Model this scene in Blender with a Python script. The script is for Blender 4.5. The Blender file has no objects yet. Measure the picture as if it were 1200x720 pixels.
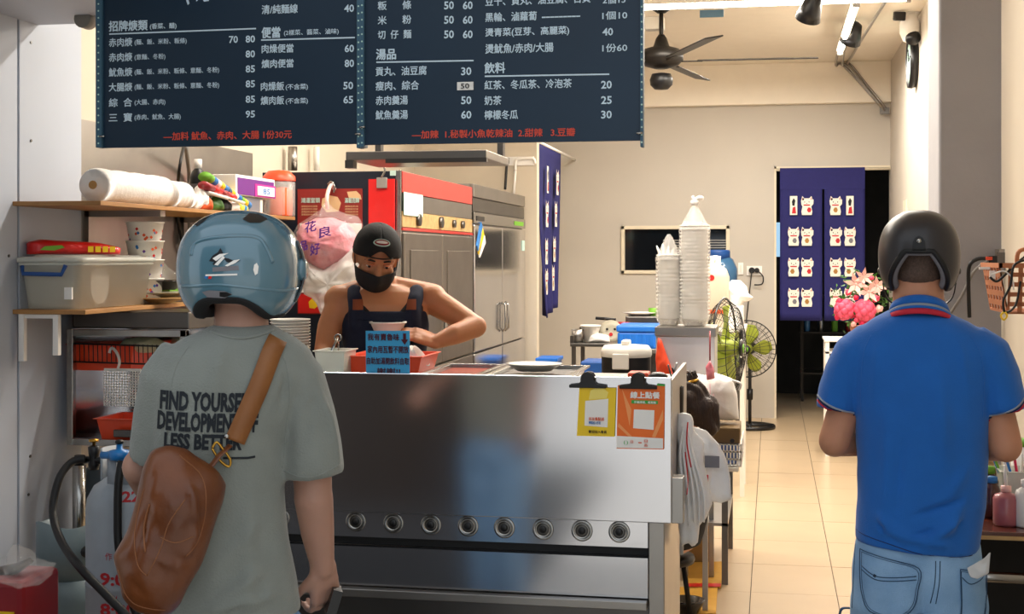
import bpy, bmesh, math, random
import numpy as np
from mathutils import Vector, Matrix, Euler, noise
from mathutils.bvhtree import BVHTree
from mathutils.geometry import tessellate_polygon
random.seed(7)
SC = bpy.context.scene
COL = SC.collection
V = Vector
PI = math.pi

# ---------------------------------------------------------------- camera
F = 1600.0; HZ = 301.0; EYE = 1.6; YAW = math.radians(10.79)
cam_d = bpy.data.cameras.new('camera'); cam = bpy.data.objects.new('camera', cam_d)
COL.objects.link(cam); SC.camera = cam
cam.location = (0, 0, EYE); cam.rotation_euler = (PI/2, 0, YAW)
cam_d.sensor_width = 36; cam_d.lens = 36*F/1200; cam_d.shift_y = -(360-HZ)/1200
cam_d.clip_start = .05; cam_d.clip_end = 100
# ---------------------------------------------------------------- world, exposure
SC.view_settings.view_transform = 'Standard'; SC.view_settings.look = 'None'
SC.view_settings.gamma = 1; SC.view_settings.exposure = 0.0
try: SC.view_settings.use_curve_mapping = False
except Exception: pass
world = bpy.data.worlds.new('World'); SC.world = world; world.use_nodes = True
wn = world.node_tree; bg = wn.nodes['Background']
bg.inputs[0].default_value = (.86, .93, 1, 1); bg.inputs[1].default_value = 1.25
# ---------------------------------------------------------------- lamps
def area(name, loc, size, size_y, power, col, rot=(0,0,0)):
    d = bpy.data.lights.new(name, 'AREA'); d.shape = 'RECTANGLE'; d.size = size; d.size_y = size_y
    d.energy = power; d.color = col
    o = bpy.data.objects.new(name, d); COL.objects.link(o); o.location = loc; o.rotation_euler = rot
    return o
sun_d = bpy.data.lights.new('sun','SUN'); sun_d.energy = 3.6; sun_d.angle = .02; sun_d.color = (1,.96,.9)
sun = bpy.data.objects.new('sun', sun_d); COL.objects.link(sun); sun.rotation_euler = (math.radians(-25), 0, math.radians(8))
WARM = (1, .93, .83)
area('tube_light', (.02, 9.3, 3.27), 1.7, .06, 68, WARM)
area('tube_light', (.57, 10.9, 3.32), .06, 2.2, 68, WARM)
area('tube_light', (-1.2, 6.2, 3.3), 2.4, .06, 78, WARM)
area('tube_light', (-1.0, 8.0, 3.3), 1.6, .06, 78, WARM)
area('tube_light', (-.5, 11.9, 3.35), 1.6, .06, 56, WARM)  # area lamp alone, no tube modelled here
area('tube_light', (.3, 7.2, 3.35), 1.2, .06, 56, WARM)  # likewise without a tube object

# ---------------------------------------------------------------- pixel <-> place helpers
FW = V((-math.sin(YAW), math.cos(YAW), 0)); RT = V((math.cos(YAW), math.sin(YAW), 0)); UP = V((0,0,1))
C0 = V((0,0,EYE))
def ray(px, py): return FW + RT*((px-600)/F) + UP*((HZ-py)/F)
def at(px, py, Y): d = ray(px,py); return C0 + d*(Y/d.y)
def atx(px, py, X): d = ray(px,py); return C0 + d*(X/d.x)
def atd(px, py, z): return C0 + ray(px,py)*z
def atz(px, py, z): d = ray(px,py); return C0 + d*((z-EYE)/d.z)

# ---------------------------------------------------------------- materials
def lin(h):
    if isinstance(h, str):
        h = h.lstrip('#'); c = [int(h[i:i+2],16)/255 for i in (0,2,4)]
        return tuple(((x+.055)/1.055)**2.4 if x > .04045 else x/12.92 for x in c)
    return h
MATS = {}
def mat(name, col, rough=.5, metal=0, var=.06, vs=8, bump=0, bs=60, coat=0, trans=0, alpha=1, emit=0, spec=.5, sheen=0, stretch=None, sss=0, var2=None, ior=1.45, thresh=None):
    if name in MATS: return MATS[name]
    m = bpy.data.materials.new(name); m.use_nodes = True; nt = m.node_tree; N = nt.nodes; L = nt.links
    b = N['Principled BSDF']; c = lin(col)
    tc = N.new('ShaderNodeTexCoord'); mp = N.new('ShaderNodeMapping'); L.new(tc.outputs['Object'], mp.inputs[0])
    if stretch: mp.inputs['Scale'].default_value = stretch
    no = N.new('ShaderNodeTexNoise'); no.inputs['Scale'].default_value = vs; no.inputs['Detail'].default_value = 4
    L.new(mp.outputs[0], no.inputs['Vector'])
    mx = N.new('ShaderNodeMix'); mx.data_type = 'RGBA'
    if var2 is not None:
        a = c; d = lin(var2)
    else:
        a = tuple(max(0,x*(1-var*2)) for x in c); d = tuple(min(1,x*(1+var*2)) for x in c)
    mx.inputs[6].default_value = (*a,1); mx.inputs[7].default_value = (*d,1)
    if thresh is not None:
        mr = N.new('ShaderNodeMapRange'); mr.inputs[1].default_value = thresh-.03; mr.inputs[2].default_value = thresh+.03
        L.new(no.outputs[0], mr.inputs[0]); L.new(mr.outputs[0], mx.inputs[0])
    else: L.new(no.outputs[0], mx.inputs[0])
    L.new(mx.outputs[2], b.inputs['Base Color'])
    b.inputs['Roughness'].default_value = rough; b.inputs['Metallic'].default_value = metal
    b.inputs['Coat Weight'].default_value = coat; b.inputs['Coat Roughness'].default_value = .06
    b.inputs['Transmission Weight'].default_value = trans; b.inputs['Alpha'].default_value = alpha
    b.inputs['IOR'].default_value = ior; b.inputs['Specular IOR Level'].default_value = spec
    b.inputs['Sheen Weight'].default_value = sheen
    if sss: b.inputs['Subsurface Weight'].default_value = sss; b.inputs['Subsurface Scale'].default_value = .01
    if emit:
        b.inputs['Emission Color'].default_value = (*c,1); b.inputs['Emission Strength'].default_value = emit
    if bump:
        n2 = N.new('ShaderNodeTexNoise'); n2.inputs['Scale'].default_value = bs; n2.inputs['Detail'].default_value = 5
        L.new(mp.outputs[0], n2.inputs['Vector'])
        bp = N.new('ShaderNodeBump'); bp.inputs['Strength'].default_value = bump; bp.inputs['Distance'].default_value = .01
        L.new(n2.outputs[0], bp.inputs['Height']); L.new(bp.outputs[0], b.inputs['Normal'])
    MATS[name] = m
    return m
def M_(n): return MATS[n]

# ---------------------------------------------------------------- mesh builder
WORLD = {}
class MB:
    def __init__(s): s.v = []; s.f = []; s.sm = []
    def add(s, vs, fs, smooth=False):
        o = len(s.v); s.v += [V(p) for p in vs]
        for f in fs: s.f.append([i+o for i in f]); s.sm.append(smooth)
        return s
    def box(s, a, b, rz=0, c=None):
        x0,y0,z0 = a; x1,y1,z1 = b
        x0,x1 = sorted((x0,x1)); y0,y1 = sorted((y0,y1)); z0,z1 = sorted((z0,z1))
        p = [V((x,y,z)) for z in (z0,z1) for y in (y0,y1) for x in (x0,x1)]
        if rz:
            c = V(c) if c else (p[0]+p[7])/2
            R = Matrix.Rotation(rz,3,'Z'); p = [c+R@(q-c) for q in p]
        return s.add(p, [(0,2,3,1),(4,5,7,6),(0,1,5,4),(2,6,7,3),(0,4,6,2),(1,3,7,5)])
    def cbox(s, c, d, R=None):
        c = V(c); h = V(d)/2
        p = [V((x*h.x,y*h.y,z*h.z)) for z in (-1,1) for y in (-1,1) for x in (-1,1)]
        if R is not None: p = [R@q for q in p]
        return s.add([c+q for q in p], [(0,2,3,1),(4,5,7,6),(0,1,5,4),(2,6,7,3),(0,4,6,2),(1,3,7,5)])
    def rings(s, rs, cap=True, smooth=True, closed=False):
        n = len(rs[0]); vs = [p for r in rs for p in r]; fs = []
        m = len(rs)
        for i in range(m if closed else m-1):
            for j in range(n):
                fs.append((i*n+j, i*n+(j+1)%n, ((i+1)%m)*n+(j+1)%n, ((i+1)%m)*n+j))
        if cap and not closed:
            fs.append(tuple(range(n))[::-1]); fs.append(tuple((m-1)*n+j for j in range(n)))
        return s.add(vs, fs, smooth)
    def tube(s, pts, r, n=8, cap=True, flat=1.0, closed=False):
        pts = [V(p) for p in pts]; m = len(pts)
        rr = r if isinstance(r,(list,tuple)) else [r]*m
        rs = []; prev = None
        for i,p in enumerate(pts):
            if closed: t = pts[(i+1)%m]-pts[i-1]
            else: t = pts[min(i+1,m-1)]-pts[max(i-1,0)]
            t = t.normalized() if t.length > 1e-9 else V((0,0,1))
            if prev is None:
                a = V((0,0,1)) if abs(t.z) < .9 else V((1,0,0))
                u = t.cross(a).normalized()
            else:
                u = prev - t*prev.dot(t); u = u.normalized() if u.length > 1e-6 else t.orthogonal().normalized()
            prev = u; w = t.cross(u)
            rs.append([p + (u*math.cos(2*PI*k/n)*rr[i] + w*math.sin(2*PI*k/n)*rr[i]*flat) for k in range(n)])
        return s.rings(rs, cap=cap, closed=closed)
    def lathe(s, prof, c=(0,0,0), n=24, M=None, cap=True, sx=1, sy=1):
        c = V(c); rs = []
        for r,z in prof:
            q = [V((r*sx*math.cos(2*PI*k/n), r*sy*math.sin(2*PI*k/n), z)) for k in range(n)]
            if M is not None: q = [M@p for p in q]
            rs.append([c+p for p in q])
        return s.rings(rs, cap=cap)
    def cyl(s, c, r, h, n=20, axis='Z', r2=None):
        r2 = r if r2 is None else r2
        M = {'Z':Matrix.Identity(3),'Y':Matrix.Rotation(-PI/2,3,'X'),'X':Matrix.Rotation(PI/2,3,'Y')}[axis]
        c = V(c); a = [c+M@V((r*math.cos(2*PI*k/n), r*math.sin(2*PI*k/n), 0)) for k in range(n)]
        b = [c+M@V((r2*math.cos(2*PI*k/n), r2*math.sin(2*PI*k/n), h)) for k in range(n)]
        o = len(s.v); s.v += a+b
        for j in range(n): s.f.append([o+j,o+(j+1)%n,o+n+(j+1)%n,o+n+j]); s.sm.append(True)
        s.f.append([o+j for j in range(n)][::-1]); s.sm.append(False)
        s.f.append([o+n+j for j in range(n)]); s.sm.append(False)
        return s
    def ell(s, c, r, R=None, nu=16, nv=10):
        c = V(c); r = (r,r,r) if not isinstance(r,(tuple,list)) else r
        rs = []
        for i in range(nv+1):
            ph = -PI/2+PI*i/nv; cc = max(math.cos(ph), .02); sn = math.sin(ph)
            q = [V((r[0]*cc*math.cos(2*PI*k/nu), r[1]*cc*math.sin(2*PI*k/nu), r[2]*sn)) for k in range(nu)]
            if R is not None: q = [R@p for p in q]
            rs.append([c+p for p in q])
        return s.rings(rs)
    def cap2(s, p0, p1, r0, r1, n=14, flat=1.0):
        p0 = V(p0); p1 = V(p1); t = (p1-p0).normalized()
        pts = []; rr = []
        for a in (80,60,40,20,0): pts.append(p0 - t*r0*math.sin(math.radians(a))); rr.append(r0*math.cos(math.radians(a)))
        for a in (0,20,40,60,80): pts.append(p1 + t*r1*math.sin(math.radians(a))); rr.append(r1*math.cos(math.radians(a)))
        return s.tube(pts, rr, n, flat=flat)
    def prism(s, poly, o, u, v, w):
        """poly: 2D points in the u,v frame at o, thickness vector w"""
        o = V(o); u = V(u); v = V(v); w = V(w); n = len(poly)
        a = [o+u*x+v*y for x,y in poly]; b = [p+w for p in a]
        tri = tessellate_polygon([[V((x,y,0)) for x,y in poly]])
        fs = [tuple(t) for t in tri] + [tuple(i+n for i in t[::-1]) for t in tri]
        fs += [(i,(i+1)%n,n+(i+1)%n,n+i) for i in range(n)]
        return s.add(a+b, fs)
    def pillow(s, poly, o, u, v, w, df, db, steps=8, n=48, nz=0, seed=0, power=2.0):
        """inflated outline: df towards -w, db towards +w"""
        o = V(o); u = V(u).normalized(); v = V(v).normalized(); w = V(w).normalized()
        P = [V((x,y,0)) for x,y in poly]; m = len(P)
        seg = [(P[(i+1)%m]-P[i]).length for i in range(m)]; tot = sum(seg); out = []
        for k in range(n):
            d = tot*k/n; i = 0
            while d > seg[i]: d -= seg[i]; i += 1
            out.append(P[i].lerp(P[(i+1)%m], d/seg[i]))
        cen = sum(out, V((0,0,0)))/n
        rs = []
        hs = [(.03+.97*math.sin(PI/2*i/steps), -1) for i in range(steps)] + [(1,0)] + [(.03+.97*math.sin(PI/2*(steps-1-i)/steps), 1) for i in range(steps)]
        for sc, side in hs:
            h = (max(0,1-sc**power))**(1/power)*(df if side < 0 else db)*side if side else 0
            ring = []
            for q in out:
                p = cen.lerp(q, sc); hh = h
                if nz:
                    k = noise.noise(V((p.x*14+seed, p.y*14, side*3)))+.5*noise.noise(V((p.x*37+seed, p.y*37, side*3)))
                    hh += nz*k*(1-sc**4)*(side if side else 0)
                    p = p + (q-cen)*nz*.8*noise.noise(V((q.x*25+seed, q.y*25, 9)))*sc
                ring.append(o+u*p.x+v*p.y+w*hh)
            rs.append(ring)
        return s.rings(rs)
    def grid(s, fn, nu, nv, smooth=True):
        vs = [V(fn(i/nu, j/nv)) for j in range(nv+1) for i in range(nu+1)]
        fs = [(j*(nu+1)+i, j*(nu+1)+i+1, (j+1)*(nu+1)+i+1, (j+1)*(nu+1)+i) for j in range(nv) for i in range(nu)]
        return s.add(vs, fs, smooth)
    def xf(s, M): s.v = [M@p for p in s.v]; return s
    def mesh(s, name='m'):
        me = bpy.data.meshes.new(name); me.from_pydata([tuple(p) for p in s.v], [], s.f)
        me.polygons.foreach_set('use_smooth', s.sm); me.update(); return me
    def build(s, name, m, parent=None, bevel=0, solid=0, local=False, sub=0, fix=True, seg=2, offset=0):
        if not local:
            if parent is not None:
                Wi = WORLD[parent].inverted(); s.v = [Wi@p for p in s.v]; W = WORLD[parent].copy()
            else:
                xs = [p.x for p in s.v]; ys = [p.y for p in s.v]
                o = V(((min(xs)+max(xs))/2, (min(ys)+max(ys))/2, min(p.z for p in s.v)))
                s.v = [p-o for p in s.v]; W = Matrix.Translation(o)
        else: W = WORLD[parent].copy() if parent is not None else Matrix.Identity(4)
        me = s.mesh(name)
        if fix:
            bm = bmesh.new(); bm.from_mesh(me); bmesh.ops.recalc_face_normals(bm, faces=bm.faces); bm.to_mesh(me); bm.free()
        o = bpy.data.objects.new(name, me); COL.objects.link(o)
        if m is not None: me.materials.append(M_(m) if isinstance(m,str) else m)
        if parent is not None: o.parent = parent
        elif not local: o.matrix_world = W
        WORLD[o] = W
        if solid:
            md = o.modifiers.new('s','SOLIDIFY'); md.thickness = solid; md.offset = offset
        if bevel:
            md = o.modifiers.new('b','BEVEL'); md.width = bevel; md.segments = seg; md.limit_method = 'ANGLE'; md.angle_limit = .6
        if sub:
            md = o.modifiers.new('u','SUBSURF'); md.levels = md.render_levels = sub
        return o
def tag(o, label=None, cat=None, group=None, kind=None):
    if label: o['label'] = label
    if cat: o['category'] = cat
    if group: o['group'] = group
    if kind: o['kind'] = kind
    return o
def thing(name, label, cat, loc, rz=0, group=None):
    o = bpy.data.objects.new(name, None); COL.objects.link(o); o.empty_display_size = .05
    o.location = loc; o.rotation_euler = (0,0,rz)
    WORLD[o] = Matrix.Translation(V(loc)) @ Matrix.Rotation(rz,4,'Z')
    return tag(o, label, cat, group)
def struct(o): o['kind'] = 'structure'; return o
def copy_tree(o, label=None, move=(0,0,0), rz=None, M=None):
    c = o.copy(); COL.objects.link(c); mv = V(move)
    if M is not None: c.matrix_world = M @ WORLD[o]; WORLD[c] = M @ WORLD[o]
    else: c.location = o.location + mv; WORLD[c] = Matrix.Translation(mv) @ WORLD[o]
    if rz is not None: c.rotation_euler.z += rz; WORLD[c] = WORLD[c] @ Matrix.Rotation(rz,4,'Z')
    if label: c['label'] = label
    for ch in [x for x in COL.objects if x.parent == o]:
        d = ch.copy(); COL.objects.link(d); d.parent = c; WORLD[d] = WORLD[c]
        for g in [x for x in COL.objects if x.parent == ch]:
            e = g.copy(); COL.objects.link(e); e.parent = d
    return c
def evalmesh(ob):
    dg = bpy.context.evaluated_depsgraph_get(); dg.update()
    return bpy.data.meshes.new_from_object(ob.evaluated_get(dg))
# ---------------------------------------------------------------- lettering
def glyphs(body, bold=0, res=2, space=1.0):
    c = bpy.data.curves.new('t','FONT'); c.body = body; c.resolution_u = res; c.offset = bold; c.space_character = space
    o = bpy.data.objects.new('t', c); COL.objects.link(o)
    me = evalmesh(o); bpy.data.objects.remove(o); bpy.data.curves.remove(c)
    return me
def text(body, m, parent, p0, u, v, w, h=None, bold=.012, name='lettering', W=None, local=False, wrap=None, lift=.0015, dice=0, shear=0):
    """fit lettering into a box: origin p0 (lower left), unit vectors u right, v up; w width, h height"""
    me = glyphs(body, bold if body.isascii() else 0); co = [x.co.copy() for x in me.vertices]
    if not co: return None
    x0 = min(c.x for c in co); x1 = max(c.x for c in co); y0 = min(c.y for c in co); y1 = max(c.y for c in co)
    k = w/(x1-x0); kh = k if h is None else h/(y1-y0)
    if dice:
        for c in me.vertices: c.co = V(((c.co.x-x0)*k, (c.co.y-y0)*kh, 0))
        bm = bmesh.new(); bm.from_mesh(me); bmesh.ops.triangulate(bm, faces=bm.faces)
        for _ in range(4):
            es = [e for e in bm.edges if e.calc_length() > dice]
            if not es: break
            bmesh.ops.subdivide_edges(bm, edges=es, cuts=1); bmesh.ops.triangulate(bm, faces=bm.faces)
        bm.to_mesh(me); bm.free()
        pts = [(c.co.x, c.co.y) for c in me.vertices]
    else: pts = [((c.x-x0)*k, (c.y-y0)*kh) for c in co]
    u = V(u); v = V(v); p0 = V(p0)
    P = [p0+u*(x+shear*y)+v*y for x,y in pts]
    if wrap:
        bvh, d = wrap; d = V(d).normalized(); Q = []
        for p in P:
            hit = bvh.ray_cast(p-d*1.0, d, 3)
            Q.append(hit[0]-d*lift if hit[0] is not None else p)
        P = Q
    b = MB(); fs = [tuple(f.vertices) for f in me.polygons]; b.add(P, fs)
    if bold > 0 and not wrap and not body.isascii():
        n = u.cross(v)*.0002; s = bold*(h or w)*.9
        for i,(dx,dy) in enumerate(((s,0),(0,s),(-s,0),(0,-s))): b.add([p+u*dx+v*dy+n*(i+1) for p in P], fs)
    return b.build(name, m, parent, local=local, fix=False)
def text_at(body, m, parent, x0, x1, yc, hpx, Y, bold=.012, name='lettering', fitw=True):
    """pixel box on an upright plane facing the street at depth Y"""
    a = at(x0, yc+hpx/2, Y); b = at(x1, yc+hpx/2, Y); t = at(x0, yc-hpx/2, Y)
    return text(body, m, parent, a+V((0,-.0012,0)), (1,0,0), (0,0,1), (b-a).x, (t-a).z, bold, name)
# ---------------------------------------------------------------- one continuous surface from overlapping solids
def blend(mb, voxel, smooth=6, post=None, keep=None):
    me = mb.mesh('tmp'); 
    bm = bmesh.new(); bm.from_mesh(me); bmesh.ops.recalc_face_normals(bm, faces=bm.faces); bm.to_mesh(me); bm.free()
    o = bpy.data.objects.new('tmp', me); COL.objects.link(o)
    r = o.modifiers.new('r','REMESH'); r.mode = 'VOXEL'; r.voxel_size = voxel; r.use_smooth_shade = True
    if smooth:
        s = o.modifiers.new('s','SMOOTH'); s.factor = .5; s.iterations = smooth
    m2 = evalmesh(o); bpy.data.objects.remove(o)
    m2.polygons.foreach_set('use_smooth', [True]*len(m2.polygons))
    if post:
        n = len(m2.vertices); co = np.zeros(n*3); m2.vertices.foreach_get('co', co); co = co.reshape(-1,3)
        nr = np.zeros(n*3); m2.vertices.foreach_get('normal', nr); nr = nr.reshape(-1,3)
        co = post(co, nr); m2.vertices.foreach_set('co', co.astype(np.float32).ravel()); m2.update()
    return m2
def place(me, name, m, parent):
    o = bpy.data.objects.new(name, me); COL.objects.link(o); me.materials.clear(); me.materials.append(M_(m) if isinstance(m,str) else m)
    o.parent = parent; WORLD[o] = WORLD[parent].copy() if parent is not None else Matrix.Identity(4); return o
def bvh_of(me): 
    return BVHTree.FromPolygons([tuple(v.co) for v in me.vertices], [tuple(p.vertices) for p in me.polygons])
def ridge(co, nr, a, b, width, amp):
    """a soft fold running from a to b (soft tube of influence)"""
    a = np.array(a); b = np.array(b); ab = b-a; t = ((co-a)@ab)/(ab@ab); tc = np.clip(t,0,1)
    d = np.linalg.norm(co-(a+tc[:,None]*ab), axis=1)
    return co + nr*(amp*np.exp(-(d/width)**2)*(1-.6*np.abs(2*tc-1)))[:,None]
def smoothpath(pts, k=6):
    pts = [V(p) for p in pts]; out = []
    for i in range(len(pts)-1):
        p0 = pts[max(i-1,0)]; p1 = pts[i]; p2 = pts[i+1]; p3 = pts[min(i+2,len(pts)-1)]
        for j in range(k):
            t = j/k
            out.append(.5*((2*p1)+(p2-p0)*t+(2*p0-5*p1+4*p2-p3)*t*t+(3*p1-p0-3*p2+p3)*t**3))
    out.append(pts[-1]); return out

# ---------------------------------------------------------------- the materials
mat('cream_wall', '#cfc3b0', .75, var=.03, vs=3, bump=.05, bs=40)
mat('back_wall', '#bfb8ad', .7, var=.03, vs=2, bump=.04, bs=60)
mat('ceiling_paint', '#efe6d6', .8, var=.02)
mat('white_panel', '#b4bcc9', .55, var=.04, vs=2, bump=.03, bs=20)
mat('grey_pillar', '#a5a3a6', .7, var=.05, vs=4, bump=.12, bs=30)
mat('right_wall', '#c8bfb2', .7, var=.03, vs=3, bump=.05)
mat('grout', '#4a4038', .9)
mat('tile', '#bda687', .3, var=.05, vs=3, bump=.02, bs=8, spec=.6)
mat('asphalt', '#bdbab4', .9, var=.08, vs=30)
mat('steel', '#a8a6a2', .22, 1, var=.08, vs=5, bump=.015, bs=12, stretch=(1,1,14))
mat('steel_soft', '#a39e98', .34, 1, var=.1, vs=4, bump=.02, bs=10)
mat('steel_counter', '#cfcfd3', .13, 1, var=.04, vs=3, bump=.008, bs=2.5, stretch=(1.6,1,.5))
mat('steel_dark', '#6b6865', .35, 1, var=.1, vs=5)
mat('fridge_door', '#8b837a', .4, 1, var=.1, vs=6, bump=.03, bs=14)
mat('fridge_navy', '#141d2b', .4, var=.1)
mat('red_paint', '#b8322b', .35, var=.08, coat=.3)
mat('black_plastic', '#141416', .35, var=.1)
mat('black_rubber', '#101012', .5, var=.1)
mat('dark_metal', '#2a2724', .4, .6)
mat('board_navy', '#142c40', .38, var=.12, vs=2)
mat('board_frame', '#3b5f74', .45, var=.08)
mat('board_text', '#cfe2ee', .6, var=.01)
mat('board_red', '#e0503c', .6, var=.02)
mat('noren', '#20205e', .85, var=.06, vs=30, bump=.1, bs=300)
mat('cat_white', '#e6e2d6', .8, var=.03)
mat('cat_red', '#c02a30', .8)
mat('cat_gold', '#a8793a', .8)
mat('black_ink', '#15151a', .7)
mat('wood', '#a87a48', .5, var=.15, vs=6, stretch=(1,1,8), bump=.05)
mat('wood_edge', '#c39a62', .6, var=.12, vs=20)
mat('white_plastic', '#e2ddd2', .4, var=.03)
mat('clean_white', '#eeeae4', .5, var=.02)
mat('translucent', '#e6e8de', .3, var=.03, alpha=.62, spec=.4)
mat('blue_plastic', '#1f6fd0', .4, var=.05)
mat('blue_dark', '#1c4a8c', .4, var=.05)
mat('orange_plastic', '#f0502a', .4, var=.05, coat=.2)
mat('orange_print', '#ec6d1d', .45, var=.02)
mat('yellow_print', '#efc81f', .45, var=.02)
mat('green_print', '#3aa83f', .5, var=.02)
mat('blue_card', '#3d9fd0', .6, var=.02)
mat('maroon_ink', '#4a1020', .7)
mat('wall_trim', '#ddd2ba', .5, var=.02)
mat('window_glass', '#0c1015', .06, var=.1, coat=.5)
mat('glass_clear', '#e8f0f2', .05, var=.01, trans=1, alpha=.35)
mat('film', '#e9e6e2', .18, var=.02, alpha=.55, bump=.5, bs=30)
mat('film_thin', '#f2f0ee', .08, var=.02, alpha=.14, bump=.9, bs=34, spec=1)
mat('film_stack', '#f2efea', .15, var=.02, alpha=.3, bump=.4, bs=30)
mat('black_gap','#0c0c0d',.6)
mat('bag_white', '#ece9e5', .35, var=.03, bump=.4, bs=35, sheen=.2)
mat('bag_pink', '#d23a58', .3, var2='#eeb0b8', vs=16, bump=.5, bs=60)
mat('purple_ink', '#5a2a8c', .6)
mat('red_plastic', '#d41f1c', .35, coat=.2)
mat('red_deep', '#8f1722', .4, coat=.3)
mat('gas_white', '#98a0a8', .4, var=.08, vs=10, bump=.04)
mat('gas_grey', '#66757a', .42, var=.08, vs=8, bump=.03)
mat('stencil_red', '#b3242a', .7)
mat('brass', '#b98d3c', .3, 1)
mat('valve_blue', '#1677c0', .35, coat=.4)
mat('skin', '#bd8466', .5, var=.05, vs=20, sss=.12, bump=.03, bs=120)
mat('skin_pale', '#a9806e', .5, var=.05, vs=14, sss=.1, bump=.03, bs=120)
mat('skin_light', '#c99a80', .5, var=.05, vs=20, sss=.12, bump=.02, bs=120)
mat('hair', '#17120f', .6, var=.3, vs=60, bump=.5, bs=300, stretch=(1,1,.2))
mat('hair_brown', '#2c1a12', .42, var=.3, vs=50, bump=.6, bs=160, stretch=(1,1,.2))
mat('hair_fade', '#6b5347', .7, var2='#2a211d', vs=180)
mat('tee_grey', '#7b7f79', .9, var=.06, vs=16, bump=.25, bs=220, sheen=.2)
mat('polo_blue', '#1160b4', .85, var=.05, vs=10, bump=.2, bs=300, sheen=.15)
mat('polo_navy', '#1a2450', .85)
mat('polo_red', '#c2263a', .85)
mat('polo_grey', '#8d95a3', .85)
mat('denim', '#4f7eb0', .9, var2='#a9cdee', vs=7, bump=.35, bs=350)
mat('denim_dark', '#2d4a68', .9)
mat('denim_man', '#5f8fc0', .9, var2='#88b2dc', vs=9, bump=.35, bs=350)
mat('leather', '#3f1d0e', .36, var2='#7d4622', vs=9, bump=.25, bs=26, spec=.5)
mat('leather_strap', '#74431f', .5, var2='#94602f', vs=12, bump=.15, bs=60)
mat('leather_edge', '#7d4c2a', .6)
mat('helmet_blue', '#4f7484', .22, var=.03, vs=3, coat=1, spec=.6)
mat('helmet_dark', '#2f2c2e', .42, var=.06, vs=5, coat=.15)
mat('liner', '#1b1b1d', .9)
mat('liner_grey', '#77757a', .85)
mat('visor', '#38424c', .08, coat=1, alpha=.8)
mat('apron_navy', '#161d33', .85, var=.1, vs=20, bump=.2, bs=300)
mat('patch_brown', '#8a4526', .7)
mat('cap_black', '#121213', .8, bump=.2, bs=200)
mat('mask_black', '#121215', .75, bump=.1, bs=200)
mat('fan_green', '#a3b03a', .3, var=.05, alpha=.85)
mat('water_blue', '#4a7fae', .1, var=.05, trans=.4, coat=.4)
mat('cardboard', '#b08a55', .8, var=.06)
mat('envelope', '#cf9c3a', .75, var=.06, vs=12)
mat('brown_box', '#6d5634', .7)
mat('flower_pink', '#e0506c', .6, var=.2, vs=40)
mat('flower_light', '#f0b9b0', .6, var=.1, vs=40)
mat('flower_red', '#c81f48', .6, var=.1, vs=40)
mat('leaf', '#3f6b25', .5, var=.3, vs=20)
mat('sauce_pink', '#b0646a', .3, var=.08, coat=.5)
mat('sauce_dark', '#452018', .3, coat=.5)
mat('table_top', '#5a2a1c', .25, var=.2, vs=10, stretch=(1,6,1), coat=.4)
mat('terracotta', '#b5714a', .6, var=.06)
mat('led', '#fff2dc', .5, emit=20, var=0)
mat('cord_black', '#161616', .5)
mat('cord_grey', '#8a8680', .5)
mat('veg', '#aab48a', .6, var2='#d8d2b8', vs=40)
mat('soup_red', '#a03a20', .3)
mat('paper_cup', '#ece8e0', .6, var=.02)
mat('print_blue', '#2b74b8', .6)
mat('print_orange', '#df5a24', .6)
mat('poster_red', '#8c2822', .5, var=.1, vs=10)
mat('poster_cream', '#d9b98a', .6)
mat('mint_note', '#b9d8cc', .7)
mat('cream_label', '#cfae78', .5, var2='#8c6a3c', vs=30)
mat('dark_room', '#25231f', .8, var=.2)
mat('green_bit', '#6ca630', .6)
mat('plate', '#b3ad9a', .3)
mat('bowl_black', '#1c1614', .25, coat=.4)
mat('purple_box', '#6a2080', .5)
mat('stripe_cloth', '#2f76a8', .8, var2='#d8c23a', vs=30, thresh=.5)
# ================================================================ THE SETTING
YB = 13.75      # back wall
XL = -3.02      # left wall
# floor with tiles
fl = struct(MB().box((-4.5,-14,-.2),(4,16.5,-.008)).build('floor','grout'))
WORLD[fl] = fl.matrix_world.copy()
tw, tl = .4009, .612
base = None
for i in range(-7, 5):
    for j in range(-5, 15):
        x0 = -.101+i*tw; y0 = 7.22+j*tl
        if x0 > 1.6 or y0 < 3.9: continue
        if base is None:
            b = MB().box((x0+.002,y0+.002,-.02),(x0+tw-.002,y0+tl-.002,0)); b.v = [p-V((x0,y0,0)) for p in b.v]
            me = b.mesh('tile'); me.materials.append(M_('tile')); base = me
        o = bpy.data.objects.new('tile', base); COL.objects.link(o); o.parent = fl
        o.matrix_parent_inverse = fl.matrix_world.inverted(); o.location = (x0,y0,random.uniform(-.0006,.0004))
# street outside
st = struct(MB().box((-14,-14,-.22),(14,3.88,-.004)).build('street_pavement','asphalt'))
# ceiling
struct(MB().box((-3.2,3.0,3.5),(1.7,YB+.2,3.65)).build('ceiling','ceiling_paint'))
# left wall and its wide panels
wl = struct(MB().box((XL-.15,2.2,0),(XL,YB+.2,3.5)).build('wall_left','cream_wall'))
for (y0,y1) in ((3.3,4.18),(4.19,5.04),(5.05,5.56)):
    MB().box((XL,y0,.0),(XL+.03,y1-.004,2.72)).build('wall_panel','white_panel',wl,bevel=.003)
sb = MB(); 
for (px,py) in ((36,50),(36,165),(35,535),(33,580),(10,300)):
    p = atx(px,py,XL+.03); sb.cyl(p,.006,.004,10,'X')
sb.build('screw','steel_dark',wl)
# steel sheet behind the shelves
stl = MB(); y0 = 5.57; y1 = atx(294,200,XL).y
stl.box((XL,y0,.6),(XL+.012,y1,2.21)); stl.build('steel_sheet','steel_soft',wl,bevel=.002)
# soffit and front beam at the street side
struct(MB().box((XL,3.4,2.56),(-1.9,5.2,3.5)).build('trim_1','white_panel',bevel=.01))
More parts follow.
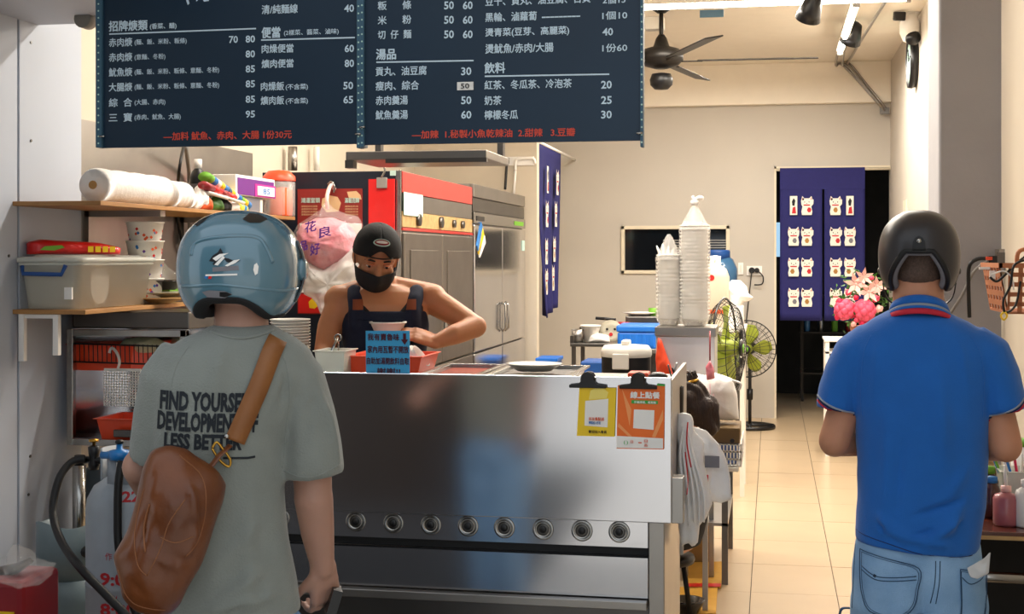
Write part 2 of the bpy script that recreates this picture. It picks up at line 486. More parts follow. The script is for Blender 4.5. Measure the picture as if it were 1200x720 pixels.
# back wall with door opening and window opening
dx0, dx1, dzt = .04, 1.13, 2.47
wx0 = at(728,265,YB).x; wx1 = at(855,265,YB).x; wz1 = at(728,265,YB).z; wz0 = at(728,321,YB).z
bw = MB()
bw.box((XL,YB,0),(wx0,YB+.15,3.5)); bw.box((wx0,YB,0),(wx1,YB+.15,wz0)); bw.box((wx0,YB,wz1),(wx1,YB+.15,3.5))
bw.box((wx1,YB,0),(dx0,YB+.15,3.5)); bw.box((dx0,YB,dzt),(dx1,YB+.15,3.5))
struct(bw.build('wall_back','back_wall'))
struct(MB().box((XL,YB-.1,3.10),(dx1,YB,3.5)).build('trim_2','ceiling_paint',bevel=.006))
# door surround
d = struct(MB().box((dx0-.02,YB-.012,0),(dx0,YB+.16,dzt+.02)).box((dx0-.02,YB-.012,dzt),(dx1,YB+.16,dzt+.02)).build('door_1','wall_trim'))
MB().cyl((dx0,YB-.03,dzt-.015),.012,dx1-dx0,10,'X').build('curtain_rod','wall_trim',d)
# dark room beyond the doorway
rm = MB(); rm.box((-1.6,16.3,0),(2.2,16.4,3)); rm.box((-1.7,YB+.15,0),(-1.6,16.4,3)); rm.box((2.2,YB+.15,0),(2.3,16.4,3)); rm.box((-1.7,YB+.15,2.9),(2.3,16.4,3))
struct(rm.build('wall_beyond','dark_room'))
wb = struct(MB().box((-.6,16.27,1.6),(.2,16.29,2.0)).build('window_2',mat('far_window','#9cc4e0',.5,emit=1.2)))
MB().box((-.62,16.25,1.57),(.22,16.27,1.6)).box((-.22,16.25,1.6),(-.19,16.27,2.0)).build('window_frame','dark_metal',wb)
rk = thing('storage_rack','dark metal rack with bottles in the unlit room behind the doorway','rack',(.62,15.6,0))
for z in (.3,.75,1.15): MB().box((.3,15.4,z),(1.0,15.8,z+.02)).build('shelf','dark_metal',rk)
for x in (.31,.97):
    for y in (15.42,15.77): MB().box((x,y,0),(x+.03,y+.03,1.3)).build('post','dark_metal',rk)
for k in range(4):
    x = .38+k*.15
    tag(MB().lathe([(.03,0),(.035,.01),(.035,.14),(.012,.18),(.012,.22)],(x,15.55,.77),12).build('bottle',['water_blue','steel_soft','green_bit','red_deep'][k]),
        ['blue','grey','green','dark red'][k]+' bottle on the dark rack behind the curtained doorway','bottle')
# window in the back wall
fr = MB(); t=.035
fr.box((wx0,YB-.02,wz0),(wx0+t,YB+.1,wz1)); fr.box((wx1-t,YB-.02,wz0),(wx1,YB+.1,wz1)); fr.box((wx0,YB-.02,wz0),(wx1,YB+.1,wz0+t)); fr.box((wx0,YB-.02,wz1-t),(wx1,YB+.1,wz1))
win = struct(fr.build('window_1','wall_trim',bevel=.004)); WORLD[win]=win.matrix_world.copy()
MB().box((wx0+t,YB+.04,wz0+t),(wx1-t,YB+.05,wz1-t)).build('pane','window_glass',win)
for k in range(6): 
    z = wz1-.15-k*.025
    MB().box((wx0+.42,YB+.02,z),(wx1-t,YB+.03,z+.009)).build('slat_reflection','steel_soft',win)  # bars imitating shutter blinds mirrored in the dark pane
# right wall, pillar, near wall
struct(MB().box((1.13,6.6,0),(1.3,YB+.15,3.5)).build('wall_right','right_wall'))
px0 = at(1100,0,6.2).x; px1 = at(1173,0,6.2).x
struct(MB().box((px0,6.2,0),(1.3,6.62,3.5)).build('pillar','grey_pillar',bevel=.01))
struct(MB().box((px1,1.5,0),(1.25,6.2,3.5)).build('wall_right_front','cream_wall',bevel=.01))
# partition behind the refrigerators
pX = at(629,200,11.35).x
struct(MB().box((XL,11.35,0),(pX,11.47,3.5)).build('wall_partition','cream_wall'))
# unseen dark block added left behind the viewer to darken the counter's reflection
struct(MB().box((-3.6,-.7,0),(-1.62,.25,3.6)).build('reflection_block',mat('reflection_dark','#2a211b',.5,var=.2,vs=6),bevel=.02))
struct(MB().box((-3.6,-1.6,-.003),(-1.15,3.8,.012)).build('reflection_mat','liner'))  # unseen dark slab added so the counter's lower left mirrors darker ground
# ceiling tubes
def led(name, a, b, label):
    a=V(a); b=V(b); t = thing(name,label,'light',(a+b)/2)
    d=(b-a).normalized(); 
    s = MB()
    R = d.to_track_quat('X','Z').to_matrix()
    s.cbox((a+b)/2+V((0,0,.03)),((b-a).length+.04,.07,.035),R); s.build('housing','white_plastic',t,bevel=.004)
    MB().tube([a,b],.02,12).build('tube','led',t)
    MB().cbox(a,(.03,.05,.05),R).build('end_cap','cord_grey',t); MB().cbox(b,(.03,.05,.05),R).build('end_cap','cord_grey',t)
    return t
led('tube_lamp', (-.95,9.3,3.30),(.88,9.3,3.30),'long tube lamp running across the ceiling above the fan')
led('tube_lamp', (.57,9.7,3.35),(.57,12.0,3.35),'tube lamp running lengthwise along the ceiling toward the back wall')
led('tube_lamp', (-2.3,6.2,3.33),(-.1,6.2,3.33),'ceiling tube lamp over the kitchen, hidden behind the menu board')
led('tube_lamp', (-1.8,8.0,3.33),(-.2,8.0,3.33),'ceiling tube lamp over the refrigerators, hidden behind the menu board')
# blue tag hanging from the tube
tag(MB().box(at(820,12,9.25),at(848,20,9.26)).build('blue_tag','board_frame'),'small blue tag hanging under the long ceiling tube lamp','tag')
# conduits
cd = MB()
def pc(px,py,Y=None,z=None): return atz(px,py,z) if z else at(px,py,Y)
A = V((.57,12.0,3.42))
cd.tube(smoothpath([(.57,11.9,3.42),(.60,13.45,3.44),at(990,78,YB-.13),at(1035,128,YB-.13)],4),.012,8)
cd.tube(smoothpath([(.85,9.3,3.47),(.72,13.2,3.46),at(999,78,YB-.13),at(1039,128,YB-.13)],4),.012,8)
cd.tube(smoothpath([(.62,11.9,3.42),(.66,13.45,3.44),at(994,78,YB-.16),at(1037,130,YB-.14)],4),.010,8)
o = tag(cd.build('conduit','steel_soft'),'thin metal conduits bending down the beam to the corner','conduit')
tag(MB().box(at(1031,126,YB-.14),at(1042,134,YB-.1)).build('junction_box','steel_dark'),'small junction box where the conduits meet in the corner','electrical box')
# spot lamps
def spot(px,py,Y,label):
    p = at(px,py,Y); t = thing('spot_lamp',label,'lamp',p)
    MB().tube([p+V((0,0,.22)),p+V((0,0,.1)),p+V((.03,-.02,.05))],.012,8).build('bracket','dark_metal',t)
    M = Euler((math.radians(35),math.radians(18),0)).to_matrix()
    MB().lathe([(.02,.09),(.05,.07),(.07,-.02),(.085,-.09),(.075,-.085),(.05,-.03)],p,20,M).build('shade','black_plastic',t)
    MB().ell(p+M@V((0,0,-.05)),(.045,.045,.04)).build('bulb','white_plastic',t)
spot(1000,38,11.2,'black spot lamp hanging from the lengthwise tube lamp')
spot(951,8,9.1,'black spot lamp at the long ceiling tube, upper middle')
# ceiling fan
fc = at(775,14,10.0); fc.z = 3.5
f = thing('ceiling_fan','dark ceiling fan with long thin blades on a drop rod','fan',fc)
hub = at(778,66,10.0)
MB().lathe([(.01,0),(.1,0),(.12,-.03),(.10,-.07),(.03,-.12),(.02,-.12)],fc,24).build('canopy','dark_metal',f)
MB().tube([fc,V((fc.x,fc.y,hub.z))],.016,10).build('rod','dark_metal',f)
hc = V((fc.x,fc.y,hub.z))
MB().lathe([(.02,.16),(.04,.13),(.06,.07),(.13,.05),(.16,.01),(.16,-.03),(.12,-.07),(.05,-.09),(.02,-.09)],hc,28).build('motor_housing','dark_metal',f)
MB().lathe([(.02,-.12),(.07,-.13),(.085,-.17),(.08,-.21),(.05,-.24),(.01,-.245)],hc,20).build('light_cap','black_plastic',f)
for k,a in enumerate((2,77,152,218,292)):
    R = Matrix.Rotation(math.radians(a),3,'Z')
    b = MB(); b.box((.12,-.018,-.045),(.3,.018,-.035)); b.box((.26,-.065,-.04),(1.12,.065,-.03)); b.v=[hc+R@(Matrix.Rotation(.18,3,'X')@p) for p in b.v]
    b.build('blade','dark_metal',f,bevel=.004)
# small control box by fan
tag(MB().box(at(757,22,10.1),at(778,34,10.0)).build('control_box','white_plastic',bevel=.006),'small white box on the ceiling next to the fan','box')
# security camera + round clock
p = at(1066,30,11.0); s = thing('security_camera','white security camera high in the right corner','camera',p)
MB().tube(smoothpath([(1.13,11.0,p.z+.16),p+V((.05,0,.12)),p+V((.01,0,.06))],4),.035,12).build('arm','clean_white',s)
MB().lathe([(.01,.1),(.05,.09),(.075,.02),(.075,-.06),(.05,-.12),(.01,-.14)],p,20).build('body','clean_white',s)
MB().ell(p+V((.02,-.03,-.10)),(.06,.06,.06)).build('lens','black_plastic',s)
p2 = at(1054,19,10.9)
o = thing('speaker_grille','small dark perforated speaker on a white arm beside the camera','speaker',p2)
MB().cbox(p2,(.09,.05,.07),Euler((.2,0,.3)).to_matrix()).build('grille','black_plastic',o,bevel=.01)
MB().tube([p2+V((.03,.03,0)),p2+V((.12,.1,.07)),(1.13,11.1,p2.z+.1)],.014,8).build('arm','clean_white',o)
ck = V((1.10,11.3,at(1075,72,11.3).z)); c = thing('round_clock','round black wall clock on the right wall seen nearly edge on','clock',ck)
MR = Matrix.Rotation(-PI/2,3,'Y')
MB().lathe([(.01,-.03),(.2,-.03),(.215,0),(.21,.035),(.19,.035),(.185,.02),(.01,.02)],ck,40,MR).build('rim','black_plastic',c)
MB().lathe([(.01,.021),(.184,.021),(.184,.024),(.01,.024)],ck,40,MR).build('face','mint_note',c)
MB().tube([ck+V((-.03,0,0)),ck+V((-.03,.05,.1))],.004,6).tube([ck+V((-.03,0,0)),ck+V((-.03,-.12,.03))],.003,6).build('hand','black_ink',c)
# paper on right wall
tag(MB().box((1.115,at(1049,240,12).y,at(1049,255,12).z),(1.128,at(1049,240,12).y+.28,at(1049,234,12).z)).build('paper_sheet','wall_trim'),'cream paper sheet pinned on the right wall near the doorway','paper')
# sockets on back wall
sw = thing('light_switch','narrow white switch plate on the back wall','switch',at(868,322,YB-.01))
MB().box(at(865,308,YB-.015),at(871,322,YB)).build('plate','clean_white',sw,bevel=.003); MB().box(at(867,311,YB-.02),at(869,319,YB-.015)).build('rocker','white_plastic',sw)
so = thing('power_outlet','white wall outlet with black plug on the back wall','outlet',at(883,323,YB-.01))
MB().box(at(875,312,YB-.015),at(893,323,YB)).build('plate','clean_white',so,bevel=.003)
MB().cyl(at(881,317,YB-.05),.03,.04,12,'Y').cyl(at(887,317,YB-.05),.025,.04,12,'Y').build('plug','black_plastic',so)
cb = MB().tube(smoothpath([at(887,317,YB-.06),at(894,324,YB-.06),at(893,333,YB-.05),at(884,334,YB-.03)],5),.007,6)
cb.tube(smoothpath([at(881,318,YB-.06),at(878,345,YB-.04),at(874,380,YB-.04),at(868,400,YB-.3)],5),.006,6)
tag(cb.build('electric_cable','cord_black'),'black cord running down from the outlet to the green fan','cord')
# outlet on partition
so = thing('power_outlet','white double outlet on the partition above the silver refrigerator','outlet',at(600,195,11.3))
MB().box(at(586,184,11.335),at(626,194,11.35)).build('plate','clean_white',so,bevel=.004)
MB().box(at(591,185,11.31),at(597,192,11.335)).build('plug','black_plastic',so)
tag(MB().tube(smoothpath([at(594,190,11.30),at(593,205,11.28),at(592,222,11.25)],4),.012,6).build('electric_cable','cord_black'),'black cord hanging from the partition outlet behind the refrigerator','cord')
tag(MB().tube(smoothpath([at(604,200,11.32),at(605,188,11.32),at(614,186,11.32),at(625,186,11.32),at(627,192,11.32)],5),.012,6).tube([at(604,200,11.32),at(602,228,11.32)],.012,6).build('electric_cable','clean_white'),'white cord looping from the partition outlet','cord')
# near-right: socket box with charger, terracotta basket, cords
p = at(1175,305,6.15); s = thing('socket_box','grey metal socket box at the pillar edge with plugged charger','socket box',p)
MB().box(at(1166,318,6.19),at(1186,292,6.10)).build('box','steel_soft',s,bevel=.004)
MB().box(at(1168,314,6.10),at(1184,296,6.095)).build('face_plate','steel_dark',s)
MB().box(at(1157,309,6.12),at(1169,300,6.08)).build('plug','black_plastic',s,bevel=.003)
MB().box(at(1155,305,6.09),at(1163,301,6.07)).build('plug_tip','orange_plastic',s)
cb = MB().tube(smoothpath([at(1157,303,6.1),at(1145,304,6.1),at(1136,312,6.1),at(1135,335,6.12),at(1136,372,6.15)],6),.009,6)
tag(cb.build('electric_cable','cord_black'),'black cord hanging beside the pillar from the socket box','cord')
cb = MB().tube(smoothpath([at(1160,305,6.12),at(1142,318,6.12),at(1128,345,6.14),at(1112,370,6.18)],6),.007,6)
tag(cb.build('electric_cable','cord_grey'),'thin grey cord slanting from the socket box toward the helmeted man','cord')
bk = thing('hanging_basket','terracotta plastic basket hung on the right wall with cables inside','basket',V((.9,5.4,1.35)))
bz1 = at(1165,310,5.4).z; bz0 = at(1165,366,5.4).z; X0=.815; X1=px1
def bx(z): return (z-bz0)/(bz1-bz0)
fr = MB()
def strip(fn, n, rows, mbb, th=.004):
    pass
# slotted walls: bars and bands leaving holes
def slat_face(o, u, v, cols, rows, w, th):
    b = MB(); o=V(o);u=V(u);v=V(v); n=u.cross(v).normalized()*th
    def quad(a,b_,c,d_): b.add([a,b_,c,d_,a+n,b_+n,c+n,d_+n],[(0,1,2,3),(4,7,6,5),(0,4,5,1),(1,5,6,2),(2,6,7,3),(3,7,4,0)])
    for i in range(cols+1):
        t=i/cols; w2=w/u.length/2; a=max(0,t-w2); c=min(1,t+w2); quad(o+u*a,o+u*c,o+u*c+v,o+u*a+v)
    for j in range(rows+1):
        t=j/rows; w2=w/v.length/2; a=max(0,t-w2); c=min(1,t+w2); quad(o+v*a,o+u+v*a,o+u+v*c,o+v*c)
    return b
H=bz1-bz0
b = slat_face((X0+.03,5.25,bz0),(X1-X0-.03,0,0),(-.0,-.03,H),3,5,.016,.005)
b2= slat_face((X0+.03,5.25,bz0),(0,.4,0),(-.03,0,H),6,5,.02,.005)
b.add(b2.v,b2.f); b.box((X0+.03,5.25,bz0),(X1,5.65,bz0+.006)); b.box((X0-.004,5.21,bz1-.012),(X1,5.225,bz1+.006)); b.box((X0-.006,5.21,bz1-.012),(X0+.008,5.65,bz1+.006))
b.build('basket_body','terracotta',bk)
MB().tube(smoothpath([(X0+.06,5.23,bz1),(X0+.07,5.23,bz1+.05),(X1-.01,5.3,bz1+.06)],5),.008,8).build('handle','terracotta',bk)
cb = MB(); 
cb.tube(smoothpath([at(1200,305,5.2),at(1188,312,5.18),at(1184,335,5.18),at(1176,352,5.18),at(1178,366,5.18),at(1190,358,5.18),at(1196,330,5.2)],6),.0045,6)
cb.tube(smoothpath([at(1160,325,5.2),at(1168,330,5.2),at(1178,322,5.2),at(1190,310,5.25),at(1202,300,5.3)],6),.005,6)
tag(cb.build('phone_cable','cord_black'),'black charging cables spilling out of the terracotta basket','cable')
cb = MB().tube(smoothpath([at(1162,322,5.19),at(1176,318,5.2),at(1186,326,5.19),at(1188,340,5.19)],6),.003,6)
tag(cb.build('phone_cable','clean_white'),'thin white cable draped over the terracotta basket','cable')
cb = MB().tube(smoothpath([at(1176,366,5.17),at(1173,370,5.17),at(1176,375,5.17),at(1180,371,5.17),at(1178,366,5.17)],5),.004,6)
tag(cb.build('cable_tie','yellow_print'),'orange-yellow ring hanging on the basket cable','ring')
tag(MB().box(at(1147,316,5.3),at(1160,313,5.29)).cbox(at(1163,322,5.28),(.02,.012,.03)).build('cable_plug','clean_white'),'white charger plug lying at the terracotta basket rim','plug')
# ================================================================ PEOPLE
def frame(px, d):
    """a person's own frame: right, away from the street viewer, up"""
    th = math.atan((px-600)/F); a = YAW-th
    p = atd(px, HZ, d); p.z = 0
    return p, a, (d*math.cos(th)/F), d/F       # place, turn, metres per pixel sideways / upwards
def seglist(mb, pts, rs, n=16, flat=1.0):
    for i in range(len(pts)-1): mb.cap2(pts[i], pts[i+1], rs[i], rs[i+1], n, flat)
def hand(mb, w, palm, fdir, ndir, curl=.5, s=1.0, side=1, spread=.12, thumbdir=None):
    """w wrist, palm centre direction fdir, ndir = palm-facing normal; side +1: thumb towards cross(fdir,ndir)"""
    w=V(w); f=V(fdir).normalized(); n=V(ndir); n=(n-f*n.dot(f)).normalized(); t=f.cross(n)*side
    L=.085*s
    for k,(o,w0) in enumerate(((-.028,.014),(-.010,.0155),(.010,.0155),(.027,.014))):
        mb.cap2(w+t*o*.7*s, w+f*L+t*o*s, w0*s, .0125*s, 10)
    mb.ell(w+f*L*.5,( .036*s,.036*s,.017*s), Matrix((t,f,n)).transposed(), 14, 8)
    lens=(.030,.040,.038,.034); 
    for k,(o,r,ln) in enumerate(((-.030,.0075,.60),(-.011,.0085,.85),(.009,.009,.92),(.028,.0085,.82))):
        p=w+f*L+t*o*s; d=(f+t*o*spread*30*.3).normalized(); a=0
        for seg,(l,rr) in enumerate(((.043,1),(.027,.93),(.022,.82))):
            a+=curl*(.75 if seg==0 else .95)
            dd=d*math.cos(a)+n*math.sin(a); q=p+dd*l*ln*s*1.05
            mb.cap2(p,q,r*rr*s,r*rr*.92*s,10); p=q
    # thumb leaves the side of the palm near its base
    b=w+f*.022*s+t*.026*s; td=V(thumbdir).normalized() if thumbdir else (f*.65+t*.6+n*.35).normalized()
    q=b+td*.036*s; mb.cap2(b,q,.014*s,.011*s,10); td2=(td+f*.5+n*.3*curl).normalized(); q2=q+td2*.028*s; mb.cap2(q,q2,.011*s,.0095*s,10)
    q3=q2+(td2+n*.3*curl).normalized()*.02*s; mb.cap2(q2,q3,.0095*s,.008*s,10)
def head(mb, c, R, s=1.0, ears=True):
    """c centre of skull, R maps x right, y facing forward, z up"""
    c=V(c); g=lambda p: c+R@(V(p)*s)
    mb.ell(g((0,-.008,.02)),(.076*s,.096*s,.098*s),R,20,14)
    mb.ell(g((0,.025,-.035)),(.062*s,.07*s,.08*s),R,18,12)
    mb.ell(g((0,.045,-.088)),(.036*s,.036*s,.03*s),R)
    mb.cap2(g((-.048,.0,-.065)),g((-.02,.05,-.09)),.02*s,.018*s); mb.cap2(g((.048,.0,-.065)),g((.02,.05,-.09)),.02*s,.018*s)
    mb.cap2(g((0,.088,.008)),g((0,.108,-.03)),.009*s,.014*s,10)
    mb.ell(g((-.012,.098,-.034)),.009*s); mb.ell(g((.012,.098,-.034)),.009*s)
    mb.cap2(g((-.04,.076,.026)),g((.04,.076,.026)),.014*s,.014*s,10)
    mb.cap2(g((-.018,.088,-.062)),g((.018,.088,-.062)),.009*s,.009*s,8); mb.cap2(g((-.015,.086,-.072)),g((.015,.086,-.072)),.010*s,.010*s,8)
    mb.ell(g((-.04,.062,-.02)),(.02*s,.02*s,.02*s)); mb.ell(g((.04,.062,-.02)),(.02*s,.02*s,.02*s))
    if ears:
        for x in (-1,1):
            mb.ell(g((x*.079,-.008,-.005)),(.010*s,.02*s,.032*s),R@Matrix.Rotation(x*.3,3,'Z'),12,8)
            mb.ell(g((x*.076,-.0,-.026)),(.009*s,.011*s,.013*s),R,10,6)
def ringset(spec, n=40, p=2.4):
    """spec rows: (z, xl, xr, yf, yb) -> closed rings"""
    rs=[]
    for z,xl,xr,yf,yb in spec:
        cx=(xl+xr)/2; cy=(yf+yb)/2; rx=(xr-xl)/2; ry=(yb-yf)/2; r=[]
        for k in range(n):
            a=2*PI*k/n; ca,sa=math.cos(a),math.sin(a)
            r.append(V((cx+rx*math.copysign(abs(ca)**(2/p),ca), cy+ry*math.copysign(abs(sa)**(2/p),sa), z)))
        rs.append(r)
    return rs

# ---------------------------------------------------------------- man with blue helmet (front left)
pos,ang,kx,kz = frame(275, 3.0)
m1 = thing('person','man seen from behind in grey T-shirt and glossy blue helmet with a brown leather bag','person',pos,ang)
def L1(px,py,y=0): return V(((px-275)*kx, y, EYE-(py-HZ)*kz))
def X1(px): return (px-275)*kx
def Z1(py): return EYE-(py-HZ)*kz
body=MB()
seglist(body,[L1(283,420,.02),L1(283,385,.0),L1(283,350,.02)],[.068,.060,.058])
body.ell(L1(282,318,.03),(.078,.098,.112))
body.rings(ringset([(Z1(y),X1(a),X1(b),-d,d) for y,a,b,d in ((402,252,314,.045),(430,215,338,.075),(500,200,332,.09),(600,208,330,.10),(700,205,345,.11),(760,205,345,.1))]))
# right arm
seglist(body,[L1(345,470,.0),L1(366,540,.0),L1(368,585,-.01)],[.038,.045,.042])
seglist(body,[L1(368,585,-.01),L1(374,630,.02),L1(381,676,.05)],[.044,.038,.027],flat=1)
hand(body,L1(381,674,.05),None,(.10,.35,-1),(-.45,.9,.15),curl=.75,side=-1)
# left arm bends forward
seglist(body,[L1(198,470,.02),L1(176,525,.045),L1(168,548,.06)],[.036,.040,.040])
seglist(body,[L1(165,548,.05),V((X1(172),.20,Z1(590))),V((X1(190),.32,Z1(600)))],[.042,.035,.026])
hand(body,V((X1(190),.32,Z1(600))),None,(.5,1,.0),(.2,0,-1),curl=.5,side=1)
# legs
for a in (238,312):
    seglist(body,[L1(a,750,0),V((X1(a),.01,.46)),V((X1(a),-.01,.08))],[.085,.06,.04])
    body.cap2(V((X1(a),-.02,.05)),V((X1(a),.16,.04)),.045,.035)
place(blend(body,.0058,4),'body','skin_pale',m1)
# T-shirt
sh=MB()
rows=((381,247,320,.058,.06),(387,238,330,.072,.07),(396,214,347,.09,.085),(412,190,367,.107,.10),(442,178,370,.122,.11),(480,178,350,.13,.12),(520,178,336,.128,.12),(570,182,333,.122,.12),(620,187,338,.122,.125),(670,190,347,.13,.13),(705,192,354,.137,.13),(716,194,356,.138,.13))
sh.rings(ringset([(Z1(y),X1(a),X1(b),-d,e) for y,a,b,d,e in rows],48,2.3))
def loft(mb,pts,rx,ry,n=28,rot=0):
    pts=[V(p) for p in pts]; rs=[]; m=len(pts)
    for i,p in enumerate(pts):
        t=(pts[min(i+1,m-1)]-pts[max(i-1,0)]).normalized(); u=V((0,1,0)); u=(u-t*u.dot(t)).normalized(); w=t.cross(u)
        if rot: u,w = u*math.cos(rot)+w*math.sin(rot), w*math.cos(rot)-u*math.sin(rot)
        rs.append([p+w*rx[i]*math.cos(2*PI*k/n)+u*ry[i]*math.sin(2*PI*k/n) for k in range(n)])
    mb.rings(rs)
loft(sh,[L1(330,412,.0),L1(350,442,0),L1(358,485,-.005),L1(363,520,-.01),L1(366,558,-.01)],[.045,.058,.066,.070,.072],[.075,.082,.085,.085,.085])
loft(sh,[L1(212,412,.02),L1(192,442,.02),L1(186,485,.03),L1(181,525,.04),L1(179,537,.045)],[.045,.052,.055,.056,.055],[.07,.078,.08,.08,.08])
def post1(co,nr):
    for a,b,w,h in (((X1(325),-.12,Z1(470)),(X1(322),-.13,Z1(560)),.012,-.010),((X1(333),-.10,Z1(440)),(X1(330),-.12,Z1(520)),.010,-.009),
        ((X1(320),-.13,Z1(590)),(X1(250),-.14,Z1(650)),.016,.009),((X1(330),-.13,Z1(640)),(X1(255),-.14,Z1(690)),.015,.009),((X1(340),-.12,Z1(680)),(X1(230),-.14,Z1(700)),.014,.008),
        ((X1(345),-.1,Z1(560)),(X1(345),-.1,Z1(460)),.012,.006),((X1(375),-.08,Z1(440)),(X1(395),-.06,Z1(540)),.012,.006),((X1(260),-.1,Z1(400)),(X1(255),-.12,Z1(450)),.02,.006),
        ((X1(300),-.13,Z1(520)),(X1(290),-.13,Z1(690)),.02,.006),((X1(200),-.13,Z1(440)),(X1(190),-.13,Z1(520)),.012,-.006),((X1(335),-.12,Z1(610)),(X1(265),-.15,Z1(665)),.008,-.005),((X1(345),-.12,Z1(660)),(X1(270),-.15,Z1(700)),.008,-.005),((X1(320),-.12,Z1(560)),(X1(285),-.15,Z1(620)),.01,-.005),((X1(365),-.08,Z1(470)),(X1(350),-.08,Z1(530)),.01,-.005),((X1(390),-.05,Z1(480)),(X1(372),-.08,Z1(540)),.01,.005)):
        co=ridge(co,nr,a,b,w,h*2.3)
    k=np.array([noise.noise(V((p[0]*7,p[1]*7,p[2]*4)))+.35*noise.noise(V((p[0]*20+p[2]*12,p[1]*16,p[2]*14))) for p in co]); low=np.clip((Z1(420)-co[:,2])/.5,0.2,1)
    return co+nr*(k*.008*low)[:,None]
sm1=blend(sh,.0075,7,post1)
shirt1=place(sm1,'tshirt','tee_grey',m1)
bv1=bvh_of(sm1); W1=(bv1,(0,1,0))
# collar rib and sleeve hem stitching
def on(bv,pts,lift=.002,d=V((0,1,0))):
    out=[]
    for p in pts:
        h=bv.ray_cast(V(p)-d*1.0,d,3); out.append(h[0]-d*lift if h[0] is not None else V(p))
    return out
MB().tube(on(bv1,smoothpath([L1(248,387),L1(265,392),L1(283,394),L1(300,392),L1(320,386)],4),.001),.004,6).build('collar_rib','tee_grey',shirt1,local=True)
MB().tube(on(bv1,smoothpath([L1(332,549),L1(350,554),L1(370,553),L1(398,543)],4),-.0005),.002,6).build('hem_stitch','tee_grey',shirt1,local=True)
for pts in ([(322,400),(334,425),(338,460),(334,500),(330,545)],[(222,404),(208,428),(202,460),(200,500)]):
    MB().tube(on(bv1,smoothpath([L1(x,y) for x,y in pts],5),-.0005),.0017,6).build('armhole_seam','tee_grey',shirt1,local=True)
# shirt lettering
ink1=mat('shirt_ink','#1c2127',.9,var=.2,vs=200)
for s,a,b,yb,hh,sk in (('FIND YOURSELF',190,296,473,22,-.02),('DEVELOPMENT OF',187,301,496,22,-.02),('LESS BETTER',195,283,516,18,0)):
    p=L1(a,yb); text(s,ink1,shirt1,p,V((1,0,-.035)).normalized(),(0,0,1),X1(b)-X1(a),hh*kz,.045,'shirt_lettering',local=True,wrap=W1,lift=.002,dice=.012,shear=.05)
MB().tube(on(bv1,[L1(262,527),L1(275,527.5),L1(290,528),L1(298,527)],.001),.0025,6).build('shirt_lettering',ink1,shirt1,local=True)
# jeans
je=MB()
je.rings(ringset([(Z1(y),X1(a),X1(b),-d,d) for y,a,b,d in ((660,204,340,.10),(700,196,346,.118),(740,198,350,.125),(765,200,352,.125))],40,2.3))
for a in (236,314): seglist(je,[L1(a,760,0),V((X1(a),.02,.46)),V((X1(a),.0,.12))],[.10,.075,.062],20)
place(blend(je,.009,5),'jeans','denim_man',m1)
# helmet
hc=L1(282,316,.03)
R1=Matrix.Rotation(-math.radians(16),3,'Z')    # facing slightly right
def helmet_shell(c,rx,ry,rz,rim,R,n=72,m=30,th=.010,ex=2.35,front=None):
    """rim(az) gives the polar angle where the shell ends; az 0 = front (+y)"""
    b=MB(); outer=[];inner=[]
    for i in range(m+1):
        ro=[];ri=[]
        for k in range(n):
            az=2*PI*k/n; ph=rim(az)*i/m+.0001
            s,cz=math.sin(ph),math.cos(ph)
            d=V((math.sin(az)*s,math.cos(az)*s,cz)); q=(abs(d.x)**ex+abs(d.y)**ex+abs(d.z)**ex)**(-1/ex); d=d*q
            ro.append(c+R@V((d.x*rx,d.y*ry,d.z*rz))); ri.append(c+R@V((d.x*(rx-th),d.y*(ry-th),d.z*(rz-th))))
        outer.append(ro);inner.append(ri)
    b.rings(outer[1:]+inner[1:][::-1],cap=True)
    return b,outer[-1],inner[-1]
def rim1(az):
    a=abs((az+PI)%(2*PI)-PI)      # 0 front .. pi rear
    base=math.radians(138)
    if a>2.0: return math.radians(138-21*(.5-.5*math.cos(PI*min(1,(a-2.0)/(PI-2.0)*1.25))))
    if a<1.1: return math.radians(128)
    return base
b,ro,ri=helmet_shell(hc,.134,.15,.131,rim1,R1)
hs=b.build('helmet_shell','helmet_blue',m1,local=True); hs['label']='glossy grey-blue helmet shell'
hb=bvh_of(hs.data); HW=(hb,(0,1,0))
MB().tube([p*.5+q*.5 for p,q in zip(ro,ri)],.0075,8,closed=True,cap=False).build('rim_trim','liner',hs,local=True)
b=MB(); b.tube([hc+(q-hc)*.94 for q in ri],.019,10,closed=True,cap=False); b.build('padding','liner',hs,local=True)
# visor wrapping the front, seen at the right edge
b=MB()
def vf(u,v):
    az=math.radians(-88+176*u); ph=math.radians(62+60*v); s,cz=math.sin(ph),math.cos(ph)
    return hc+R1@V((math.sin(az)*s*.142,math.cos(az)*s*.160,cz*.136))
b.grid(vf,32,12); vo=b.build('visor','visor',hs,local=True,solid=.003)
for sx in (-1,1):
    pv=hc+R1@V((sx*.137,.02,.0)); MB().lathe([(.001,.008),(.02,.007),(.026,0),(.026,-.006)],pv,20,R1@Matrix.Rotation(sx*PI/2,3,'Y')).build('visor_pivot','helmet_blue',hs,local=True)
def onh(pts,lift=.001): return on(hb,pts,lift)
MB().tube(onh(smoothpath([L1(226,300),L1(229,288),L1(240,282),L1(270,278),L1(298,279),L1(309,288),L1(318,308)],5),-.002),.005,8).build('spoiler_ridge','helmet_blue',hs,local=True)
MB().tube(onh(smoothpath([L1(213,335),L1(232,334),L1(262,333),L1(300,337),L1(330,340),L1(350,338)],5),-.003),.0045,8).build('lower_ridge','helmet_blue',hs,local=True)
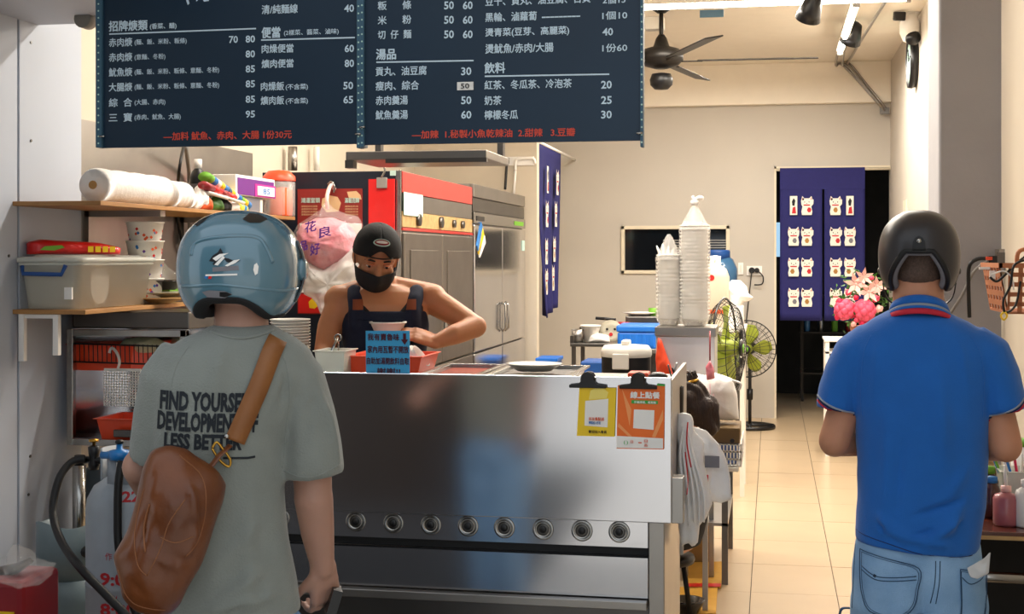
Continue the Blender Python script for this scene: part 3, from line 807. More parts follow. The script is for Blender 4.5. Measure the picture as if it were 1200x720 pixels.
def patch(name,m,px,lift=.0015,par=None,bv=None,L=None):
    par=par or hs; bv=bv or hb; L=L or L1
    pts=[L(x,y) for x,y in px]; me=MB(); bm=bmesh.new(); vs=[bm.verts.new(p) for p in pts]; bm.faces.new(vs); bmesh.ops.triangulate(bm,faces=bm.faces)
    for _ in range(4):
        es=[e for e in bm.edges if e.calc_length()>.008]
        if not es: break
        bmesh.ops.subdivide_edges(bm,edges=es,cuts=1); bmesh.ops.triangulate(bm,faces=bm.faces)
    bm.verts.index_update()
    P=on(bv,[v.co.copy() for v in bm.verts],lift); me.add(P,[tuple(v.index for v in f.verts) for f in bm.faces],True); bm.free()
    return me.build(name,m,par,local=True,fix=False)
patch('top_vent','black_plastic',[(284,258),(292,250),(303,251),(314,257),(304,262),(292,262)],.002)
patch('top_vent','black_plastic',[(228,264),(238,256),(247,253),(240,260),(232,266)],.002)
patch('rear_vent','liner_grey',[(238,341),(246,339),(264,340),(272,343),(264,348),(244,347)],.002)
patch('rear_vent','black_plastic',[(258,341),(266,341),(272,344),(264,347),(258,346)],.003)
for pl in ([(246,306),(250,300),(256,296),(259,291),(262,297),(257,302),(252,307)],[(262,302),(268,303),(275,306),(282,305),(274,309),(266,307)],[(250,309),(255,304),(257,307),(252,311)]):
    patch('helmet_emblem','black_ink',pl,.0018)
for pl in ([(250,303),(258,298),(268,297),(262,300),(254,306)],[(252,310),(262,300),(264,302),(256,311)],[(264,311),(274,305),(281,304),(276,308),(267,312)]):
    patch('helmet_emblem','clean_white',pl,.0024)
patch('helmet_emblem','liner_grey',[(250,313),(279,311),(280,316),(250,318)],.0012)
patch('helmet_emblem','clean_white',[(242,321),(278,320),(278,322),(242,323)],.0018)
patch('helmet_emblem','print_blue',[(241,323),(244.5,323),(244,326),(241,325.5)],.0018); patch('helmet_emblem','red_plastic',[(246,323),(249.5,323),(248.5,326),(245,326)],.0018)
patch('helmet_emblem','clean_white',[(297,310),(300,308),(302,312),(301,320),(298,322),(296,316)],.0015)
# leather sling bag
bagL=[(185,513),(203,507),(222,512),(240,525),(256,538),(264,552),(262,572),(252,606),(240,638),(226,664),(216,682),(203,692),(186,693),(167,690),(152,672),(146,645),(143,624),(156,603),(163,580),(168,556),(175,530)]
bag=MB(); bag.pillow([(X1(x),Z1(y)) for x,y in bagL],(0,-.17,0),(1,0,0),(0,0,1),(0,1,0),.085,.05,steps=8,n=64,nz=.012,seed=3,power=2.6)
def postb(co,nr):
    for a,b_,w,h in (((X1(225),-.25,Z1(525)),(X1(235),-.25,Z1(600)),.008,.007),((X1(235),-.25,Z1(600)),(X1(200),-.25,Z1(672)),.008,.006),((X1(180),-.25,Z1(560)),(X1(172),-.24,Z1(620)),.009,-.006),
        ((X1(205),-.25,Z1(515)),(X1(180),-.25,Z1(560)),.01,.006),((X1(190),-.25,Z1(620)),(X1(225),-.25,Z1(640)),.01,.006),((X1(160),-.25,Z1(640)),(X1(180),-.25,Z1(670)),.01,-.006)): co=ridge(co,nr,a,b_,w,h*1.7)
    k=np.array([noise.noise(V((p[0]*16,p[1]*16,p[2]*12))) for p in co]); return co+nr*(k*.006)[:,None]
bagm=blend(bag,.007,3,postb)
bagroot=thing('sling_bag','brown leather sling bag worn across the back of the grey T-shirt','bag',pos,ang)
bo=place(bagm,'bag_body','leather',bagroot); bbv=bvh_of(bagm)
for pth in ([(178,550),(172,572),(168,600),(172,628),(182,640)],[(215,516),(240,540),(244,572),(236,606),(222,622)],[(150,636),(158,662),(172,676),(200,682)],[(196,600),(212,606),(232,600)],[(182,640),(196,612),(205,585),(222,560)]):
    MB().tube(on(bbv,smoothpath([L1(x,y) for x,y in pth],5),.0002),.0014,6).build('seam_piping','leather_edge',bagroot,local=True)
MB().tube(on(bbv,smoothpath([L1(184,565),L1(178,590),L1(180,615)],5),.001),.0022,6).build('zip','leather_edge',bagroot,local=True)
# strap: flat band lying on the shirt
cen=[L1(275,508),L1(283,490),L1(292,470),L1(301,450),L1(309,430),L1(316,412),L1(322,400)]
cen=smoothpath(cen,4); top=cen[-1]
dirs=V((.82,0,.57)).normalized()
hw=.021
l=[];r=[]
for i,p in enumerate(cen):
    t=(cen[min(i+1,len(cen)-1)]-cen[max(i-1,0)]).normalized(); s=V((-t.z,0,t.x)).normalized()
    l.append(p+s*hw); r.append(p-s*hw)
l=on(bv1,l,.004); c_=on(bv1,cen,.0045); r=on(bv1,r,.004)
# carry over the shoulder to the chest
def shoulder(p,k): return V((p.x+.01*k,p.y+.05*k+.02,p.z+.012-.014*k*k))
for k in (1,2,3,4):
    l.append(V((l[len(cen)-1].x+.008*k,l[len(cen)-1].y+.035*k,l[len(cen)-1].z+[.012,.016,.006,-.03][k-1])));
    c_.append(V((c_[len(cen)-1].x+.008*k,c_[len(cen)-1].y+.035*k,c_[len(cen)-1].z+[.012,.016,.006,-.03][k-1])));
    r.append(V((r[len(cen)-1].x+.008*k,r[len(cen)-1].y+.035*k,r[len(cen)-1].z+[.012,.016,.006,-.03][k-1])))
b=MB(); n=len(l); b.add(l+c_+r,[(i,i+1,n+i+1,n+i) for i in range(n-1)]+[(n+i,n+i+1,2*n+i+1,2*n+i) for i in range(n-1)],True)
b.build('strap','leather_strap',bagroot,local=True,solid=.004,offset=1)
b=MB(); b.tube([p.lerp(q,.1)+V((0,-.003,0)) for p,q in zip(l,r)],.0008,5).tube([p.lerp(q,.9)+V((0,-.003,0)) for p,q in zip(l,r)],.0008,5); b.build('strap_stitching','leather_edge',bagroot,local=True)
tab=[(256,515),(269,524),(279,505),(268,498)]
rv=on(bv1,[L1(266,502)],.010)[0]; MB().ell(rv,(.005,.003,.005)).build('rivet','steel',bagroot,local=True)
g=on(bv1,smoothpath([L1(250,515),L1(255,508),L1(262,516),L1(270,528),L1(268,536),L1(258,528),L1(250,515)],4),.014)
MB().tube(g,.0028,8).build('ring','brass',bagroot,local=True)
b=MB(); q=[L1(270,512),L1(258,522),L1(248,534),L1(238,538)]; q=[V((p.x,bv1.ray_cast(p-V((0,1,0)),V((0,1,0)),3)[0].y-.012-.012*i,p.z)) for i,p in enumerate(q)]
b.tube(q,.012,8,flat=.25).build('strap_end','leather',bagroot,local=True)
# phone-like dark thing in his hand
hp=L1(397,712,.07); MB().cbox(hp+V((-.004,0,-.012)),(.022,.08,.06),Matrix.Rotation(.3,3,'Y')).build('held_phone','black_plastic',None,local=True)
o=bpy.data.objects['held_phone']; o.matrix_world=Matrix.Translation(pos)@Matrix.Rotation(ang,4,'Z'); WORLD[o]=o.matrix_world.copy()
o.name='phone'; o.data.name='phone'
tag(o,'black object held low in the right hand of the man in the grey T-shirt','phone')

# ---------------------------------------------------------------- man in the blue polo (right)
pos,ang,kx,kz = frame(1080, 4.0)
m2 = thing('person','man seen from behind in bright blue polo shirt and dark open-face helmet','person',pos,ang)
kx2,kz2=kx,kz
def L2(px,py,y=0): return V(((px-1080)*kx2, y, EYE-(py-HZ)*kz2))
def X2(px): return (px-1080)*kx2
def Z2(py): return EYE-(py-HZ)*kz2
body=MB()
seglist(body,[L2(1078,385,.01),L2(1076,350,.01),L2(1076,322,.02)],[.078,.074,.070])
body.ell(L2(1077,308,.03),(.078,.095,.115))
for x in (-1,1): body.ell(L2(1077,322,.04)+V((x*.08,0,0)),(.010,.02,.03))
body.rings(ringset([(Z2(y),X2(a),X2(b),-d,d) for y,a,b,d in ((374,1050,1106,.045),(400,1024,1132,.08),(450,1020,1140,.10),(560,1015,1145,.11),(650,1012,1145,.12),(700,1010,1145,.12))]))
for sx,sa,el,wr in ((-1,(1000,440),(977,520),(1030,560)),(1,(1158,440),(1176,518),(1125,560))):
    S=L2(*sa,.0); E=L2(*el,-.02); W=V((X2(wr[0]),.24,Z2(wr[1]-25)))
    seglist(body,[S,S.lerp(E,.5),E],[.042,.048,.048]); seglist(body,[E,E.lerp(W,.45),W],[.046,.043,.028])
    hand(body,W,None,(-sx*.5,.8,.1),(-sx*.3,0,-1),curl=.6,side=sx)
for a in (1040,1115):
    seglist(body,[L2(a,700,0),V((X2(a),.01,.44)),V((X2(a),-.01,.08))],[.09,.06,.04]); body.cap2(V((X2(a),-.03,.05)),V((X2(a),.16,.04)),.045,.035)
bm2=blend(body,.0062,4); place(bm2,'body','skin',m2); bb2=bvh_of(bm2)
# cropped hair: fade at the nape
hr=MB(); hr.ell(L2(1077,303,.03),(.083,.100,.112)); hr.ell(L2(1076,318,.005),(.071,.075,.058))
def posth(co,nr):
    return co
place(blend(hr,.006,2),'hair','hair_fade',m2)
# polo
po=MB()
rows=((360,1052,1103,.055,.05),(366,1040,1115,.072,.065),(375,1022,1134,.092,.085),(388,1003,1154,.112,.10),(410,990,1168,.128,.115),(450,993,1164,.14,.125),(490,1001,1158,.142,.13),(540,1003,1157,.138,.13),(590,1003,1154,.138,.13),(625,1001,1148,.142,.135),(640,1002,1146,.143,.135))
po.rings(ringset([(Z2(y),X2(a),X2(b),-d,e) for y,a,b,d,e in rows],48,2.3))
loft(po,[L2(1022,398,0),L2(1002,415,0),L2(990,440,0),L2(983,462,-.005),L2(979,484,-.01)],[.055,.066,.066,.063,.060],[.075,.088,.088,.085,.083])
loft(po,[L2(1136,398,0),L2(1156,415,0),L2(1166,440,0),L2(1173,462,-.005),L2(1177,480,-.01)],[.055,.066,.066,.062,.058],[.075,.088,.088,.085,.083])
def post2(co,nr):
    for a,b,w,h in (((X2(1012),-.12,Z2(450)),(X2(1014),-.14,Z2(540)),.014,-.012),((X2(1152),-.12,Z2(450)),(X2(1150),-.14,Z2(540)),.014,-.012),
        ((X2(1150),-.13,Z2(560)),(X2(1100),-.14,Z2(610)),.018,.010),((X2(1148),-.13,Z2(585)),(X2(1085),-.14,Z2(625)),.016,.010),((X2(1010),-.13,Z2(590)),(X2(1060),-.14,Z2(620)),.016,.008),
        ((X2(1145),-.13,Z2(530)),(X2(1110),-.14,Z2(575)),.02,.008),((X2(1040),-.14,Z2(480)),(X2(1035),-.14,Z2(600)),.02,.006),((X2(1100),-.14,Z2(430)),(X2(1105),-.14,Z2(540)),.024,.006),((X2(1010),-.13,Z2(612)),(X2(1140),-.14,Z2(632)),.012,.008),((X2(1145),-.12,Z2(570)),(X2(1060),-.15,Z2(600)),.009,-.006),((X2(1140),-.12,Z2(600)),(X2(1070),-.15,Z2(618)),.008,-.006),((X2(1015),-.12,Z2(600)),(X2(1050),-.15,Z2(625)),.009,-.006),((X2(1030),-.12,Z2(400)),(X2(1020),-.14,Z2(470)),.012,.006),((X2(1125),-.12,Z2(400)),(X2(1140),-.14,Z2(470)),.012,.006),((X2(1060),-.13,Z2(500)),(X2(1050),-.14,Z2(590)),.012,-.004)):
        co=ridge(co,nr,a,b,w,h*2.6)
    k=np.array([noise.noise(V((p[0]*6+5,p[1]*6,p[2]*4)))+.3*noise.noise(V((p[0]*18+p[2]*9,p[1]*16,p[2]*12))) for p in co])
    co=co+nr*(k*.006)[:,None]
    # wavy hem: lower to the right
    m=co[:,2]<Z2(625); sl=np.clip((co[:,0]-X2(1001))/(X2(1146)-X2(1001)),0,1); co[m,2]-= (sl[m]*.022-.012)*np.clip((Z2(625)-co[m,2])/.04,0,1)
    return co
pm=blend(po,.0078,6,post2); polo=place(pm,'polo_shirt','polo_blue',m2); bv2=bvh_of(pm)
for pts in ([(1022,392),(1014,410),(1011,435),(1010,462),(1011,486)],[(1136,392),(1146,410),(1150,435),(1150,462),(1149,484)]):
    MB().tube(on(bv2,smoothpath([L2(x,y) for x,y in pts],5),-.0005),.0018,6).build('armhole_seam','polo_blue',polo,local=True)
MB().tube(on(bv2,smoothpath([L2(1003,622),L2(1040,629),L2(1090,640),L2(1143,641)],5),.0),.0014,6).build('hem_stitch','polo_navy',polo,local=True)
# collar with stripes
def band(cs,z0,z1,m,name,w=.003):
    b=MB(); n=len(cs)
    b.add([p+V((0,0,z0)) for p in cs]+[p+V((0,0,z1)) for p in cs],[(i,i+1,n+i+1,n+i) for i in range(n-1)],True)
    return b.build(name,m,polo,local=True,solid=w)
def arc(rx,ry,cx,cz,drop,a0=-200,a1=20,n=40,fl=0):
    out=[]
    for k in range(n+1):
        a=math.radians(a0+(a1-a0)*k/n); y=math.sin(a)
        out.append(V((cx+rx*math.cos(a),.012+ry*y,cz-drop*(1+y)/2*1.0)))
    return out
cx=X2(1077)
for (r0,r1,z0,z1,mm,nm) in ((.080,.088,345,354,'polo_blue','collar'),(.088,.0935,354,357,'polo_grey','collar_stripe'),(.0935,.097,357,360,'polo_blue','collar'),(.097,.106,360,366,'polo_red','collar_stripe')):
    A=arc(r0,r0*1.0,cx,Z2(z0),.085); B=arc(r1,r1*1.02,cx,Z2(z1),.085); n=len(A); b=MB(); b.add(A+B,[(i,i+1,n+i+1,n+i) for i in range(n-1)],True)
    b.build(nm,mm,polo,local=True,solid=.005)
# sleeve cuff bands
for sx,pts in ((-1,((957,471),(965,477),(980,484),(1001,490))),(1,((1157,488),(1172,484),(1188,476),(1198,466)))):
    P=smoothpath([L2(*p) for p in pts],5)
    for dz,mm,nm in ((0,'polo_red','cuff_stripe'),(.008,'polo_navy','cuff_stripe'),(.014,'polo_grey','cuff_stripe')):
        q=on(bv2,[p+V((0,0,dz)) for p in P],.0015); MB().tube(q,.0042,6,flat=.6).build(nm,mm,polo,local=True)
# jeans
je=MB()
je.rings(ringset([(Z2(y),X2(a),X2(b),-d,d) for y,a,b,d in ((612,1008,1142,.118),(635,1002,1148,.126),(665,998,1152,.134),(690,997,1154,.136),(715,996,1155,.132))],44,2.4))
for a in (1036,1117): seglist(je,[L2(a,705,0),L2(a-2,760,.0),V((X2(a),.02,.42)),V((X2(a),.0,.12))],[.098,.094,.08,.065],24)
def post3(co,nr):
    co=ridge(co,nr,(X2(1080),-.14,Z2(690)),(X2(1080),-.1,Z2(760)),.03,-.03)
    co=ridge(co,nr,(X2(1030),-.14,Z2(715)),(X2(1078),-.14,Z2(695)),.012,.008); co=ridge(co,nr,(X2(1130),-.14,Z2(715)),(X2(1085),-.14,Z2(698)),.012,.006)
    k=np.array([noise.noise(V((p[0]*14,p[1]*14,p[2]*11))) for p in co]); return co+nr*(k*.004)[:,None]
jm=blend(je,.0075,4,post3); jo=place(jm,'jeans','denim',m2); bv3=bvh_of(jm)
def seam(pts,par=jo,bv=bv3,L=L2,r=.0014,m='denim_dark',lift=.0003,name='seam'): return MB().tube(on(bv,smoothpath([L(x,y) for x,y in pts],5),lift),r,5).build(name,m,par,local=True)
pk1=[(1008,642),(1040,647),(1077,655),(1076,680),(1070,702),(1050,714),(1020,710),(1010,690),(1008,664)]
pk2=[(1124,655),(1138,657),(1154,656),(1154,700),(1146,726),(1126,722),(1125,690)]
for pk in (pk1,pk2):
    patch('back_pocket','denim',pk,.0035,par=jo,bv=bv3,L=L2)
bvp=bv3
for pk in (pk1,pk2):
    seam(pk+[pk[0]],lift=.0045); cx_=sum(p[0] for p in pk)/len(pk); cy_=sum(p[1] for p in pk)/len(pk); seam([(cx_+(x-cx_)*.93,cy_+(y-cy_)*.93) for x,y in pk+[pk[0]]],lift=.0045,r=.0008)
seam([(1010,660),(1026,668),(1045,668),(1074,664)],lift=.0045); seam([(1010,664),(1026,672),(1045,672),(1074,668)],lift=.0045)
seam([(1126,664),(1136,672),(1152,668)],lift=.0045)
seam([(1101,646),(1100,670),(1096,694)]); seam([(1096,646),(1095,670),(1090,694)]); seam([(1002,640),(1000,680),(998,715)])
patch('pocket_rivet','dark_metal',[(1025,666),(1028,667),(1027,670),(1024,669)],.005,par=jo,bv=bv3,L=L2)
b=MB(); b.pillow([(X2(x),Z2(y)) for x,y in ((1131,650),(1150,638),(1157,630),(1155,655),(1142,662),(1134,660))],(0,-.145,0),(1,0,0),(0,0,1),(0,1,0),.006,.006,nz=.01,n=24)
o=b.build('folded_wrapper','film',None,local=True); o.matrix_world=WORLD[m2]; WORLD[o]=WORLD[m2].copy(); tag(o,'crumpled clear wrapper sticking out of the blue-shirted man\'s back pocket','wrapper')
# strap loop at his left thigh
o=MB().tube(smoothpath([L2(997,705,-.14),L2(988,706,-.15),L2(986,718,-.15),L2(992,730,-.15)],5),.007,8,flat=.4).build('strap_loop','denim_dark',m2,local=True)
# helmet
hc2=L2(1077,300,.025)
def rim2(az):
    a=abs((az+PI)%(2*PI)-PI)
    if a>2.15: 
        t=(a-2.15)/(PI-2.15); return math.radians(133-49*min(1,t*1.55)**.8)
    if a<1.25: return math.radians(96)
    if a<1.5: return math.radians(96+37*(a-1.25)/.25)
    return math.radians(133)
b,ro,ri=helmet_shell(hc2,.1165,.135,.135,rim2,Matrix.Identity(3),n=96)
h2=b.build('helmet_shell','helmet_dark',m2,local=True); h2['label']='matt charcoal helmet shell'; hb2=bvh_of(h2.data)
MB().tube([p*.5+q*.5 for p,q in zip(ro,ri)],.0085,8,closed=True,cap=False).build('rim_trim','black_rubber',h2,local=True)
MB().tube([hc2+(q-hc2)*.945 for q in ri],.013,8,closed=True,cap=False).build('padding','liner_grey',h2,local=True)
patch('rear_tab','black_rubber',[(1069,296),(1070,284),(1073,279),(1077,277),(1081,279),(1084,284),(1085,296)],.006,par=h2,bv=hb2,L=L2)
q=on(hb2,[L2(1077,283)],.009)[0]; MB().ell(q,(.007,.004,.007)).build('rear_stud','steel',h2,local=True)
for sx in (-1,1):
    q=hc2+V((sx*.115,.05,-.045)); MB().ell(q,(.005,.01,.01)).build('side_stud','steel_dark',h2,local=True)
    MB().tube(smoothpath([hc2+V((sx*.104,.03,-.08)),hc2+V((sx*.09,.05,-.13)),hc2+V((sx*.03,.08,-.17))],5),.007,8,flat=.3).build('chin_strap','black_rubber',h2,local=True)

# ---------------------------------------------------------------- the cook behind the counter
DC=5.42
pos,ang,kx,kz = frame(447, DC)
m3 = thing('person','cook in black cap, black face mask and navy sleeveless apron top working behind the counter','person',pos,ang)
def L3(px,py,y=0): return V(((px-447)*kx3, y, EYE-(py-HZ)*kz3))
kx3,kz3=kx,kz
X3=lambda px:(px-447)*kx3; Z3=lambda py:EYE-(py-HZ)*kz3
# local -y faces the street. head turned down and a little to his left
HR=Matrix.Rotation(PI+.10,3,'Z')@Matrix.Rotation(-.50,3,'X')@Matrix.Rotation(-.10,3,'Y')
hcen=L3(441,301,-.05)
body=MB(); head(body,hcen,HR,1.04)
seglist(body,[L3(452,352,.03),L3(447,330,.0),L3(443,308,-.02)],[.066,.056,.054])
body.rings(ringset([(Z3(y),X3(a),X3(b),-d,e) for y,a,b,d,e in ((334,428,472,.05,.06),(342,405,492,.075,.08),(356,398,502,.10,.09),(380,402,500,.115,.09),(420,408,492,.11,.09),(470,408,490,.11,.10),(520,402,492,.11,.11),(540,402,492,.11,.11))]))
body.ell(L3(398,352,.0),(.062,.062,.062)); body.ell(L3(506,350,.0),(.062,.062,.06))
# trapezius
body.cap2(L3(440,336,.03),L3(402,348,.01),.045,.05); body.cap2(L3(458,336,.03),L3(502,346,.01),.045,.05)
# his right arm (picture left), reaching down to the tub
seglist(body,[L3(400,352,.0),L3(388,382,-.03),L3(382,408,-.08)],[.056,.052,.042]); seglist(body,[L3(382,408,-.08),L3(388,425,-.18),L3(392,436,-.26)],[.042,.036,.026])
hand(body,L3(392,436,-.26),None,(.1,-.9,-.25),(.1,-.1,-1),curl=.7,side=-1,s=1.0)
# his left arm (picture right): elbow out, forearm back to the bowl
seglist(body,[L3(503,350,.0),L3(530,366,-.04),L3(556,382,-.10)],[.058,.050,.042]); seglist(body,[L3(556,382,-.10),L3(530,390,-.17),L3(508,398,-.20)],[.044,.040,.027])
hand(body,L3(509,398,-.20),None,(-1,-.15,.38),(-.2,.6,-.75),curl=.45,side=-1,s=1.0)
for a in (425,470):
    seglist(body,[L3(a,530,0),V((X3(a),.0,.46)),V((X3(a),.01,.08))],[.085,.06,.04]); body.cap2(V((X3(a),.02,.05)),V((X3(a),-.16,.04)),.045,.035)
def postc(co,nr):
    # eye sockets
    for x in (-1,1):
        e=np.array(hcen+HR@V((x*.034,.083,.006))); d=np.linalg.norm(co-e,axis=1); dirn=np.array(HR@V((0,-1,0))); co=co+np.outer(.008*np.exp(-(d/.017)**2),dirn)
    return co
bm3=blend(body,.0052,4,postc); mat('skin_cook','#bf8058',.45,var=.05,vs=20,sss=.12,bump=.03,bs=120,spec=.5); place(bm3,'body','skin_cook',m3)
for x in (-1,1):
    g=lambda p: hcen+HR@(V(p)*1.04)
    MB().ell(g((x*.033,.068,.004)),(.0135,.0135,.0125)).build('eye','clean_white',m3,local=True)
    MB().ell(g((x*.033,.0795,.0)),(.006,.004,.006)).build('iris','black_ink',m3,local=True); MB().ell(g((x*.033,.0695,.0085)),(.0150,.0148,.0100)).build('upper_eyelid','skin_cook',m3,local=True)
    MB().tube([g((x*.018,.083,.009)),g((x*.033,.0865,.012)),g((x*.050,.077,.008))],[.003,.0055,.003],8).build('eyelid','skin_cook',m3,local=True)
    MB().tube([g((x*.016,.090,.027)),g((x*.034,.0905,.032)),g((x*.053,.077,.026))],[.003,.0042,.002],8).build('eyebrow','hair',m3,local=True)
# mask
b=MB()
def mf(u,v):
    a=math.radians(-78+156*u); z=-.022-.080*v; 
    bulge=.012*math.sin(PI*u)*math.sin(PI*min(1,v*.9+.1)); r=.0845-.012*v+bulge
    nose=.020*math.exp(-((u-.5)/.08)**2)*(1-abs(v-.22)*1.1)
    zz=z+.006*math.cos(a)*(1 if v<.2 else 0)-.02*(1-math.cos(a))*(-1 if v>.6 else .1)
    return hcen+HR@(V((math.sin(a)*r*.96, .012+math.cos(a)*(r+.010)+max(0,nose), zz))*1.04)
b.grid(mf,28,14); mk=b.build('face_mask','mask_black',m3,local=True,solid=.003,sub=1)
for x in (-1,1): MB().tube([mf(0 if x<0 else 1,.1),hcen+HR@V((x*.088,-.01,.02)),hcen+HR@V((x*.086,-.018,-.01)),mf(0 if x<0 else 1,.9)],.002,6).build('ear_loop','mask_black',mk,local=True)
# cap worn backwards: the opening with strap sits over the forehead
cp=MB(); CR=HR@Matrix.Rotation(.12,3,'X')
def capf(u,v):
    az=2*PI*u; f=abs((az+PI)%(2*PI)-PI); lo=math.radians(98-14*math.exp(-(f/1.1)**2))
    if f<.42: lo-=math.radians(13*math.cos(f/.42*PI/2))
    ph=lo*v+.001; s,c=math.sin(ph),math.cos(ph)
    return hcen+HR@V((0,-.004,.028))+CR@V((math.sin(az)*s*.093,math.cos(az)*s*.113,c*.106))
cp.grid(capf,56,16); cap_=cp.build('cap','cap_black',m3,local=True,solid=.003,offset=1)
st_=[hcen+HR@V((0,-.004,.028))+CR@V((math.sin(a)*.0945,math.cos(a)*.1145,.008)) for a in [math.radians(x) for x in range(-30,31,6)]]
MB().tube(st_,.0075,8,flat=.4).build('cap_strap','black_plastic',cap_,local=True)
# brim at the back of the head
b=MB()
def brim(u,v):
    a=math.radians(180-62+124*u); r=1+ .62*v
    return hcen+HR@V((0,-.004,.028))+CR@V((math.sin(a)*.093*(1+.06*v),math.cos(a)*.113*r,-.012-.018*v))
b.grid(brim,20,6); b.build('brim','cap_black',cap_,local=True,solid=.003)
MB().ell(hcen+HR@V((0,-.004,.028))+CR@V((0,0,.101)),.007).build('cap_button','cap_black',cap_,local=True)
# round emblem on the front
ce=hcen+HR@V((0,-.004,.028))
def onc(x,z,l=.004):
    ph=math.atan2(math.hypot(1,0),z); s=1/math.sqrt(1+z*z+x*x); d=V((x,1,z)).normalized(); k=1/math.sqrt((d.x/.093)**2+(d.y/.113)**2+(d.z/.106)**2)
    return ce+CR@(d*(k+l))
def oval(rx,rz,cz,l): 
    c=onc(0,cz,l); return [c]+[onc(rx*math.cos(2*PI*k/24),cz+rz*math.sin(2*PI*k/24),l) for k in range(24)]
for rx,rz,l,m in ((.30,.17,.0035,'mint_note'),(.25,.125,.0045,'red_deep'),(.20,.06,.0055,'clean_white')):
    P=oval(rx*1.25,rz*1.25,.74,l+.002); MB().add(P,[(0,1+k,1+(k+1)%24) for k in range(24)],True).build('cap_emblem',m,cap_,local=True,fix=False)
# sleeveless navy top / apron bib
ap=MB()
ap.rings(ringset([(Z3(y),X3(a),X3(b),-d,e) for y,a,b,d,e in ((364,403,500,.118,.10),(380,399,503,.13,.105),(400,402,502,.135,.105),(430,405,496,.128,.105),(470,403,496,.125,.115),(530,398,498,.13,.125),(600,396,500,.135,.13))],44,2.5))
place_me=None
def strapz(a,b,w0=.05,w1=.05):
    loft(ap,[a,a.lerp(b,.5)+V((0,0,.0)),b],[w0*.7,(w0+w1)/2*.7,w1*.7],[.02,.022,.02])
for xa,xb in ((416,419),(488,483)):
    pts=[V((X3(xb),-.088,Z3(380))),V((X3(xb),-.084,Z3(364))),V((X3((xa+xb)/2),-.062,Z3(352))),V((X3(xa),-.025,Z3(343))),V((X3(xa),.04,Z3(343))),V((X3(xa),.09,Z3(350))),V((X3(xa),.10,Z3(372)))]
    seglist(ap,pts,[.036,.034,.033,.033,.033,.034,.036],12)
apm=blend(ap,.006,4); apo=place(apm,'apron_top','apron_navy',m3); bva=bvh_of(apm)
# dark undershirt at the neckline
us=MB(); us.rings(ringset([(Z3(y),X3(a),X3(b),-d,e) for y,a,b,d,e in ((346,410,494,.092,.088),(358,405,499,.114,.098),(385,404,500,.118,.098))],40,2.5)); place(blend(us,.006,3,lambda co,nr: co-np.outer(np.clip((co[:,2]-Z3(366)),0,1)*2.2*np.exp(-((co[:,0]-X3(451))/.06)**2)*(co[:,1]<0),np.array([0,0,1]))),'undershirt','mask_black',m3)
tc=MB()
tc.rings(ringset([(Z3(y),X3(a),X3(b),-d,d) for y,a,b,d in ((505,406,490,.118),(540,404,492,.118),(560,406,490,.115))]))
for a in (425,470): seglist(tc,[L3(a,550,0),V((X3(a),.0,.46)),V((X3(a),.01,.10))],[.095,.08,.07],16)
place(blend(tc,.01,3),'trousers','liner',m3)
for px in (420,481):
    patch('apron_patch','patch_brown',[(px-6,350),(px+6,350),(px+6,362),(px-6,362)],.003,par=apo,bv=bva,L=L3)
MB().tube(on(bva,[L3(402,375),L3(420,373),L3(450,374),L3(481,373),L3(500,375)],.001),.002,6).build('bib_seam','apron_navy',apo,local=True)

# ---------------------------------------------------------------- seated person with a hair bun beyond the counter's end
pos,ang,kx,kz = frame(803, 5.9)
m4 = thing('person','seated person with brown hair tied in a bun, half hidden behind hanging white bags','person',pos,ang+1.2)
h4=V((0,.0,EYE-(478-HZ)*kz))
body=MB(); R4=Matrix.Rotation(.5,3,'X')@Matrix.Identity(3); R4=Matrix.Rotation(-.35,3,'X')
seglist(body,[h4+V((0,-.06,-.20)),h4+V((0,-.02,-.06))],[.055,.05])
body.rings(ringset([(h4.z-.17,-.07,.07,-.12,.0),(h4.z-.24,-.15,.15,-.17,.02),(h4.z-.40,-.14,.14,-.19,.04),(h4.z-.55,-.14,.14,-.14,.12),(h4.z-.62,-.15,.15,-.12,.14)]))
for sx in (-1,1):
    seglist(body,[V((sx*.15,-.07,h4.z-.25)),V((sx*.19,-.02,h4.z-.48)),V((sx*.10,.22,h4.z-.45))],[.048,.04,.028]); hand(body,V((sx*.10,.22,h4.z-.45)),None,(-sx*.3,.9,0),(0,0,-1),curl=.4,side=-sx,s=.92)
    seglist(body,[V((sx*.08,.02,.36)),V((sx*.09,.36,.40)),V((sx*.09,.34,.09))],[.08,.06,.04]); body.cap2(V((sx*.09,.32,.05)),V((sx*.09,.46,.04)),.04,.032)
SH=Matrix.Translation((0,.10,0)); body.xf(SH); head(body,h4,R4,.98); body.cap2(h4+V((0,.03,-.16)),h4+V((0,-.01,-.06)),.05,.05); place(blend(body,.007,4),'body','skin_light',m4)
hb4=MB(); g=lambda p:h4+R4@V(p)
hb4.ell(g((0,-.014,.025)),(.086,.104,.104),R4); hb4.ell(g((0,-.06,-.02)),(.075,.062,.085),R4); hb4.ell(g((0,-.06,.115)),(.034,.032,.03),R4,12,8)
hb4.cap2(g((0,-.085,-.03)),g((0,-.08,-.11)),.06,.04)
hm=blend(hb4,.006,2,lambda co,nr: co+nr*(np.array([.006*math.sin(p[0]*170+6*noise.noise(V(p)*9)) for p in co]))[:,None]); place(hm,'hair','hair_brown',m4)
for k in range(7):
    a=k*.9; q=g((0,-.06,.125)); MB().tube(smoothpath([q,q+V((.03*math.cos(a),.03*math.sin(a),.02)),q+V((.05*math.cos(a+.5),.04*math.sin(a+.5),-.005))],4),.0035,6).build('hair_strand','hair_brown',m4,local=True)
MB().tube([g((.032*math.cos(t),-.06+.032*math.sin(t),.095)) for t in [2*PI*i/16 for i in range(16)]],.007,8,closed=True,cap=False).build('hair_tie','brass',m4,local=True)
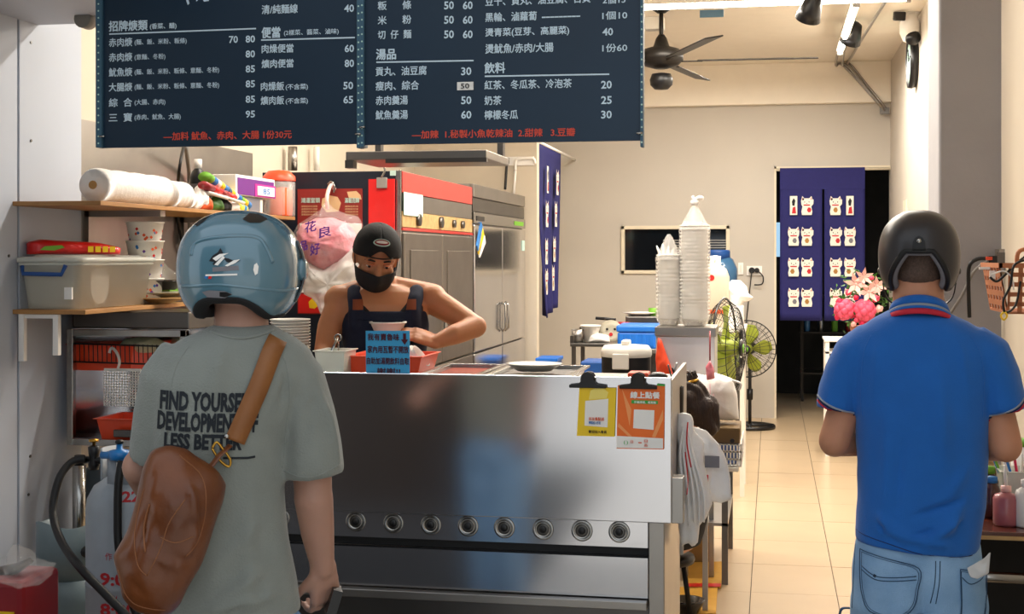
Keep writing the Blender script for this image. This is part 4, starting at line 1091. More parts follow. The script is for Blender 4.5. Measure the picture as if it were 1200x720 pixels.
to=MB(); to.rings(ringset([(h4.z-.17,-.085,.085,-.135,.012),(h4.z-.22,-.165,.165,-.18,.04),(h4.z-.40,-.165,.165,-.205,.06),(h4.z-.55,-.16,.16,-.17,.15),(h4.z-.60,-.17,.17,-.15,.16)]))
for sx in (-1,1): seglist(to,[V((sx*.15,-.07,h4.z-.25)),V((sx*.19,-.03,h4.z-.42))],[.06,.055])
to.xf(SH); place(blend(to,.009,4),'dark_top','liner',m4)
tr=MB()
for sx in (-1,1): seglist(tr,[V((sx*.08,.02,.37)),V((sx*.09,.36,.41)),V((sx*.09,.34,.13))],[.095,.07,.055])
tr.xf(SH); place(blend(tr,.01,3),'trousers','liner',m4)
sho=MB(); 
for sx in (-1,1): MB().cap2(V((sx*.09,.32,.045)),V((sx*.09,.47,.04)),.045,.038).xf(SH).build('shoe','black_rubber',m4,local=True)
stq=thing('stool','low dark stool under the seated person with the bun','stool',pos,ang+1.2)
MB().lathe([(.01,.27),(.15,.27),(.155,.285),(.15,.30),(.01,.30)],(0,.12,0),24).build('seat','dark_metal',stq,local=True)
for k in range(4):
    a=PI/4+k*PI/2; MB().tube([V((.11*math.cos(a),.12+.11*math.sin(a),.27)),V((.15*math.cos(a),.12+.15*math.sin(a),0))],.012,8).build('leg','dark_metal',stq,local=True)
# ================================================================ MENU BOARD
YM=4.0
mb_=thing('menu_board','dark navy hanging menu board of two panels lettered in white and red','menu board',at(425,172,YM+.02))
def panel(xa,xb,yb,nm):
    p=at(xa,yb,YM); q=at(xb,yb,YM)
    o=MB().box((p.x,YM,p.z),(q.x,YM+.012,2.62)).build('board_panel','board_navy',mb_,bevel=.001)
    return p,q
pa,qa=panel(119,420,173.5,0); pb,qb=panel(424,752,170,1)
for xa,xb,yb in ((113,120,172),(418.5,423,172.5),(422.8,427,171.5),(750.5,754,171)):
    p=at(xa,yb,YM-.006); q=at(xb,yb,YM-.006)
    fr=MB().box((p.x,YM-.012,p.z-.003),(q.x,YM+.03,2.63)).build('frame_bar','board_frame',mb_,bevel=.001)
    g=MB(); n=int((2.62-p.z)/.022)
    for k in range(n): g.cyl(((p.x+q.x)/2,YM-.0135,p.z+.01+k*.022),.0028,.003,6,'Y')
    o=g.build('frame_perforation','mint_note',fr); o['kind']='stuff'
for px,py in ((119,160),(419,157),(424,149),(749,156)):
    p=at(px,py,YM-.018); MB().cyl(p-V((.008,0,0)),.0035,.018,10,'X').build('bolt','steel',mb_)
T=lambda s,a,b,y,h,m='board_text',bold=.022,n='menu_line': text_at(s,m,mb_,a,b,y,h,YM,bold,n)
def rule(a,b,ya,yb):
    p=at(a,ya,YM-.001); q=at(b,yb,YM-.001); h=.0022
    MB().add([p+V((0,0,-h)),q+V((0,0,-h)),q+V((0,0,h)),p+V((0,0,h))],[(0,1,2,3)]).build('rule_line','board_text',mb_,fix=False)
# cut-off brush logo at the top edge of the left panel
for pl in ([(218,0),(221,0),(222,4),(220,6)],[(219,-14),(226,-20),(234,-14),(236,-4),(230,2),(229,-6)],[(238,0),(243,-2),(245,1),(239,2)]):
    P=[at(x,y,YM-.001) for x,y in pl]; MB().add(P,[tuple(range(len(P)))]).build('brush_mark','board_text',mb_,fix=False)
T('招牌焿類',128,173,31,12,bold=.035); T('(香菜、醋)',176,207,31.5,7.5); rule(128,300,40,33.5)
rows=((50,'赤肉焿','(麵、飯、米粉、粄條)',219,'80','70'),(67.5,'赤肉焿','(意麵、冬粉)',194,'80',None),(85,'魷魚焿','(麵、飯、米粉、粄條、意麵、冬粉)',257,'85',None),(102.5,'大腸焿','(麵、飯、米粉、粄條、意麵、冬粉)',257,'85',None),(120.5,'綜  合','(大腸、赤肉)',194,'85',None),(138,'三  寶','(赤肉、魷魚、大腸)',212,'95',None))
for i,(y,a,b_,xb,p1,p2) in enumerate(rows):
    T(a,128,155,y,10); T(b_,158,xb,y,7.5,bold=.012); T(p1,288,299,y-4+i*.0+ (0 if i else 0),8.5)
    if p2: T(p2,268.5,279,46.5,8.5)
T('—加料 魷魚、赤肉、大腸 1份30元',192,342,160,9.5,'board_red')
T('湯/乾麵線',307,349,-8,10); T('清/純麵線',307,349,11.5,10.5); T('40',403.5,415,10,9)
T('便當',307,328.5,38.5,12.5,bold=.035); T('(2樣菜、醬菜、滷味)',333,397,39,7.5,bold=.012); rule(306,416,47,44)
for y,s,x1,pr in ((57.5,'肉燥便當',344,'60'),(75,'爌肉便當',344,'80')): T(s,307,x1,y,10); T(pr,404,415,y-.5,9)
for y,s,pr in ((101.5,'肉燥飯','50'),(118,'爌肉飯','65')): T(s,306,333,y,10); T('(不含菜)',335,361,y+1,7.5); T(pr,402.5,414,y-1,9)
for y,s,x1 in ((7,'粄      條',482),(24,'米      粉',482),(41,'切  仔  麵',482)):
    T(s,443,x1,y,10); T('50',520.5,532,y-.5,9.5); T('60',542.5,554,y-.5,9.5)
T('湯品',441,464,64,12.5,bold=.035); rule(441,555,73,71)
for y,s,x1,pr in ((84,'貢丸、油豆腐',500,'30'),(101,'瘦肉、綜合',491,None),(118,'赤肉羹湯',478,'50'),(135,'魷魚羹湯',478,'60')):
    T(s,440.5,x1,y,10.5); 
    if pr: T(pr,540.5,552.5,y-.3,9.5)
pp=at(536,106,YM); q=at(555,96,YM); lb=MB().box((pp.x,YM-.004,pp.z),(q.x,YM-.0005,q.z)).build('price_sticker','clean_white',mb_)
text_at('50','black_ink',mb_,540,550,101,6,YM-.005,.01,'menu_line')
T('豆干、貢丸、油豆腐、百頁',569,692,2,10.5); T('2個15',706.5,733,0,9.5)
T('黑輪、滷蘿蔔',569,629,20.5,10.5); T('---------',635,680,20.5,1.6,bold=.03); T('1個10',706,735,18.5,9.5)
T('燙青菜(豆芽、高麗菜)',569,667,39,11); T('40',706,718.5,37.5,9)
T('燙魷魚/赤肉/大腸',569,648.5,57.5,11); T('1份60',706,735,56.5,9.5)
T('飲料',568,592,80,12.5,bold=.035); rule(568,714,89.5,87)
for y,s,x1,pr in ((100,'紅茶、冬瓜茶、冷泡茶',670,'20'),(118,'奶茶',587.5,'25'),(135,'檸檬冬瓜',607,'30')): T(s,568,x1,y,10.5); T(pr,704.5,717,y-.5,9.5)
T('—加辣  1.秘製小魚乾辣油  2.甜辣   3.豆瓣',483,674,158,9.5,'board_red')
# board hangers going up
for x,w_ in ((-1.9,'left end'),(-1.2,'middle'),(-.5,'right end')): tag(MB().tube([(x,YM+.03,2.6),(x,4.6,3.5)],.006,8).build('hanger_wire','steel_dark'),'thin wire holding up the '+w_+' of the menu board, above the picture edge','wire',group='wires holding the menu board')
tag(MB().cyl(at(96,22,5.0),.035,.06,16,'Y').build('pipe_stub','cord_grey'),'short grey pipe stub under the soffit left of the menu board','pipe')
# long steel shelf behind the board (hood rail)
hd=thing('range_hood_rail','long steel overhead rack beneath the menu board above the cook','rack',at(490,185,6.6))
b=MB(); p=at(405,186,6.2); q=at(570,183,6.2); b.box((p.x,6.2,q.z-.01),(q.x,6.75,q.z+.03)); b.build('rack_top','steel_soft',hd,bevel=.004)
p=at(408,198,6.25); MB().box((p.x,6.2,p.z),(p.x+.04,6.26,q.z-.01)).build('bracket','steel_dark',hd); p2=at(455,192,6.25); MB().box((p2.x,6.2,p2.z),(q.x,6.23,p2.z+.02)).build('rail','steel_dark',hd)
MB().box((p.x,6.7,q.z+.0),(p.x+.03,6.75,3.5)).build('hanger','steel_dark',hd); MB().box((q.x-.05,6.7,q.z),(q.x-.02,6.75,3.5)).build('hanger','steel_dark',hd)

# ================================================================ COUNTER
YC=4.3; XR=at(787,440,YC).x; XLc=-1.87
ct=thing('food_counter','long stainless steel noodle-stall counter with a row of round burner knobs','counter',((XR+XLc)/2,YC+.4,0))
z1=at(700,441.5,YC).z; z2=at(700,611,YC).z; z3=at(700,642,YC).z; z3b=at(700,654,YC).z; z4=at(700,701,YC).z; z5=at(700,712,YC).z
XR2=at(779,650,YC).x
MB().box((XLc,YC,z2),(XR,YC+.018,z1)).build('splash_panel','steel_counter',ct,bevel=.003)
kp=MB().box((XLc,YC+.02,z3),(XR2-.055,YC+.05,z2+.01)).build('knob_panel','steel_counter',ct)
MB().box((XLc,YC+.055,z3b),(XR2-.055,YC+.08,z3)).build('groove','black_gap',ct)  # the recess gets its darkness from this black colour
MB().box((XLc,YC+.02,z4),(XR2-.055,YC+.05,z3b)).build('lower_panel','steel_counter',ct)
MB().box((XLc,YC-.02,z5),(XR2-.055,YC+.7,z4-.004)).build('bottom_shelf','steel_soft',ct,bevel=.002)
MB().box((XLc,YC+.06,.04),(XR2-.055,YC+.08,z5)).build('base_panel','steel_dark',ct)
for x in (XR2-.052,XLc):
    for y in (YC+.015,YC+.70): MB().box((x,y,0),(x+.05,y+.045,z2)).build('leg','steel_soft',ct,bevel=.003)
MB().box((XR2-.012,YC+.06,.1),(XR2-.002,YC+.70,z2+.02)).build('side_panel','steel_soft',ct)
MB().box((XR-.012,YC+.018,z2),(XR,YC+.76,z1-.01)).build('side_splash','steel_soft',ct)
MB().box((XR-.002,YC+.03,z2-.005),(XR+.035,YC+.10,at(790,562,YC).z)).build('side_bracket','steel_soft',ct,bevel=.002)
MB().box((XLc,YC+.018,1.145),(XR-.012,YC+.78,1.165)).build('worktop','steel_soft',ct)
MB().box((XLc,YC+.765,.5),(XR-.012,YC+.78,1.145)).build('back_panel','steel_soft',ct)
for px,py in ((285,605.5),(328,607),(372,609),(417,611.3),(461,613.3),(505,615.3),(548.5,616.8),(591,618.8),(636.5,620.6),(682,622.2),(725.7,623.8)):
    p=at(px,py,YC+.02); k=MB(); k.lathe([(.018,.004),(.0215,.010),(.0235,.010),(.0245,0)],p,28,Matrix.Rotation(PI/2,3,'X'),cap=False)
    k.lathe([(.0245,.001),(.031,.004),(.0345,.001),(.035,-.001)],p,28,Matrix.Rotation(PI/2,3,'X'),cap=False)
    kn=k.build('burner_knob','steel',ct); MB().lathe([(.001,.006),(.012,.006),(.0125,.003),(.001,.001)],p,20,Matrix.Rotation(PI/2,3,'X')).build('knob_hole','black_plastic',kn)
    MB().lathe([(.012,.003),(.018,.004),(.018,.001)],p,24,Matrix.Rotation(PI/2,3,'X'),cap=False).build('knob_ring','steel_dark',kn)
# steel food pans on the worktop behind the panel
def pan(x0,x1,y0,y1,z,fill,label,lid=False):
    t=thing('food_pan',label,'pan',((x0+x1)/2,(y0+y1)/2,z-.036)); h=.006; w=.02
    b=MB(); b.box((x0,y0,z-.008),(x1,y0+w,z)).box((x0,y1-w,z-.008),(x1,y1,z)).box((x0,y0+w,z-.008),(x0+w,y1-w,z)).box((x1-w,y0+w,z-.008),(x1,y1-w,z))
    b.build('rim','steel',t,bevel=.003)
    b=MB(); b.box((x0+w,y0+w,z-.034),(x1-w,y0+w+.003,z-.004)).box((x0+w,y1-w-.003,z-.034),(x1-w,y1-w,z-.004)).box((x0+w,y0+w,z-.034),(x0+w+.003,y1-w,z-.004)).box((x1-w-.003,y0+w,z-.034),(x1-w,y1-w,z-.004)).box((x0+w,y0+w,z-.036),(x1-w,y1-w,z-.032))
    b.build('basin','steel_soft',t)
    if fill: MB().box((x0+w+.004,y0+w+.004,z-.032),(x1-w-.004,y1-w-.004,z-.014)).build('food','veg' if fill=='veg' else fill,t,bevel=.004)
    return t
pz=1.204
a=at(497,435,4.6).x; bq=at(572,435,4.6).x; c=at(676,435,4.6).x
pan(a,bq-.005,4.45,4.95,pz,'soup_red','open steel food pan on the counter beside the orange basket')
pan(bq+.005,c,4.45,4.95,pz,'steel_dark','right-hand steel food pan on the counter holding a small dish')
p=at(626,434,4.7); tag(MB().lathe([(.01,0),(.06,0),(.095,.022),(.1,.025),(.09,.026),(.055,.008),(.01,.008)],(p.x,4.7,pz-.002),28).build('dish','white_plastic'),'small shallow white dish lying on the right-hand steel food pan','dish')
# clips with menu cards on the panel's upper edge
def clip(px,py,label,shiny):
    p=at(px,py,YC-.01); t=thing('bulldog_clip',label,'clip',p); s=.0025
    u=V((1,0,0)); v=V((0,0,1))
    prof=[(-25,-7),(-25,-2),(-12,0),(-8,6),(-9,12),(-6,17),(0,19),(6,17),(9,12),(8,6),(12,0),(25,-2),(25,-7)]
    MB().prism([(x*s*.95,y*s*.8) for x,y in prof],p+V((0,-.008,-.01)),u,v,V((0,.006,0))).build('clip_plate',shiny,t,bevel=.002)
    MB().prism([(x*s*.9,y*s*.78) for x,y in prof],p+V((0,.03,-.01)),u,v,V((0,.005,0))).build('clip_plate',shiny,t,bevel=.002)
    MB().cyl(p+V((-.024,.010,.0)),.010,.048,14,'X').build('spring','dark_metal',t)
    return t
clip(689,446,'black bulldog clip holding the yellow card on the counter edge','black_plastic'); 
clip(748,447,'black bulldog clip holding the orange card on the counter edge','dark_metal')
def card(xa,ya,xb,yb,m,label,skew=0,Y=YC-.0085):
    t=thing('sign_card',label,'sign',at((xa+xb)/2,yb,Y)); P=[at(x,y,Y) for x,y in ((xa-skew,yb-1),(xb-skew*.6,yb),(xb,ya+1),(xa,ya))]
    b=MB(); n=V((0,-.0015,0)); b.add(P+[p+n for p in P],[(0,1,2,3),(4,7,6,5),(0,4,5,1),(1,5,6,2),(2,6,7,3),(3,7,4,0)]); b.build('card_sheet',m,t)
    return t
def decal(t,pts,m,Y,name='print_area',l=.0022):
    P=[at(x,y,Y)+V((0,-l,0)) for x,y in pts]; return MB().add(P,[tuple(range(len(P)))]).build(name,m,t,fix=False)
yc=card(679,454,722,512,'yellow_print','yellow card with a blank white square clipped on the counter front',3); Yc=YC-.0085
decal(yc,[(686,470),(713,467.5),(712,501),(685,499)],'clean_white',Yc)
decal(yc,[(692,458),(700,454),(708,456),(713,460),(711,467),(690,468.5)],mat('pale_yellow','#f2dc70',.5),Yc)
text_at('好友集點送','print_orange',yc,690,708,491,4,Yc-.004,.02,'card_text'); text_at('掃描加入好友','print_blue',yc,690,704,495.5,3.4,Yc-.004,.02,'card_text')
text_at('歡迎加入LINE'.replace('LINE','會員'),'black_ink',yc,690,711,506,3.6,Yc-.004,.02,'card_text')
oc=card(724,452,779,527,'orange_print','orange card headed with white characters clipped at the counter right end',1.5)
decal(oc,[(723,511),(777,514),(777,526),(722.5,525)],'clean_white',Yc)
decal(oc,[(743,480),(767,481),(766,504),(742,502)],'clean_white',Yc)
text_at('線上點餐','clean_white',oc,739,773,463,7.5,Yc-.004,.05,'card_text')
decal(oc,[(740,469),(771,470),(771,474),(740,473)],'green_print',Yc)
text_at('手機掃碼、輕鬆點','clean_white',oc,743,769,471.5,2.8,Yc-.005,.02,'card_text')
decal(oc,[(770,450),(779,451),(779,453),(770,452)],'green_print',Yc)
for pl in ([(725,496),(741,512),(737,512),(724,500)],[(777,480),(764,512),(768,513),(777,492)],[(729,456),(740,480),(738,500),(734,480)]): decal(oc,pl,mat('orange_pale','#f29a58',.4),Yc,'fold_mark',.0019)
text_at('( )','green_print',oc,731,736,519,5,Yc-.005,.02,'card_text'); text_at('日','print_orange',oc,739,742,518,3,Yc-.005,.02,'card_text'); text_at('一','print_orange',oc,748,752,519,1.2,Yc-.005,.03,'card_text'); text_at('日','print_orange',oc,755,759,517,3,Yc-.005,.02,'card_text'); text_at('品','print_orange',oc,755,759,522,3,Yc-.005,.02,'card_text')
# blue handwritten card
bc=thing('sign_card','light blue handwritten card with a down arrow standing on the counter edge','sign',at(454,440,YC+.02)); YK=YC+.025
P=[at(x,y,YK) for x,y in ((429,440),(480,440),(480,388),(428.5,388))]; n=V((0,.002,0)); MB().add(P+[p+n for p in P],[(0,1,2,3),(4,7,6,5),(0,4,5,1),(1,5,6,2),(2,6,7,3),(3,7,4,0)]).build('card_sheet','blue_card',bc)
for s,a_,b_,y,h in (('我有賣魯味',431,468,395,8),('家內用瓦暫不開放',431,479,409.5,8.5),('自助加湯開飲料自取',430,479.5,423,8),('謝謝!!',442,469,435,7.5)): text_at(s,'maroon_ink',bc,a_,b_,y,h,YK-.001,.02,'handwriting')
decal(bc,[(472.5,391),(476,391),(476,398),(478.5,398),(474.5,404.5),(470,398),(472.5,398)],'maroon_ink',YK,'arrow')
# tub with tongs, orange basket, bowl
def tray(t,c,w,d,h,m,taper=.85,th=.004,name='tray_body',rim=.006,n=None):
    c=V(c); b=MB(); R=[]
    for k,(s,z) in enumerate(((taper,0),(1,h),(1+rim/w*2,h),(1+rim/w*2,h-.004),(1,h-.006))): pass
    def ring(s,z,e=0): return [c+V((x*(w/2*s+e),y*(d/2*s+e),z)) for x,y in ((-1,-1),(1,-1),(1,1),(-1,1))]
    b.rings([ring(taper,0),ring(1,h),ring(1,h,rim),ring(1,h+.004,rim),ring(1,h+.004,-th),ring(taper,th,-th)],smooth=False)
    return b.build(name,m,t,bevel=.003)
p=at(386,438,4.62); tb=thing('food_tub','clear plastic tub of vegetables at the cook\'s right hand','tub',(p.x,4.66,1.166))
tray(tb,(p.x+.01,4.66,1.166),.11,.14,.10,'translucent',.86,name='tub_body'); MB().box((p.x-.035,4.61,1.172),(p.x+.055,4.71,1.20)).build('contents','veg',tb,bevel=.01)
tg=thing('tongs','steel tongs leaning in the clear plastic tub','tongs',at(380,436,4.6)); pv=at(396,396,4.66); 
MB().tube(smoothpath([pv,at(393,402,4.63),at(386,418,4.61),at(381,436,4.62)],4),.0045,8,flat=.4).build('arm','steel',tg); MB().tube(smoothpath([pv,at(397,404,4.67),at(396,420,4.68),at(395,434,4.68)],4),.0045,8,flat=.4).build('arm','steel',tg)
MB().tube([pv+V((.012*math.cos(t),0,.012*math.sin(t))) for t in [2*PI*i/12 for i in range(12)]],.003,6,closed=True,cap=False).build('ring','steel',tg)
def openbasket(t,c,w,d,h,m,cols=9,rows=4,taper=.88,wr=.0028,name='basket_wire'):
    """lattice basket"""
    c=V(c); b=MB(); ring=lambda s,z:[c+V((x*w/2*s,y*d/2*s,z)) for x,y in ((-1,-1),(1,-1),(1,1),(-1,1))]
    for k in range(rows+1):
        s=taper+(1-taper)*k/rows; q=ring(s,h*k/rows); b.tube(q,wr*(1.7 if k==rows else 1),6,closed=True,cap=False)
    for side in range(4):
        a0,a1=ring(taper,0)[side],ring(taper,0)[(side+1)%4]; b0,b1=ring(1,h)[side],ring(1,h)[(side+1)%4]
        for i in range(cols+1): b.tube([a0.lerp(a1,i/cols),b0.lerp(b1,i/cols)],wr*.8,5)
    for i in range(cols+1): b.tube([ring(taper,0)[0].lerp(ring(taper,0)[1],i/cols),ring(taper,0)[3].lerp(ring(taper,0)[2],i/cols)],wr*.8,5)
    return b.build(name,m,t)
p=at(454,438,4.72); ob=thing('basket','orange plastic basket of white bowls behind the blue handwritten card','basket',(p.x,4.80,1.166))
tray(ob,(p.x,4.80,1.166),.275,.26,.078,'orange_plastic',.86,name='basket_body',rim=.008)
bb=MB()
for k in range(8): bb.lathe([(.030,0),(.046,.022),(.047,.022),(.031,-.001)],(p.x+.018+.010*k,4.80,1.228),14,Matrix.Rotation(.9,3,'Y'),cap=False)
o=tag(bb.build('stacked_cup','clean_white'),'row of stacked white cups lying in the orange basket','cups',kind='stuff')
p=at(458,388,5.12); o=thing('bowl','white takeaway bowl held in the cook\'s left hand','bowl',V((p.x,5.12,p.z-.025)))
MB().lathe([(.045,0),(.068,.055),(.072,.058),(.072,.052),(.066,.05),(.043,.003)],V((p.x,5.08,p.z-.02)),28,cap=False).lathe([(.0,0.001),(.045,.001)],V((p.x,5.08,p.z-.02)),28,cap=False).build('bowl_body','paper_cup',o)
MB().lathe([(.001,.045),(.063,.045)],V((p.x,5.08,p.z-.02)),24,cap=False).build('contents','veg',o)
# stacks of white tubs behind the front man's helmet
for i,(px,py0,n) in enumerate(((338,406,12),(350,404,10))):
    pass
def stack(px,pyb,n,Y,r,dz,label,m='paper_cup',h=.05,z0=None,group=None):
    p=at(px,pyb,Y); z=p.z if z0 is None else z0; t=thing('bowl_stack',label,'bowls',(p.x,Y,z),group=group); 
    for k in range(n): MB().lathe([(r*.7,0),(r*.97,h),(r*1.03,h),(r*1.03,h+.004),(r*.95,h+.004),(r*.68,.003)],(p.x,Y,z+k*dz),24,cap=False).build('bowl',m,t)
    return t
stack(340,406,14,4.95,.075,.011,'stack of white bowls behind the blue helmet, left of the cook',z0=1.166)
stack(318,406,9,4.85,.07,.011,'shorter stack of white bowls just behind the blue helmet',z0=1.166)

# ================================================================ REFRIGERATORS
YF=7.4; XF=at(470,200,YF).x; 
def rx(px): # depth where the front plane meets a column
    return atx(px,300,XF).y
def fz(px,py): return atx(px,py,XF).z
Y1=rx(553.5); Y2=rx(614.5); XB=-2.86
fr1=thing('refrigerator','tall upright refrigerator with red front header and navy side','refrigerator',((XF+XB)/2,(YF+Y1)/2,0))
zt=fz(472,201); 
MB().box((XB,YF,.06),(XF-.02,Y1-.01,zt)).build('cabinet','steel_soft',fr1)
MB().box((XB,YF-.006,.06),(XF-.03,YF,zt)).build('side_panel','fridge_navy',fr1)
MB().box((XF-.03,YF-.008,.06),(XF,YF+.02,zt+.005)).build('corner_post','steel',fr1,bevel=.003)
zr=fz(512,233); zr=fz(473,226); zm=fz(473,247); zl=fz(473,266)
MB().box((XF-.02,YF+.02,zr),(XF+.004,Y1-.02,zt)).build('red_header','red_paint',fr1,bevel=.003)
MB().box((XF-.02,YF+.02,zm),(XF,Y1-.02,zr-.004)).build('grille_panel','steel_soft',fr1)
MB().box((XF-.02,YF+.02,zl),(XF+.003,Y1-.02,zm-.003)).build('control_panel','cream_label',fr1)
MB().box((XF-.02,YF+.02,zl-.02),(XF+.006,Y1-.02,zl-.004)).build('red_strip','red_paint',fr1)
for y in (YF+.35,YF+.9,YF+1.25,YF+1.5): MB().cyl((XF+.003,y,(zm+zl)/2),.025 if y>8.5 else .035,.02,14,'X').build('control_dial','steel_dark',fr1)
def fdoors(root,y0,y1,zlist,m,panels=True,handle=True):
    for (za,zb) in zlist:
        ym=(y0+y1)/2
        for a,b_ in ((y0+.02,ym-.006),(ym+.006,y1-.02)):
            dr=MB().box((XF-.02,a,za),(XF+.012,b_,zb)).build('door',m,root,bevel=.008)
            if panels: MB().box((XF+.012,a+.12,zb-.45 if zb-za>.6 else za+.1),(XF+.018,b_-.12,zb-.1)).build('inset_panel',m,dr,bevel=.006)
            if handle: MB().tube([(XF+.02,(b_-.05 if b_<ym else a+.05),za+.1),(XF+.045,(b_-.05 if b_<ym else a+.05),za+.12),(XF+.045,(b_-.05 if b_<ym else a+.05),za+.3),(XF+.02,(b_-.05 if b_<ym else a+.05),za+.32)],.009,8).build('handle','steel',dr)
zs=atx(557,412,XF).z
fdoors(fr1,YF+.01,Y1-.01,((.12,zs-.01),(zs,zl-.03)),'fridge_door')
for yy in (YF+.1,Y1-.1):
    for xx in (XB+.08,XF-.1): MB().cyl((xx,yy,0),.03,.06,12).build('foot','black_plastic',fr1)
fr2=thing('refrigerator','tall stainless steel refrigerator standing next to the red-topped one','refrigerator',((XF+XB)/2,(Y1+Y2)/2,0))
zt2=fz(557,216)
MB().box((XB,Y1+.01,.06),(XF-.02,Y2,zt2)).build('cabinet','steel_soft',fr2)
za=fz(557,248); zb_=fz(557,262)
MB().box((XF-.02,Y1+.02,za+.10),(XF+.005,Y2,zt2)).build('top_panel','steel_soft',fr2,bevel=.004)
MB().box((XF-.02,Y1+.02,za),(XF-.002,Y2,za+.09)).build('vent_strip','steel_dark',fr2)
MB().box((XF-.02,Y1+.02,zb_),(XF+.008,Y2,za-.005)).build('control_strip','steel',fr2,bevel=.003)
MB().box((XF+.008,Y1+.1,zb_+.02),(XF+.012,Y1+.35,za-.03)).build('display','black_plastic',fr2)
MB().box((XF+.008,Y2-.5,zb_+.02),(XF+.011,Y2-.1,za-.03)).build('sticker','green_bit',fr2)
fdoors(fr2,Y1+.01,Y2,((.12,zs-.015),(zs-.005,zb_-.01)),'steel_counter',panels=False)
for yy in (Y1+.1,Y2-.1):
    for xx in (XB+.08,XF-.1): MB().cyl((xx,yy,0),.03,.06,12).build('foot','black_plastic',fr2)
def sheet_x(name,m,label,cat,px0,px1,py0,py1,X):
    a=atx(px0,py1,X); c=atx(px1,py1,X); d=atx(px0,py0,X); 
    return tag(MB().box((X,a.y,a.z),(X+.003,c.y,d.z)).build(name,m),label,cat)
sheet_x('paper_note','mint_note','pale green note paper stuck on the red-topped refrigerator','note',473,495,225,252,XF+.008)
sheet_x('sticker','mint_note','small pale green sticker on the silver refrigerator edge','sticker',611.5,614.5,282,294,XF+.014)
for k,(c_,y) in enumerate((('print_blue',277),('yellow_print',283),('clean_white',289))):
    a=atx(562+k*1.5,y,XF+.014); tag(MB().cbox(a,(.006,.22,.06),Matrix.Rotation(.9-k*.2,3,'X')).build('sticker',c_),['blue','yellow','white'][k]+' scrap of the sticker cluster on the silver refrigerator door','sticker')
# navy side: posters, red folder, bags
YS=YF-.008
def flat(name,m,label,cat,x0,y0,x1,y1,Y=YS,th=.004,parts=()):
    a=at(x0,y1,Y); b_=at(x1,y0,Y); o=thing(name,label,cat,((a.x+b_.x)/2,Y,a.z)); MB().box((a.x,Y-th,a.z),(b_.x,Y,b_.z)).build('sheet',m,o); return o
po1=flat('poster','poster_red','dark red printed poster on the navy refrigerator side behind the pink bag','poster',349,221,425,368)
for (s,a_,b_,y,h) in (('鴻運當頭',353,375,235,6),('滿載而歸',404,421,235,6)): text_at(s,'mint_note',po1,a_,b_,y,h,YS-.006,.02,'poster_text')
for r_ in range(4): text_at('湯麵飯粉米湯麵','poster_cream',po1,353,372,242+r_*3.2,2.2,YS-.006,.0,'poster_text'); text_at('湯麵飯粉米','poster_cream',po1,404,420,242+r_*3.2,2.2,YS-.006,.0,'poster_text')
def dec(t,pts,m,Y,l,name): P=[at(x,y,Y)+V((0,-l,0)) for x,y in pts]; return MB().add(P,[tuple(range(len(P)))]).build(name,m,t,fix=False)
dec(po1,[(378,233),(386,229),(396,231),(400,238),(397,248),(383,249),(377,241)],'poster_cream',YS,.0055,'dish_picture'); dec(po1,[(407,225),(418,224),(423,229),(424,234),(409,232)],'poster_cream',YS,.0055,'dish_picture')
dec(po1,[(350,345),(425,345),(425,367),(350,367)],'red_plastic',YS,.0055,'red_band'); dec(po1,[(362,354),(366,350),(372,352),(374,358),(369,362),(363,361)],'yellow_print',YS,.0065,'emblem')
dec(po1,[(352,262),(424,262),(424,343),(352,343)],'clean_white',YS,.0050,'white_field')
rf=flat('folder','red_plastic','bright red plastic folder hanging from a clip on the navy refrigerator side','folder',433,210,463,270,YS-.01,.02)
p=at(447,208,YS-.045); MB().box((p.x-.03,p.y,p.z-.06),(p.x+.03,p.y+.02,p.z+.0)).build('clip','cord_grey',rf,bevel=.004); MB().tube(smoothpath([p,p+V((.02,0,.04)),p+V((.0,0,.08)),p+V((-.02,0,.06))],4),.006,6).build('hook','steel',rf)
tag(MB().box(at(457,206,YS-.004),at(464,200,YS)).build('label_tag','mint_note'),'tiny white tag at the top corner of the navy refrigerator side','tag')
# pink bag in clear film hanging
bgp=thing('plastic_bag','clear bag of pink and white packets with purple print, hanging beside the cook','bag',at(383,320,7.1)); Yb=7.05
def px_poly(pts,Y,c): return [((at(x,y,Y)-c).x,(at(x,y,Y)-c).z) for x,y in pts]
c0=at(384,285,Yb); MB().pillow(px_poly([(349,272),(357,262),(372,256),(390,255),(408,262),(419,278),(417,298),(402,310),(392,318),(378,317),(362,308),(352,292)],Yb,c0),c0,(1,0,0),(0,0,1),(0,1,0),.16,.12,nz=.03,seed=2,n=72,steps=12).build('packets','bag_pink',bgp)
c0=at(384,280,Yb); fl_=MB().pillow(px_poly([(345,276),(352,262),(368,252),(381,243),(384,236),(388,243),(404,250),(420,254),(425,264),(421,282),(419,300),(402,314),(392,322),(374,320),(354,306),(347,290)],Yb,c0),c0,(1,0,0),(0,0,1),(0,1,0),.19,.14,nz=.035,seed=8,n=72,steps=12).build('clear_film','film_thin',bgp)
bvp_=bvh_of(fl_.data); 
for s,x,y,w,h in (('花',372,262,13,12),('良',388,268,14,12),('品',366,284,9,11),('好',378,287,11,13)):
    a=at(x,y+h,Yb); b2=at(x+w,y,Yb); text(s,'purple_ink',bgp,V((a.x,Yb-.20,a.z)),V((.95,0,.2)).normalized(),(0,0,1),b2.x-a.x,b2.z-a.z,.03,'bag_print')
MB().tube(smoothpath([at(384,245,Yb),at(383,232,Yb),at(386,220,Yb+.2),at(389,217,YS-.01),at(392,222,YS-.02)],5),.011,8).build('tie','flower_light',bgp)
MB().tube(smoothpath([at(384,216,YS-.02),at(388,213,YS-.03),at(392,218,YS-.03),at(391,226,YS-.03)],5),.006,6).build('hook','steel',bgp)
